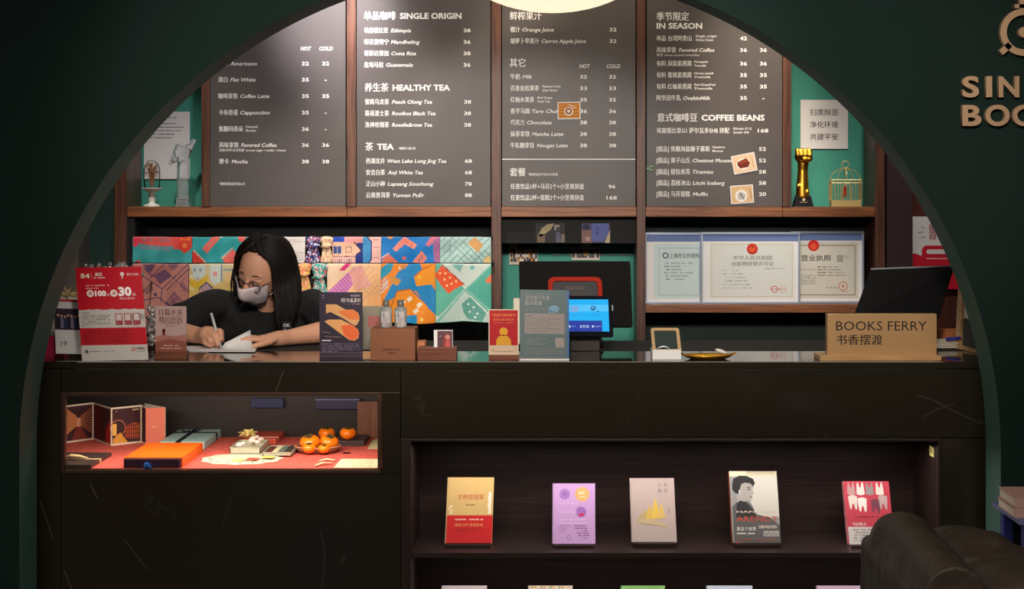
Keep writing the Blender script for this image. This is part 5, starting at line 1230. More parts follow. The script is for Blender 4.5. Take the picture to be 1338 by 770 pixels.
def c3(cv):
    cv.frame(1040, 320.5, 1117.5, 386, .9, (104, 98, 84)); cv.up(); cv.circ(1063, 321, 7.4, (206, 36, 30)); cv.up().circ(1063, 322, 4.2, (226, 80, 44))
    cv.text('营业执照', 1047, 337.3, 8.6, (60, 52, 44), w=38.5, bold=.02); cv.frame(1094, 334, 1101.5, 342, 1, (110, 104, 96)); cv.greek(1103, 1111, 335, 1, (120, 116, 110)); cv.greek(1103, 1108, 338, 1, (120, 116, 110)); cv.up().rect(1096, 336, 1099.5, 340, (150, 144, 134))
    for k in range(4): cv.greek(1068, 1080, 349+k*3.6, 1.7, (96, 92, 84), k); cv.greek(1082, 1096+(k*29 % 13), 349+k*3.6, 1.5, (130, 126, 118), k+5)
    cv.greek(1046, 1066, 352.5, 1.2, (130, 126, 118))
    for k in range(6): cv.greek(1047, 1066, 360+k*2.2, 1.3, (140, 136, 126), k)
    cv.ring(1101.5, 374, 6, 1, (196, 110, 96)); cv.circ(1101.5, 374, 1.5, (196, 90, 80)); cv.greek(1080, 1094, 376, 1.6, (120, 116, 108)); cv.greek(1094, 1109, 381, 1.2, (180, 120, 110))
cert('framed business licence with a dark border at the right end of the shelf', 1034, 1129, 302.5, 397.8, 5.605, (206, 202, 188), (1036, 317, 1121, 390), c3)

# ------------------------------------------------------------------ photographs in the middle bay
def bayphoto(label, x0, x1, y0, y1, Y, draw, grp='photographs in the middle bay'):
    r_ = thing('photo_print', label, 'photo', P((x0+x1)/2, y1, Y), grp)
    part('photo_paper', box(BM(), wx(x0, Y), wx(x1, Y), Y, Y+.002, wz(y1, Y), wz(y0, Y)), M['offwhite'], r_)
    cv = flat_canvas(Y); draw(cv); cv.build('photo_picture', r_)
def p1(cv):
    cv.rect(700, 292, 738, 317.5, (40, 38, 40)); cv.up(); cv.poly([(704, 306), (708, 298), (716, 293), (724, 292), (720, 300), (712, 306), (706, 310)], (150, 136, 104)); cv.rect(702, 306, 712, 317, (104, 86, 70)); cv.rect(724, 294, 731, 301, (130, 122, 116)); cv.up(); cv.poly([(726, 317), (727, 303), (731, 303), (733, 317)], (80, 84, 104)); cv.circ(729, 299, 2.4, (60, 54, 54)); cv.rect(733, 306, 738, 317, (110, 98, 92))
bayphoto('dark indoor photo at left on the black board of the middle bay', 700.5, 738, 292, 317.5, 5.596, p1)
def p2(cv):
    cv.rect(760, 292, 797, 317.5, (70, 66, 96)); cv.up(); cv.rect(760, 301, 773, 317.5, (120, 90, 86)); cv.poly([(773, 292), (795, 292), (795, 306), (788, 316), (773, 315)], (84, 92, 150)); cv.circ(766, 297, 5, (30, 34, 60), 4); cv.poly([(790, 317.5), (797, 300), (797, 317.5)], (180, 160, 130)); cv.up(); cv.text('书', 778, 299, 5, (40, 44, 80)); cv.text('香', 778, 305, 5, (40, 44, 80)); cv.circ(768, 312, 3, (160, 130, 120))
bayphoto('bluish photo with a hanging banner, at right on the black board of the middle bay', 760.5, 797, 292, 317.5, 5.596, p2)
def p3(cv):
    r_ = random.Random(5); cv.rect(665.5, 318, 702.5, 343.5, (206, 192, 166)); cv.rect(677, 318, 702.5, 326, (120, 134, 140)); cv.up()
    for k in range(3):
        for i in range(12): x = 668+i*2.9+r_.random(); y = 325+k*6; cv.rect(x-1, y+1, x+1.6, y+5, ((40, 36, 34), (230, 220, 206), (60, 70, 90), (206, 140, 60))[r_.randrange(4)]); cv.up().circ(x, y, 1.3, (80, 50, 36)) if i % 2 else cv.circ(x, y, 1.3, (200, 150, 110))
bayphoto('group photo of many people pinned at the left of the teal wall', 665.5, 702.5, 318, 346, 5.77, p3)
def p4(cv):
    r_ = random.Random(9); cv.rect(747, 318, 783.5, 338, (206, 200, 190)); cv.rect(747, 318, 760, 323, (110, 170, 160)); cv.rect(772, 318, 783.5, 323, (110, 170, 160)); cv.up()
    for i in range(11): x = 749+i*3.2; cv.rect(x-1.3, 329, x+1.5, 337, ((30, 28, 28), (60, 40, 40), (190, 170, 160))[r_.randrange(3)]); cv.circ(x, 327.5, 1.6, (120, 80, 60))
    cv.up().circ(765, 331, 3.5, (206, 150, 70))
bayphoto('group photo with a trophy pinned right of centre on the teal wall', 747, 783.5, 318, 340, 5.77, p4)
bm = BM()
mv = mat('mauve_dots', (112, 122, 118), .7)
for x in (728, 743.5, 757, 771, 786, 800, 813, 820):
    prim(bm, 'cyl', TS(P(x, 333, 5.777), (.0155, .0155, .003)) @ Matrix.Rotation(PI/2, 4, 'X'), n=18)
o = solo('dot_garland', bm, mv, 'row of grey-mauve paper dots across the teal wall above the till', 'garland')
bm = BM(); box(bm, wx(671, 4.8), wx(679, 4.8), 4.80, 4.81, ZTOP, wz(390, 4.8)); box(bm, wx(671, 4.8), wx(679, 4.8), 4.79, 4.84, ZTOP, ZTOP+.01)
solo('cream_card', bm, M['offwhite'], 'cream card sticking up behind the red booklet', 'card')

# ------------------------------------------------------------------ shelf ornaments
ZSH = zs1
r, cv = card('left_notice', 'printed white notice behind the trophies in the left bay', 'notice', (188, 146, 5.775), (248, 146, 5.775), (188, 234, 5.775), 60, 88, M['white'], .001)
for k, (a, b) in enumerate(((18, 43), (20, 46), (16, 52), (14, 48), (10, 40), (8, 38))): cv.greek(a, b, 8+k*4.6+(k > 0)*3, 1.6, (70, 70, 74), k, .85)
cv.build('notice_print', r)
r, cv = card('right_notice', 'white notice with three lines of black lettering in the right bay', 'notice', (1046, 130.5, 5.775), (1108, 130.5, 5.775), (1046, 194.5, 5.775), 62, 64, M['white'], .001)
for k, t in enumerate(('扫黑除恶', '净化环境', '共建平安')): cv.text(t, 12.5, 16.5+k*16, 9.4, (52, 52, 54), w=36.5)
cv.build('notice_print', r)
# glass cloche on a white stand
c = Vector((wx(198.5, 5.62), 5.62, ZSH)); k_ = 5.62/F
cl = thing('glass_cloche', 'white footed stand with a glass dome of dried flowers on the left shelf', 'ornament', c)
lathe(bm := BM(), [(0, 0), (11*k_, 0), (10.5*k_, 2*k_), (5*k_, 4*k_), (3.6*k_, 6*k_), (5*k_, 10*k_), (4.4*k_, 14*k_), (3*k_, 17*k_), (6*k_, 20*k_), (14*k_, 23.5*k_), (14*k_, 24.5*k_), (0, 24.5*k_)], c, 32)
part('foot', bm, M['ceramic'], cl, smooth=True)
lathe(bm := BM(), [(10*k_, 24.6*k_), (10.5*k_, 36*k_), (10.4*k_, 48*k_), (8.6*k_, 55*k_), (5*k_, 59.5*k_), (0, 61*k_)], c, 32); part('dome', bm, M['dome_glass'], cl, smooth=True)
bm = BM(); rr = random.Random(4)
for i in range(34):
    a = rr.random()*2*PI; h = rr.uniform(18, 31)*k_; rad = rr.uniform(2, 8.5)*k_; b0 = c+Vector((0, 0, 25*k_)); e = c+Vector((rad*math.cos(a), rad*math.sin(a), 25*k_+h))
    tube(bm, [b0+Vector((.002*math.cos(a), 0, 0)), (b0+e)/2, e], [.0012, .001, .0008], 5); prim(bm, 'ico', TS(e, (.0035, .0035, .006)), s=1)
part('dried_flowers', bm, mat('dried_flowers', (156, 112, 80), .8, var=.5, scale=90), cl)
# crystal thumb trophy
c = Vector((wx(239.5, 5.64), 5.64, ZSH)); k_ = 5.64/F
ty = thing('crystal_trophy', 'clear crystal trophy of a forearm with thumb up, left shelf', 'trophy', c)
part('crystal_base', box(BM(), c.x-9*k_, c.x+9*k_, c.y-.02, c.y+.02, ZSH+.0005, ZSH+3.5*k_, .001), M['crystal'], ty)
part('crystal_block', box(BM(), c.x-8*k_, c.x+8*k_, c.y-.017, c.y+.017, ZSH+3.6*k_, ZSH+12*k_, .002), M['crystal'], ty)
bm = BM()
tube(bm, [c+Vector((0, 0, 10*k_)), c+Vector((-.5*k_, 0, 35*k_)), c+Vector((0, 0, 62*k_)), c+Vector((0, 0, 70*k_))], [7.5*k_, 8*k_, 7.5*k_, 7*k_], 14)
prim(bm, 'sphere', TS(c+Vector((-1*k_, 0, 71*k_)), (11*k_, 8*k_, 13*k_)))
for i in range(4): tube(bm, [c+Vector(((-16+i*2.6)*k_, 0, (57+i*6.4)*k_)), c+Vector(((-13+i*2.6)*k_, -8*k_, (59+i*6.4)*k_)), c+Vector(((-3+i*1.2)*k_, -11*k_, (62+i*6)*k_)), c+Vector(((3+i*.8)*k_, -6*k_, (63+i*5.6)*k_))], 3.3*k_, 10)
tube(bm, [c+Vector((4*k_, 0, 70*k_)), c+Vector((9*k_, -1*k_, 77*k_)), c+Vector((11.5*k_, 0, 83*k_)), c+Vector((15*k_, 0, 88*k_))], [5*k_, 4.2*k_, 3.4*k_, 2.6*k_], 12)
o = link_mesh('crystal_hand', fuse(bm, .0022, 1), ty, M['crystal'])
# golden fist trophy
c = Vector((wx(1049, 5.62), 5.62, ZSH)); k_ = 5.62/F
fy = thing('golden_fist', 'shiny golden clenched fist trophy on a black base, right shelf', 'trophy', c)
part('trophy_base', hull(BM(), [c+Vector((sx*13*k_, sy*.022, 0)) for sx, sy in ((-1, -1), (1, -1), (1, 1), (-1, 1))]+[c+Vector((sx*9.5*k_, sy*.017, 14*k_)) for sx, sy in ((-1, -1), (1, -1), (1, 1), (-1, 1))]), M['black'], fy)
cv = Canvas(c+Vector((-12*k_, -.0215, 14*k_)), (k_, 0, 0), (0, .0003, -k_), (0, -1, 0)); cv.k = 8; cv.circ(12, 4.5, 2, (214, 190, 150)); cv.greek(6, 18, 8, 1, (214, 190, 150)); cv.text('共享文明奖', 4, 11.2, 2.6, (230, 200, 160), w=16); cv.build('lettering', fy)
bm = BM()
tube(bm, [c+Vector((-.3*k_, 0, 12*k_)), c+Vector((-.5*k_, 0, 28*k_)), c+Vector((0, 0, 48*k_)), c+Vector((.5*k_, 0, 58*k_))], [9*k_, 8*k_, 6.6*k_, 7.5*k_], 18)
prim(bm, 'sphere', TS(c+Vector((.5*k_, 1*k_, 66*k_)), (11.5*k_, 8*k_, 10*k_)))
for i in range(4): tube(bm, [c+Vector(((-8+i*5.4)*k_, -2*k_, 75*k_)), c+Vector(((-8.5+i*5.4)*k_, -8*k_, 73.5*k_)), c+Vector(((-8+i*5.2)*k_, -10*k_, 67*k_)), c+Vector(((-7.5+i*5)*k_, -7*k_, 61.5*k_))], [2.4*k_, 3.4*k_, 3.2*k_, 2.4*k_], 10)
tube(bm, [c+Vector((10*k_, -3*k_, 64*k_)), c+Vector((7*k_, -10*k_, 61*k_)), c+Vector((-2*k_, -12*k_, 61.5*k_))], [3.4*k_, 3.2*k_, 2.7*k_], 10)
for i in range(9): prim(bm, 'ico', TS(c+Vector((rnd.uniform(-7, 7)*k_, -rnd.uniform(4, 6.5)*k_, rnd.uniform(13, 27)*k_)), (2.6*k_, 2.6*k_, 3.4*k_)), s=2)
link_mesh('fist', fuse(bm, .0028, 1), fy, M['gold'])
# bird cage
c = Vector((wx(1104.5, 5.62), 5.62, ZSH)); bg = thing('bird_cage', 'pale gold wire bird cage with a domed top and a red bird', 'bird cage', c)
hw, dp = 19.5*k_, .05
part('cage_base', box(BM(), c.x-hw, c.x+hw, c.y-.025, c.y+dp-.025, ZSH+.0005, ZSH+8.5*k_, .001), M['cage'], bg)
bm = BM()
for fy_ in (-.025, dp-.025):
    for i in range(11): x = c.x-hw+2*hw*i/10; tube(bm, [(x, c.y+fy_, ZSH+8*k_), (x, c.y+fy_, ZSH+34*k_)], .0011 if 0 < i < 10 else .0016, 5)
for i in range(1, 4):
    for sx in (-1, 1): tube(bm, [(c.x+sx*hw, c.y-.025+dp*i/4, ZSH+8*k_), (c.x+sx*hw, c.y-.025+dp*i/4, ZSH+34*k_)], .0011, 5)
part('bars', bm, M['cage'], bg)
bm = BM()
for zz in (31, 35): tube(bm, [(c.x-hw, c.y-.025, ZSH+zz*k_), (c.x+hw, c.y-.025, ZSH+zz*k_), (c.x+hw, c.y+dp-.025, ZSH+zz*k_), (c.x-hw, c.y+dp-.025, ZSH+zz*k_)], .0018, 6, closed=True)
part('band', bm, M['cage'], bg)
bm = BM()
for kx, ky in ((1, 0), (.5, 0), (-.5, 0), (-1, 0), (0, 1), (0, -1)):
    tube(bm, [(c.x+kx*hw*math.cos(a), c.y+ky*.025*math.cos(a), ZSH+(35+15*math.sin(a))*k_) for a in [PI/2*i/8 for i in range(9)]], .0015, 6)
part('dome_ribs', bm, M['cage'], bg)
part('top_ring', tube(BM(), [(c.x+4.6*k_*math.cos(a), c.y, ZSH+(55+4.6*math.sin(a))*k_) for a in [2*PI*i/24 for i in range(24)]], .0018, 6, closed=True), M['cage'], bg, smooth=True)
part('door_arch', tube(BM(), [(c.x-5.5*k_, c.y-.027, ZSH+9*k_)]+[(c.x+5.5*k_*math.cos(a), c.y-.027, ZSH+(24+5*math.sin(a))*k_) for a in [PI-PI*i/10 for i in range(11)]]+[(c.x+5.5*k_, c.y-.027, ZSH+9*k_)], .0016, 6), M['cage'], bg)
bm = BM(); prim(bm, 'sphere', TS(c+Vector((-1*k_, 0, 18*k_)), (3.2*k_, 4*k_, 5*k_))); prim(bm, 'sphere', TS(c+Vector((-.5*k_, -.004, 24.5*k_)), 2.6*k_)); tube(bm, [c+Vector((-.5*k_, -.008, 24.5*k_)), c+Vector((-.5*k_, -.016, 24*k_))], [.002, .0003], 6); tube(bm, [c+Vector((-1*k_, .004, 16*k_)), c+Vector((-2*k_, .02, 11*k_))], [.004, .002], 6)
link_mesh('bird', fuse(bm, .0015, 1), bg, mat('red_bird', (196, 50, 34), .6))
# ------------------------------------------------------------------ scarves on two rails
YU, YW = 5.52, 5.44
for y_, Y, a, b in ((309.5, YU, 172, 643), (344, YW, 172, 644)):
    r_ = thing('scarf_rail', ('upper' if Y == YU else 'lower')+' thin black rail the silk scarves hang from', 'rail', P(400, y_, Y+.012), 'scarf rails')
    part('rod', tube(BM(), [P(a, y_+1.5, Y+.012), P(b, y_+1.5, Y+.012)], .006, 10), M['black'], r_, smooth=True)
    for px in (a+1, b-1): part('bracket', box(BM(), wx(px, Y+.012)-.004, wx(px, Y+.012)+.004, Y+.012, 5.549, wz(y_+3, Y+.012), wz(y_-.5, Y+.012)), M['black'], r_)
def scarf(label, x0, x1, y0, y1, Y, bg, draw, seed, group):
    R_ = Raster(x0, y0, x1, y1, .8, bg); draw(R_); R_.speck(5, seed)
    r = random.Random(seed); ph = [r.random()*6 for _ in range(4)]
    def fn(u, v):
        t = (v-y0)/(y1-y0); s_ = (u-x0)/(x1-x0)
        dy = .004*math.sin(s_*9+ph[0]+t*1.5)*(.3+t) + .0025*math.sin(s_*21+ph[1])*t + .0015*math.sin(t*8+s_*5+ph[2])
        top = max(0, 1-(v-y0)/2.5); Yq = Y + dy + .010*top**2
        hem = .8*math.sin(s_*7+ph[3])*t
        return P(u, v+hem, Y) + Vector((0, Yq-Y, -.002*top))
    rt = thing('silk_scarf', label, 'scarf', P((x0+x1)/2, y1, Y), group)
    o = R_.build('cloth', rt, fn, M['cloth'], .0016); return rt
def rot(pts, cx, cy, a):
    a = math.radians(a); return [(cx+x*math.cos(a)-y*math.sin(a), cy+x*math.sin(a)+y*math.cos(a)) for x, y in pts]
def rc(w_, h_): return [(-w_/2, -h_/2), (w_/2, -h_/2), (w_/2, h_/2), (-w_/2, h_/2)]
TEAL_, CORAL, RED_ = (54, 158, 160), (232, 104, 92), (222, 62, 46)
UG, LG = 'silk scarves on the upper rail', 'silk scarves on the lower rail'
def s1(R):
    R.poly([(174, 308), (251, 308), (251, 322), (246, 329), (240, 326), (226, 326), (226, 322), (200, 321), (182, 318), (174, 322)], (226, 76, 70))
    R.stripes([(184, 309), (200, 309), (200, 317), (184, 315)], 0, 3, 1.2, (150, 130, 140)); R.stripes([(204, 309), (224, 309), (224, 318), (204, 318)], 0, 3, 1.2, (140, 120, 130))
    R.poly([(174, 308), (180, 308), (182, 318), (176, 324)], (236, 60, 90))
    for k in range(3): R.line(182, 320+k*2.2, 224, 323+k*2.4, .9, (150, 110, 130))
    R.poly([(233, 309), (250, 309), (249, 324), (241, 331), (233, 324)], RED_); R.circ(241.5, 321, 3.2, (240, 130, 60)); R.line(236, 309, 236, 314, 1, (236, 150, 60)); R.line(236, 313.5, 247, 313.5, 1, (236, 150, 60)); R.line(247, 309, 247, 314, 1, (236, 150, 60))
    R.poly([(175, 342), (182, 339), (186, 345), (174, 346)], (206, 80, 80))
scarf('teal scarf with a red building print, leftmost on the upper rail', 173, 251, 309, 347, YU, TEAL_, s1, 1, UG)
def s2(R):
    R.poly(rot(rc(26, 9), 276, 318, -48), CORAL); R.stripes(rot(rc(18, 5), 276, 318, -48), 45, 3, 1.2, (206, 130, 120)); R.line(284, 308, 290, 310, 1.5, (200, 220, 214))
    R.poly([(251, 331), (253, 328), (268, 343), (251, 343)], RED_); R.line(253, 327, 269, 343, 1.5, (226, 190, 170))
    R.poly([(291, 339), (304, 326), (312, 334), (304, 346), (294, 346)], CORAL); R.line(290, 338, 304, 324, 1.4, (236, 190, 170)); R.stripes([(297, 338), (304, 331), (308, 336), (301, 343)], 40, 2.5, 1, (190, 90, 84))
    R.poly([(310, 308), (321, 308), (319, 316), (313, 316)], CORAL)
scarf('turquoise scarf with small coral houses, second on the upper rail', 251.3, 322, 309, 347, YU, (44, 160, 164), s2, 2, UG)
scarf('plain pale scarf behind the clerk, hanging on the upper rail', 322.3, 399, 309, 347, YU, (214, 206, 202), lambda R: [R.line(384, y_, 399, y_, .8, (180, 172, 170)) for y_ in (316, 331, 340)], 3, UG)
def s4(R):
    R.poly([(434, 309), (450, 309), (450, 316), (434, 316)], (20, 70, 176)); R.poly([(450, 309), (474, 309), (474, 318), (450, 317)], (236, 160, 160)); R.poly([(466, 318), (474, 318), (474, 345), (464, 345)], (30, 50, 130))
    R.poly([(434, 319), (440, 317), (463, 318), (472, 328), (463, 334), (434, 335)], (240, 190, 160)); R.line(463, 317, 472, 328, 1.4, (60, 30, 50)); R.line(472, 328, 464, 336, 1.2, (60, 30, 50)); R.line(434, 334.5, 464, 335.5, 1, (120, 60, 60))
    R.poly([(436, 322), (446, 322), (446, 331), (436, 331)], (60, 90, 150)); R.line(441, 322, 441, 331, 1, (230, 200, 190)); R.line(452, 323, 459, 323, .8, (140, 80, 80)); R.line(452, 330, 459, 330, .8, (140, 80, 80)); R.line(452, 323, 452, 330, .8, (140, 80, 80)); R.line(459, 323, 459, 330, .8, (140, 80, 80))
    R.stripes([(436, 338), (462, 338), (462, 345), (436, 345)], 0, 3, 1, (110, 90, 110)); R.line(447, 336, 447, 345, 1, (80, 50, 60))
    R.poly([(474, 309), (480, 309), (485, 316), (485, 338), (480, 345), (474, 345)], (70, 150, 206)); R.line(479, 309, 485, 316, 1.6, (20, 50, 120)); R.line(485, 316, 485, 339, 1.6, (20, 50, 120)); R.line(485, 339, 481, 345, 1.6, (20, 50, 120))
    for y_ in (313, 323, 336): R.line(488, y_, 495, y_, .8, (160, 110, 110))
scarf('pink and navy scarf printed with gabled houses on the upper rail', 434, 498, 309, 347, YU, (236, 184, 174), s4, 4, UG)
def s5(R):
    R.poly([(513, 325), (528, 309), (545, 320), (541, 326), (529, 319), (517, 329)], (236, 140, 120)); R.stripes([(517, 324), (528, 312), (541, 320), (538, 324), (529, 317), (519, 326)], 45, 3, 1, (200, 90, 80))
    R.poly([(500, 338), (508, 332), (519, 341), (519, 345), (500, 345)], (226, 120, 90)); R.line(499, 337, 508, 331, 1.2, (240, 200, 180)); R.poly([(539, 343), (551, 328), (558, 338), (552, 345)], (232, 130, 110)); R.stripes([(543, 342), (551, 333), (555, 338), (549, 344)], 0, 2, 1, (70, 70, 110))
    R.circ(528, 337, 2.4, (220, 100, 90)); R.poly([(556, 320), (563, 309), (574, 309), (574, 345), (567, 345), (566, 318), (560, 323)], (206, 110, 130)); R.stripes([(566, 312), (573, 312), (573, 345), (566, 345)], 70, 3, 1.2, (40, 90, 180)); R.poly([(505, 309), (515, 309), (510, 313)], (230, 140, 60))
scarf('bright blue scarf with coral angled shapes on the upper rail', 498.3, 575, 309, 347, YU, (16, 120, 196), s5, 5, UG)
def s6(R):
    R.stripes([(576, 309), (641, 309), (641, 345), (576, 345)], 45, 7, 1, (110, 150, 150)); R.stripes([(590, 309), (641, 330), (641, 345), (600, 345)], -45, 6, 1, (120, 150, 150)); R.stripes([(578, 312), (590, 312), (590, 330), (578, 330)], 0, 2.6, .9, (130, 160, 160))
    R.poly([(611, 318), (620, 310), (632, 320), (624, 330)], (226, 176, 110)); R.stripes([(611, 318), (620, 310), (632, 320), (624, 330)], 45, 3, 1, (180, 120, 60)); R.poly([(631, 339), (638, 333), (641, 336), (641, 345), (634, 345)], (216, 184, 120))
scarf('pale mint scarf with fine line drawing, rightmost on the upper rail', 575.3, 641.5, 309, 347, YU, (176, 208, 202), s6, 6, UG)
# lower rail
NV, MV = (64, 44, 84), (186, 122, 112)
def l1(R):
    R.poly([(184, 352), (216, 344), (232, 344), (208, 376), (196, 365)], (176, 108, 100))
    for a in (((174, 352), (212, 378)), ((212, 378), (247, 344)), ((196, 364), (216, 344)), ((212, 378), (210, 395)), ((214, 352), (224, 362)), ((188, 350), (200, 362)), ((217, 380), (247, 351)), ((188, 392), (207, 389)), ((207, 389), (247, 420))): R.line(*a[0], *a[1], 1.2, NV)
    R.poly([(201, 360), (215, 352), (223, 362), (209, 372)], (120, 78, 96)); R.stripes([(201, 360), (215, 352), (223, 362), (209, 372)], 30, 2.4, 1, NV); R.poly([(187, 346), (205, 344), (196, 358)], (110, 76, 96)); R.stripes([(187, 346), (205, 344), (196, 358)], 0, 2.2, .9, NV)
    R.poly([(219, 346), (236, 344), (226, 354)], (126, 84, 100)); R.stripes([(214, 398), (228, 381), (243, 396), (228, 410)], 45, 3, 1, (96, 60, 96)); R.stripes([(214, 398), (228, 381), (243, 396), (228, 410)], -45, 3, 1, (96, 60, 96))
    R.stripes([(188, 378), (196, 370), (201, 378), (192, 385)], 30, 2, 1, (50, 30, 50)); R.line(230, 366, 246, 381, 1, NV); R.stripes([(234, 371), (240, 368), (245, 378), (240, 382)], 40, 2.4, 1, (100, 70, 110)); R.circ(203, 385, 2, NV); R.line(227, 376, 247, 359, 1, (150, 84, 84))
scarf('dusty brown scarf with navy line buildings, leftmost on the lower rail', 173, 246.5, 344, 430, YW, MV, l1, 7, LG)
def l2(R):
    R.poly([(251, 346), (268, 346), (268, 360), (259, 366), (251, 360)], (196, 208, 204)); R.circ(254, 353, 1.8, (150, 166, 168), 3); R.circ(262, 353, 1.8, (150, 166, 168), 3); R.circ(258.5, 364, 1.2, (110, 130, 150))
    R.poly([(247, 366), (258, 372), (276, 362), (290, 372), (290, 368), (312, 352), (316, 352), (316, 430), (247, 430)], (216, 184, 110)); R.poly([(248, 362), (258, 369), (272, 358), (272, 366), (258, 378), (248, 374)], (214, 176, 50))
    R.poly([(275, 346), (288, 346), (288, 368), (281, 373), (275, 368)], (206, 214, 208)); R.poly([(278, 355), (284, 355), (284, 361), (278, 361)], (220, 150, 140)); R.line(290, 345, 290, 368, 1.6, (100, 140, 180)); R.line(292, 353, 312, 353, 1.4, (110, 140, 160)); R.poly([(294, 357), (312, 356), (312, 372), (294, 368)], (226, 190, 130))
    R.poly([(262, 377), (270, 369), (277, 376), (277, 404), (262, 404)], (176, 140, 150)); R.line(261, 377, 270, 369, 1.6, (60, 56, 90)); R.line(270, 369, 278, 376, 1.6, (60, 56, 90)); R.line(261, 377, 261, 410, 1.4, (60, 56, 90)); R.line(278, 376, 278, 410, 1.4, (60, 56, 90))
    for k in range(9): R.line(247, 346+k*7, 252, 351+k*7, 1.3, (196, 150, 50) if k % 2 else (236, 226, 200))
scarf('yellow and grey scarf with cottage print, second on the lower rail', 247, 321, 344, 430, YW, (206, 190, 150), l2, 8, LG)
scarf('cream scarf behind the clerk on the lower rail', 321.3, 388, 344, 425, YW, (206, 190, 160), lambda R: R.line(321, 360, 388, 360, 1, (150, 150, 150)), 9, LG)
def l3(R):
    R.grad([(427, 340), (497, 340), (497, 410), (427, 410)], (440, 350), (240, 208, 176), (497, 400), (226, 160, 96))
    R.poly([(427, 395), (427, 382), (462, 350), (474, 356), (440, 400), (427, 402)], (210, 130, 180)); R.stripes([(427, 395), (427, 382), (462, 350), (474, 356), (440, 400), (427, 402)], -40, 4, 1.4, (176, 92, 170)); R.poly([(443, 354), (452, 344), (460, 344), (450, 354)], (216, 40, 120)); R.poly([(456, 356), (472, 346), (486, 372), (466, 384)], (226, 160, 150))
    R.stripes([(456, 366), (486, 352), (497, 380), (470, 396)], 45, 6, 1, (206, 160, 120)); R.line(463, 376, 482, 348, 1, (226, 150, 110)); R.line(468, 382, 475, 376, 1.2, (196, 160, 110)); R.line(475, 376, 482, 383, 1.2, (196, 160, 110))
scarf('peach scarf shading to magenta stripes on the lower rail', 427.5, 497.5, 344, 401, YW, (238, 204, 170), l3, 10, LG)
def l4(R):
    R.poly([(497, 352), (506, 344), (515, 344), (510, 356), (497, 366)], (40, 150, 180)); R.poly([(507, 382), (520, 356), (536, 344), (548, 344), (560, 366), (569, 380), (569, 412), (556, 398), (544, 380), (524, 380), (512, 392), (502, 392)], (24, 130, 190))
    R.poly([(541, 362), (552, 352), (569, 346), (569, 372), (560, 372), (544, 374)], (236, 148, 30)); R.line(541, 362, 552, 352, 1.4, (190, 90, 20)); R.line(552, 352, 566, 346, 1.4, (190, 90, 20)); R.circ(548, 362, 2.4, (246, 180, 60)); R.circ(516, 366, 3, (220, 170, 60)); R.poly([(510, 360), (524, 366), (520, 374), (510, 370)], (206, 140, 60))
    R.poly([(519, 381), (537, 378), (558, 398), (554, 410), (522, 410), (510, 404)], (238, 142, 28)); R.line(519, 381, 537, 378, 1.4, (170, 90, 20)); R.line(519, 381, 510, 404, 1.4, (170, 90, 20)); R.line(537, 378, 558, 398, 1.6, (60, 110, 170))
    for x, y in ((535, 391), (543.5, 406), (526, 396), (548, 398)): R.poly(rot(rc(7, 5), x, y, -40), (240, 226, 200))
    R.poly([(500, 366), (506, 362), (508, 374), (498, 384)], (226, 200, 190)); R.stripes([(500, 366), (506, 362), (508, 374), (498, 384)], 45, 3, 1, (170, 70, 50)); R.poly([(531, 413), (545, 411), (545, 424), (531, 424)], (24, 140, 196)); R.circ(551, 417, 2.5, (240, 200, 90)); R.circ(523, 350, 2, (236, 230, 200)); R.poly(rot(rc(8, 5), 527, 349, -30), (200, 130, 70))
scarf('orange and blue scarf with tilted houses on the lower rail', 497.8, 569, 344, 422.5, YW, (232, 134, 30), l4, 11, LG)
def l5(R):
    R.poly([(569, 420), (608, 378), (642, 345), (642, 344), (600, 344), (569, 344)], (196, 210, 200)); R.poly([(569, 344), (576, 344), (607, 378), (574, 412), (569, 412)], (92, 176, 154)); R.poly([(611, 378), (642, 348), (642, 405)], (80, 170, 150))
    R.poly([(574, 420), (608, 381), (642, 412), (642, 420)], (186, 206, 196)); R.poly([(568, 360), (577, 347), (606, 372), (596, 377), (586, 384), (576, 372)], (228, 84, 40)); R.line(578, 346, 606, 372, 1.4, (170, 50, 30))
    for x, y in ((575, 357), (582, 357), (588, 363), (581, 365), (590, 371), (596, 368), (584, 373)): R.circ(x, y, 1.4, (250, 216, 150))
    R.poly([(603, 398), (615, 388), (636, 408), (630, 420), (612, 418), (606, 410)], (96, 160, 146)); R.line(615, 388, 637, 409, 1.3, (236, 240, 230))
    for x, y in ((612, 398), (619, 402), (614, 408), (624, 410), (621, 415)): R.poly(rot(rc(2.6, 2.6), x, y, 40), (220, 232, 220))
    R.poly([(634, 366), (642, 358), (642, 370), (636, 370)], (232, 120, 80)); R.circ(617, 350, 3, (110, 180, 176)); R.circ(602, 348, 3, (236, 236, 226)); R.poly([(590, 346), (606, 346), (601, 356)], (120, 176, 170))
scarf('mint scarf with an orange house and grey triangles, rightmost on the lower rail', 569.3, 642, 344, 421, YW, (120, 186, 168), l5, 12, LG)
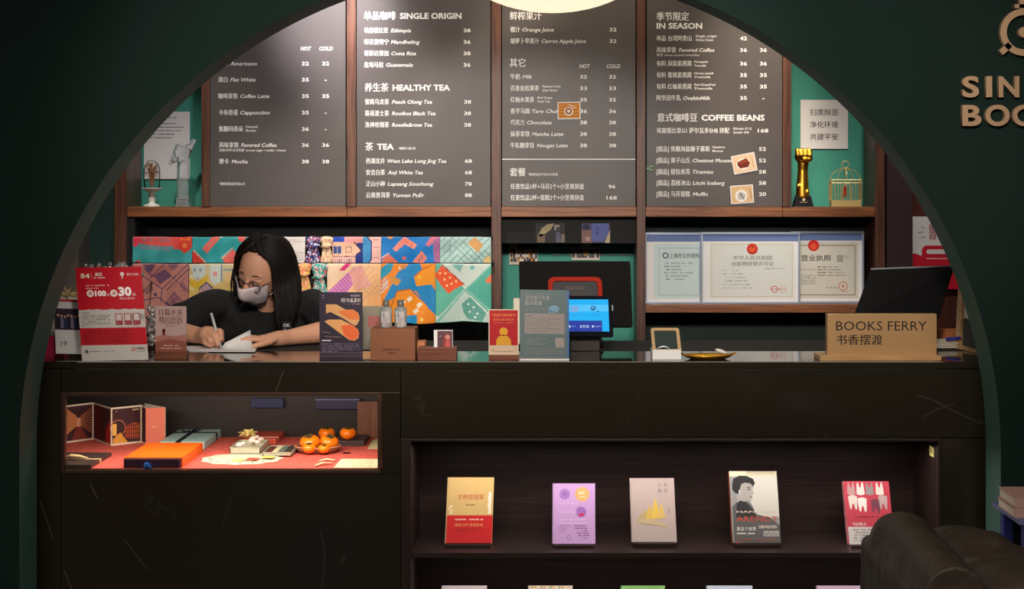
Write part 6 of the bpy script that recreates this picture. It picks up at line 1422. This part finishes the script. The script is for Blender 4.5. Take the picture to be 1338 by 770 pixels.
# knotted scarves
def knotmat(name, cols):
    m = bpy.data.materials.new(name); m.use_nodes = True; nt = m.node_tree; b = nt.nodes['Principled BSDF']; L = nt.links
    tc = nt.nodes.new('ShaderNodeTexCoord'); v = nt.nodes.new('ShaderNodeTexVoronoi'); v.inputs['Scale'].default_value = 170; L.new(tc.outputs['Object'], v.inputs[0])
    cr = nt.nodes.new('ShaderNodeValToRGB'); cr.color_ramp.interpolation = 'CONSTANT'; e = cr.color_ramp.elements
    while len(e) < len(cols): e.new(.5)
    for i, c in enumerate(cols): e[i].position = .18+.64*i/len(cols) if i else 0; e[i].color = (*lin(c), 1)
    sp = nt.nodes.new('ShaderNodeSeparateColor'); L.new(v.outputs['Color'], sp.inputs[0]); L.new(sp.outputs[0], cr.inputs[0]); L.new(cr.outputs[0], b.inputs['Base Color']); b.inputs['Roughness'].default_value = .5; return m
def knot(label, x, y0, y1, Y, w_, cols):
    c = P(x, y1, Y-.01); k = Y/F; H = (y1-y0)*k; m = knotmat(label.replace(' ', '_')[:20], cols)
    r_ = thing('knotted_scarf', label, 'scarf', c, 'small scarves knotted on the rails')
    wob = lambda a, j: 1+.16*math.sin(a*5+j*.4)+.08*math.sin(a*9)
    part('upper_fold', lathe(BM(), [(.55*w_*k*.5, H*.62), (.8*w_*k*.5, H*.72), (w_*k*.52, H*.86), (w_*k*.5, H*.97), (w_*k*.2, H)], c, 40, 1, .4, wob=wob), m, r_, smooth=True)
    part('tail', lathe(BM(), [(.001, 0), (w_*k*.56, .004), (w_*k*.54, H*.12), (w_*k*.40, H*.4), (w_*k*.26, H*.62)], c, 40, 1, .36, wob=wob), m, r_, smooth=True)
    bm = BM(); prim(bm, 'sphere', TS(c+Vector((0, -.004, H*.64)), (w_*k*.30, .017, H*.075))); tube(bm, [c+Vector((-w_*k*.5, 0, H*.60)), c+Vector((-w_*k*.2, -.008, H*.66)), c+Vector((w_*k*.1, -.012, H*.64)), c+Vector((w_*k*.5, 0, H*.68))], [.004, .010, .010, .004], 8)
    part('knot', bm, m, r_, smooth=True)
knot('small navy patterned scarf knotted on the upper rail', 408.5, 309, 345, YU, 18, ((24, 30, 90), (60, 70, 150), (190, 60, 70), (200, 200, 220)))
knot('small beige scarf knotted on the upper rail beside the navy one', 426.5, 309, 345, YU, 14, ((226, 190, 150), (206, 150, 120), (240, 214, 180)))
knot('small yellow and coral scarf knotted on the lower rail', 397.5, 344, 386, YW, 15, ((226, 190, 90), (220, 110, 90), (236, 160, 130)))
knot('small turquoise scarf knotted on the lower rail', 417, 344, 394, YW, 18, ((40, 160, 150), (60, 180, 180), (206, 90, 90), (220, 200, 190)))

# ------------------------------------------------------------------ the clerk
pr = thing('person', 'young woman in glasses, white mask and black t-shirt writing on papers at the counter', 'person', (wx(350, 5.05), 5.05, 0))
def limb(bm, pts, rads, n=14, sub=4):
    """tapered limb through the joints, rounded by spheres at each joint"""
    pts = [Vector(p) for p in pts]; Q, R_ = [], []
    for i in range(len(pts)-1):
        for k in range(sub):
            t = k/sub; Q.append(pts[i].lerp(pts[i+1], t)); R_.append(rads[i]*(1-t)+rads[i+1]*t)
    Q.append(pts[-1]); R_.append(rads[-1])
    tube(bm, Q, R_, n)
    for p, r_ in zip(pts, rads): prim(bm, 'sphere', TS(p, r_), u=14, v=10)
HC = P(345, 352, 4.97)                                    # head centre
HR = (Matrix.Rotation(math.radians(14), 4, 'Y') @ Matrix.Rotation(math.radians(-22), 4, 'Z') @ Matrix.Rotation(math.radians(30), 4, 'X'))
HM = Matrix.Translation(HC) @ HR
def hp(az, el, s=1.0, off=0.0):
    az, el = math.radians(az), math.radians(el)
    d = Vector((math.sin(az)*math.cos(el), -math.cos(az)*math.cos(el), math.sin(el)))
    x, y, z = .074*d.x, .094*d.y, .110*d.z
    if z < 0:
        t = -z/.110; x *= 1-.34*t**1.6; y = y*(1-.10*t) - .012*t*(1 if d.y < 0 else -1.4)
    if d.y > 0: y *= 1.05
    return Vector((x, y, z))*s + d*off
Lc = lambda x, y, z: HM @ Vector((x, y, z))
NECK = P(352, 404, 5.06); CH = Vector((wx(352, 5.09), 5.09, wz(470, 5.09)))
SL, SR = P(286, 402, 5.06), P(410, 402, 5.06)            # shoulders as seen left and right
bm = BM()
# head
t = bmesh.new(); n1, n2 = 40, 28
rings = [[t.verts.new(hp(360*k/n1, -90+180*j/n2)) for k in range(n1)] for j in range(n2+1)]
for A_, B_ in zip(rings, rings[1:]):
    for k in range(n1): t.faces.new((A_[k], A_[(k+1) % n1], B_[(k+1) % n1], B_[k]))
bmesh.ops.remove_doubles(t, verts=t.verts[:], dist=1e-6); t.transform(HM)
me = bpy.data.meshes.new('t'); t.to_mesh(me); t.free(); bm.from_mesh(me); bpy.data.meshes.remove(me)
def hs(x, y, z, s): prim(bm, 'sphere', HM @ TS((x, y, z), s), u=16, v=10)
tube(bm, [Lc(0, -.088, .012), Lc(0, -.097, -.008), Lc(0, -.106, -.026), Lc(0, -.100, -.036)], [.008, .0095, .013, .009], 10)   # nose
hs(.011, -.094, -.031, (.008, .009, .007)); hs(-.011, -.094, -.031, (.008, .009, .007))
hs(.028, -.077, .021, (.019, .009, .006)); hs(-.028, -.077, .021, (.019, .009, .006))       # brows ridge
hs(.032, -.066, -.026, (.020, .014, .018)); hs(-.032, -.066, -.026, (.020, .014, .018))     # cheeks
hs(0, -.090, -.058, (.021, .010, .006)); hs(0, -.088, -.067, (.018, .010, .006)); hs(0, -.060, -.090, (.018, .016, .013))
for s_ in (-1, 1): hs(s_*.0305, -.074, .004, (.016, .013, .0095)); hs(s_*.076, .006, -.008, (.006, .016, .028))   # lids, ears
limb(bm, [Lc(0, .012, -.060), NECK, CH+Vector((0, 0, .12))], [.050, .052, .060])
# torso under the shirt, hips and thighs on the stool
for p, s_ in ((CH+Vector((0, .0, .06)), (.155, .095, .15)), (CH+Vector((0, .03, -.14)), (.14, .095, .16)), (CH+Vector((0, .07, -.32)), (.165, .12, .13))): prim(bm, 'sphere', TS(p, s_), u=24, v=16)
limb(bm, [SL, CH+Vector((0, 0, .13)), SR], [.050, .075, .050])
# arms
EL, WL = P(214, 446, 4.80), P(262, 441, 4.70)
EL.z, WL.z = ZTOP+.044, ZTOP+.036
ER, WR = P(446, 440, 4.84), P(376, 447, 4.72); ER.z, WR.z = ZTOP+.042, ZTOP+.027
limb(bm, [SL, SL.lerp(EL, .5)+Vector((0, -.01, 0)), EL], [.050, .043, .037]); limb(bm, [EL, EL.lerp(WL, .3), WL], [.037, .037, .025])
limb(bm, [SR, SR.lerp(ER, .5), ER], [.050, .043, .037]); limb(bm, [ER, ER.lerp(WR, .3), WR], [.037, .038, .025])
# writing hand
def cnt(px, py, Y): return P(px, py, Y)
HP = P(276, 437, 4.66); HP.z = ZTOP+.040
limb(bm, [WL, WL.lerp(HP, .6), HP], [.025, .030, .026]); prim(bm, 'sphere', TS(HP+Vector((-.006, .0, .002)), (.034, .026, .027)), u=18, v=12)
TIP = Vector((wx(289.5, 4.615), 4.615, ZTOP+.003)); PE = P(274.5, 405, 4.66)
g = TIP.lerp(PE, .20)
limb(bm, [HP+Vector((.014, -.012, .016)), HP+Vector((.034, -.026, .016)), g+Vector((.007, -.007, .006))], [.0105, .0095, .0078], 10, 3)           # index
limb(bm, [HP+Vector((.000, -.020, .008)), HP+Vector((.018, -.036, .002)), g+Vector((-.002, -.010, -.010))], [.0105, .0095, .0080], 10, 3)           # middle
limb(bm, [HP+Vector((-.010, -.020, -.002)), HP+Vector((.004, -.038, -.012)), HP+Vector((.022, -.032, -.024))], [.0100, .0092, .0080], 10, 3)
limb(bm, [HP+Vector((-.020, -.014, -.008)), HP+Vector((-.012, -.032, -.020)), HP+Vector((.006, -.032, -.029))], [.0092, .0082, .0074], 10, 3)
limb(bm, [HP+Vector((.004, .014, .010)), HP+Vector((.028, .012, .010)), g+Vector((.006, .008, .002))], [.0115, .0102, .0086], 10, 3)                # thumb
# resting hand, fingers to the left
HQ = Vector((wx(352, 4.665), 4.665, ZTOP+.026))
limb(bm, [WR, WR.lerp(HQ, .5), HQ], [.025, .026, .021]); prim(bm, 'sphere', TS(HQ+Vector((-.010, 0, .000)), (.040, .032, .017)), u=18, v=12)
for (dy, L_, rr_, dz) in ((-.022, .072, .0084, 0), (-.007, .084, .0088, .002), (.008, .078, .0086, .001), (.022, .060, .0078, 0)):
    b0 = HQ+Vector((-.034, dy, .002)); limb(bm, [b0, b0+Vector((-L_*.42, dy*.25-.004, .004+dz)), b0+Vector((-L_*.74, dy*.35-.010, -.004)), b0+Vector((-L_, dy*.4-.015, -.014))], [rr_*1.15, rr_*1.05, rr_*.95, rr_*.8], 10, 3)
limb(bm, [HQ+Vector((.006, -.022, -.004)), HQ+Vector((-.016, -.042, -.010)), HQ+Vector((-.040, -.052, -.015))], [.0115, .010, .0082], 10, 3)
KN = CH+Vector((.10, -.16, -.42)); KN2 = CH+Vector((-.10, -.16, -.42))
for s_ in (-1, 1):
    hip = CH+Vector((s_*.085, .06, -.36)); kn = CH+Vector((s_*.09, -.10, -.44)) ; ft = Vector((kn.x, 5.0, .10))
    limb(bm, [hip, kn, ft, Vector((ft.x, 4.93, .045))], [.085, .060, .042, .035])
body = fuse(bm, .0034, 2)
link_mesh('body', body, pr, M['skin'])
# t-shirt
bm = BM()
for p, s_ in ((CH+Vector((0, .0, .06)), (.172, .112, .165)), (CH+Vector((0, .03, -.14)), (.165, .118, .18)), (CH+Vector((0, .07, -.30)), (.18, .135, .12))): prim(bm, 'sphere', TS(p, s_), u=24, v=16)
limb(bm, [SL+Vector((.004, .004, 0)), CH+Vector((0, .005, .135)), SR+Vector((-.004, .004, 0))], [.064, .090, .064])
limb(bm, [NECK+Vector((0, .022, .012)), CH+Vector((0, .01, .14))], [.062, .085])
c1_ = SL.lerp(EL, .80); c2_ = SR.lerp(ER, .86)
limb(bm, [SL, SL.lerp(EL, .4)+Vector((0, -.01, .004)), c1_], [.064, .064, .062]); limb(bm, [SR, SR.lerp(ER, .45), c2_], [.064, .062, .062])
prim(bm, 'sphere', TS(SL.lerp(CH, .4)+Vector((0, -.03, .02)), (.11, .06, .08))); prim(bm, 'sphere', TS(SR.lerp(CH, .4)+Vector((0, -.03, .02)), (.11, .06, .08)))
sh = fuse(bm, .005, 3)
nn_ = [v.normal.copy() for v in sh.vertices]
for v, nv_ in zip(sh.vertices, nn_):
    f_ = .0032*math.sin(v.co.x*52+v.co.z*34+2*math.sin(v.co.z*22))+.0024*math.sin(v.co.z*70-v.co.x*26); v.co += nv_*f_
link_mesh('t_shirt', sh, pr, M['shirt'])
link_mesh('trousers', (lambda b: (limb(b, [CH+Vector((-.085, .06, -.36)), CH+Vector((-.09, -.09, -.43)), Vector((CH.x-.09, 5.0, .14))], [.10, .072, .055]), limb(b, [CH+Vector((.085, .06, -.36)), CH+Vector((.09, -.09, -.43)), Vector((CH.x+.09, 5.0, .14))], [.10, .072, .055]), prim(b, 'sphere', TS(CH+Vector((0, .07, -.36)), (.17, .13, .11))), fuse(b, .007, 2))[-1])(BM()), pr, mat('dark_trousers', (30, 30, 36), .9))
# small white print and lanyard badge on the shirt front
cvp = Canvas(P(368, 420, 4.85), (4.85/F, 0, 0), (0, 0, -4.85/F), (0, -1, 0)); cvp.text('OK', 2, 5, 6, (190, 190, 190), w=9, bold=.03); cvp.text('R', 3, 12, 6, (170, 170, 170)); cvp.poly([(4, 18), (7, 18), (7, 27), (4, 27)], (90, 84, 90))
part('badge', box(BM(), wx(368, 4.85), wx(381, 4.85), 4.8505, 4.856, wz(438, 4.85), wz(420, 4.85), .001), M['shirt'], pr); cvp.build('badge_print', pr)
# mask wrapped over nose, mouth and chin
bm = BM(); na, ne = 24, 16; rows_ = []
for j in range(ne+1):
    el = -86+84*j/ne; row_ = []
    lim = 58-10*(j/ne) if j > 2 else 50
    for i in range(na+1):
        az = -lim+2*lim*i/na; cen = math.exp(-(az/20)**2); p = hp(az, el, 1.0, .011+.026*math.exp(-(az/13)**2)*math.exp(-((el+13)/17)**2)+.006*math.exp(-(az/26)**2)*math.exp(-((el+14)/30)**2)+.0012*(j % 4 == 0)+.006*math.exp(-(az/34)**2))
        row_.append(bm.verts.new(HM @ p))
    rows_.append(row_)
for A_, B_ in zip(rows_, rows_[1:]):
    for k in range(na): bm.faces.new((A_[k], A_[k+1], B_[k+1], B_[k]))
o = part('face_mask', bm, M['mask'], pr, smooth=True); md = o.modifiers.new('thickness', 'SOLIDIFY'); md.thickness = .0016
for s_ in (-1, 1):
    part('ear_loop', tube(BM(), [Lc(s_*.064, -.052, -.012), Lc(s_*.080, -.01, .010), Lc(s_*.084, .012, -.004), Lc(s_*.078, -.006, -.034), Lc(s_*.056, -.052, -.058)], .0014, 6), M['mask'], pr)
# glasses
gm = mat('dark_glasses_rim', (52, 44, 48), .3)
for s_ in (-1, 1):
    ring = [Lc(s_*.0335+.0235*math.cos(a), -.104-.002*math.cos(a)*s_+abs(.0235*math.cos(a)*s_ + .0)*.10, -.004+.0195*math.sin(a)) for a in [2*PI*i/32 for i in range(32)]]
    rim = part('glasses_rim', tube(BM(), ring, .0016, 6, closed=True), gm, pr, smooth=True)
    bm = BM(); ce = bm.verts.new(sum(ring, Vector())/32); rv = [bm.verts.new(p) for p in ring]
    for i in range(32): bm.faces.new((ce, rv[i], rv[(i+1) % 32]))
    part('lens', bm, thin_glass('lens_glass', (244, 246, 250), fr=1.2), rim)
    part('glasses_temple', tube(BM(), [Lc(s_*.057, -.100, .002), Lc(s_*.074, -.06, .004), Lc(s_*.080, .0, .004), Lc(s_*.080, .012, -.008)], .0015, 6), gm, pr)
    # eye looking down: lashes and a sliver of iris below the lid
    part('lash', tube(BM(), [Lc(s_*.0305+x*.001, -.0885-.0012*math.cos(x/9), -.004-.004*math.cos(x/9)) for x in (-14, -9, -4, 0, 4, 9, 14)], [.0006, .0011, .0014, .0014, .0014, .0012, .0006], 6), M['hair'], pr)
    part('eyebrow', tube(BM(), [Lc(s_*(.014+i*.008), -.0895+.0016*i*i*.55, .024+.003*math.sin(i*.9)) for i in range(5)], [.0014, .0024, .0024, .0018, .0008], 6, flat=.7), M['hair'], pr)
part('glasses_bridge', tube(BM(), [Lc(-.011, -.105, .002), Lc(0, -.108, .005), Lc(.011, -.105, .002)], .0016, 6), gm, pr)
# hair: scalp cap plus long locks falling past the shoulders
bm = BM(); n1, n2 = 48, 26; g_ = {}
def face_open(az, el):
    a = abs(((az+180) % 360)-180); return a < 66 and el < 54 - max(0, a-30)*.4
for j in range(n2+1):
    for k in range(n1):
        az, el = 360*k/n1, -38+128*j/n2; g_[j, k] = HM @ hp(az, el, 1.06, .006+.0022*math.sin(math.radians(az)*26))
V_ = {kk: bm.verts.new(p) for kk, p in g_.items()}
for j in range(n2):
    for k in range(n1):
        if not face_open(360*(k+.5)/n1, -38+128*(j+.5)/n2): bm.faces.new((V_[j, k], V_[j, (k+1) % n1], V_[j+1, (k+1) % n1], V_[j+1, k]))
bmesh.ops.remove_doubles(bm, verts=bm.verts[:], dist=1e-6)
loose = [v for v in bm.verts if not v.link_faces]; bmesh.ops.delete(bm, geom=loose, context='VERTS')
o = part('hair_cap', bm, M['hair'], pr, smooth=True); md = o.modifiers.new('thickness', 'SOLIDIFY'); md.thickness = .006; md.offset = -1
bm = BM(); rr = random.Random(21)
for i in range(900):
    az = rr.uniform(58, 284); a = ((az+180) % 360)-180; right = a > 0
    lay = rr.uniform(.004, .020); pts_ = []; pa = 12*(1 if a > 0 else -1)       # parting slightly off centre
    for s_ in range(7):
        t_ = s_/6; el = 84-86*t_; aa = a*(.55+.45*min(1, t_*1.6)) ; pts_.append(HM @ hp(aa, el, 1.06, .004+lay*(.35+.65*t_)))
    p = pts_[-1].copy(); v_ = Vector((0, 0, -.022)); side = Vector((p.x-HC.x, p.y-HC.y, 0)).normalized()
    ln = rr.uniform(.10, .17) if right else rr.uniform(.05, .10)
    if abs(a) > 110: ln = rr.uniform(.10, .16)
    for s_ in range(7):
        t_ = (s_+1)/7; q = p+Vector((0, 0, -ln*t_))+side*(.012*math.sin(t_*2.4)+rr.uniform(-.001, .001))
        if right and abs(a) < 100: q += Vector((.010*t_, -.012*t_, 0))
        pts_.append(q)
    r0 = rr.uniform(.0020, .0036); n_ = len(pts_); tube(bm, pts_, [r0*(.5+.5*min(1, k/3))*(1 if k < n_-4 else (n_-k)/4.5+.1) for k in range(n_)], 5)
for i in range(240):
    sg = 1 if i % 2 else -1; k_ = rr.random(); lay = rr.uniform(.003, .012); az0 = 6+sg*rr.uniform(1, 5)
    pts_ = [HM @ hp(az0+sg*b_, e_-9*k_*(1-t_), 1.06, .002+lay) for t_, b_, e_ in ((0, 0, 86), (.15, 6, 74), (.3, 18, 63), (.5, 36, 50), (.7, 50+6*k_, 34), (.85, 58+7*k_, 16), (1, 62+8*k_, -4))]
    p = pts_[-1].copy(); ln = rr.uniform(.09, .15) if sg > 0 else rr.uniform(.04, .08)
    for s_ in range(5):
        t_ = (s_+1)/5; pts_.append(p+Vector((sg*.006*math.sin(t_*2)+(.008*t_ if sg > 0 else .004*t_), -.004*t_, -ln*t_)))
    r0 = rr.uniform(.0018, .0030); n_ = len(pts_); tube(bm, pts_, [r0*(1 if k < n_-3 else (n_-k)/3.6) for k in range(n_)], 5)
part('hair', bm, M['hair'], pr, smooth=True)
# pen
pn = thing('ballpoint_pen', 'slim pale pen held in the writing hand', 'pen', TIP)
d_ = (PE-TIP).normalized()
part('barrel', tube(BM(), [TIP+d_*.012, PE-d_*.012], .0042, 10), mat('pen_barrel', (196, 196, 200), .3), pn, smooth=True)
part('nib', tube(BM(), [TIP, TIP+d_*.0125], [.0008, .0038], 10), M['silver'], pn, smooth=True)
part('clip', tube(BM(), [PE-d_*.012+Vector((-.005, -.003, 0)), PE-d_*.045+Vector((-.005, -.003, 0))], .0012, 6), M['black'], pn)
part('button', tube(BM(), [PE-d_*.012, PE], .0022, 8), M['black'], pn)
# stool
sc_ = CH+Vector((0, .14, -.55)); so = thing('stool', 'dark stool under the clerk behind the counter', 'stool', (sc_.x, sc_.y, 0))
part('seat', prim(BM(), 'cyl', TS((sc_.x, sc_.y, CH.z-.51), (.16, .16, .05))), M['leather'], so)
part('post', prim(BM(), 'cyl', TS((sc_.x, sc_.y, (CH.z-.52)/2), (.03, .03, CH.z-.56))), M['black'], so); part('foot', prim(BM(), 'cyl', TS((sc_.x, sc_.y, .015), (.2, .2, .03))), M['black'], so)

# ------------------------------------------------------------------ armchair at the lower right, side table
YS = 3.2
ch = thing('leather_armchair', 'worn black leather armchair with plump cushions at the lower right', 'armchair', (wx(1260, YS), YS, 0))
def blob(pts, rad, fz=1): 
    b = BM()
    for p, r_ in zip(pts, rad): prim(b, 'sphere', TS(p, r_), u=24, v=16)
    return b
def crease(me, amp, seed):
    r = random.Random(seed); D = [(Vector((r.uniform(-1, 1), r.uniform(-1, 1), r.uniform(-1, 1))).normalized(), r.uniform(14, 60), r.random()*6) for _ in range(8)]
    n = len(me.vertices); co_ = np.zeros(n*3, np.float32); me.vertices.foreach_get('co', co_); co_ = co_.reshape(-1, 3)
    no_ = np.array([v.normal[:] for v in me.vertices]); s_ = np.zeros(n)
    for d, f, p in D: s_ += (1-np.abs(np.sin(co_ @ np.array(d)*f+p+1.2*np.sin(co_[:, 0]*9))))**4*10/f
    me.vertices.foreach_set('co', (co_-no_*(amp*s_)[:, None]).ravel().astype(np.float32)); me.update()
Z_ = lambda py: wz(py, YS)
bm = BM()
tube(bm, [P(1182, 716, YS)+Vector((0, y_, 0)) for y_ in (-.40, -.2, 0, .10)], [.062, .070, .068, .045], 20); box(bm, wx(1136, YS), wx(1228, YS), YS-.42, YS+.12, .12, Z_(712), .02)
prim(bm, 'sphere', TS(P(1183, 712, YS), (.075, .13, .068)))
me = fuse(bm, .007, 4); crease(me, .006, 3); link_mesh('armrest', me, ch, M['leather'])
bm = BM(); prim(bm, 'sphere', TS(P(1262, 735, YS+.05), (.125, .16, .075))); prim(bm, 'sphere', TS(P(1330, 790, YS-.06), (.16, .2, .12))); box(bm, wx(1222, YS), wx(1400, YS), YS-.35, YS+.14, .30, Z_(770), .05)
tube(bm, [P(1232, 726, YS), P(1290, 722, YS), P(1340, 762, YS), P(1400, 800, YS)], [.045, .052, .06, .06], 18)
me = fuse(bm, .007, 4); crease(me, .006, 5); link_mesh('back_cushion', me, ch, M['leather'])
part('base', box(BM(), wx(1136, YS), wx(1400, YS), YS-.42, YS+.12, .06, .30, .02), M['leather'], ch)
for dx, dy in ((1146, -.38), (1390, -.38), (1146, .08), (1390, .08)): part('leg', prim(BM(), 'cyl', TS((wx(dx, YS), YS+dy, .03), (.02, .02, .06))), M['black'], ch)
YT = 3.85
tb = thing('side_table', 'small side table at the right edge with pinkish books on it', 'table', (wx(1400, YT), YT, 0))
zt2 = wz(726, YT)-.0
for k, (pa, pb, zz) in enumerate(((1325, 1450, (664.5, 677)), (1326.5, 1450, (650.5, 664)))):
    x0, x1 = wx(pa, YT), wx(pa, YT)+.2
    r_ = thing('stacked_book', ['pinkish book underneath, on the blue table at the right edge', 'pinkish book on top of the other one at the right edge'][k], 'book', (x0+.1, YT+.07, wz(zz[1], YT)), 'books stacked on the side table')
    part('pages', box(BM(), x0+.003, x1, YT+.003, YT+.14, wz(zz[1], YT)+.0025, wz(zz[0], YT)-.0025), M['offwhite'], r_)
    cmn = mat('pinkish_cover', (178, 142, 132), .6) if k == 0 else bpy.data.materials['pinkish_cover']
    for z_ in (wz(zz[1], YT), wz(zz[0], YT)-.0022): part('cover', box(BM(), x0, x1, YT, YT+.143, z_, z_+.0022, .0005), cmn, r_)
    part('spine', box(BM(), x0, x1, YT-.0022, YT, wz(zz[1], YT), wz(zz[0], YT)), cmn, r_)
ztab = wz(677, YT)
part('top', box(BM(), wx(1327, YT), wx(1327, YT)+.5, YT-.03, YT+.20, ztab-.012, ztab-.0005, .001), mat('blue_white_table', (96, 104, 150), .5), tb)
for dx in (.03, .45):
    for dy in (0, .17): part('leg', box(BM(), wx(1327, YT)+dx-.012, wx(1327, YT)+dx+.012, YT+dy-.012, YT+dy+.012, 0, ztab-.013), mat('navy_leg', (40, 50, 116), .5) if 'navy_leg' not in bpy.data.materials else bpy.data.materials['navy_leg'], tb)
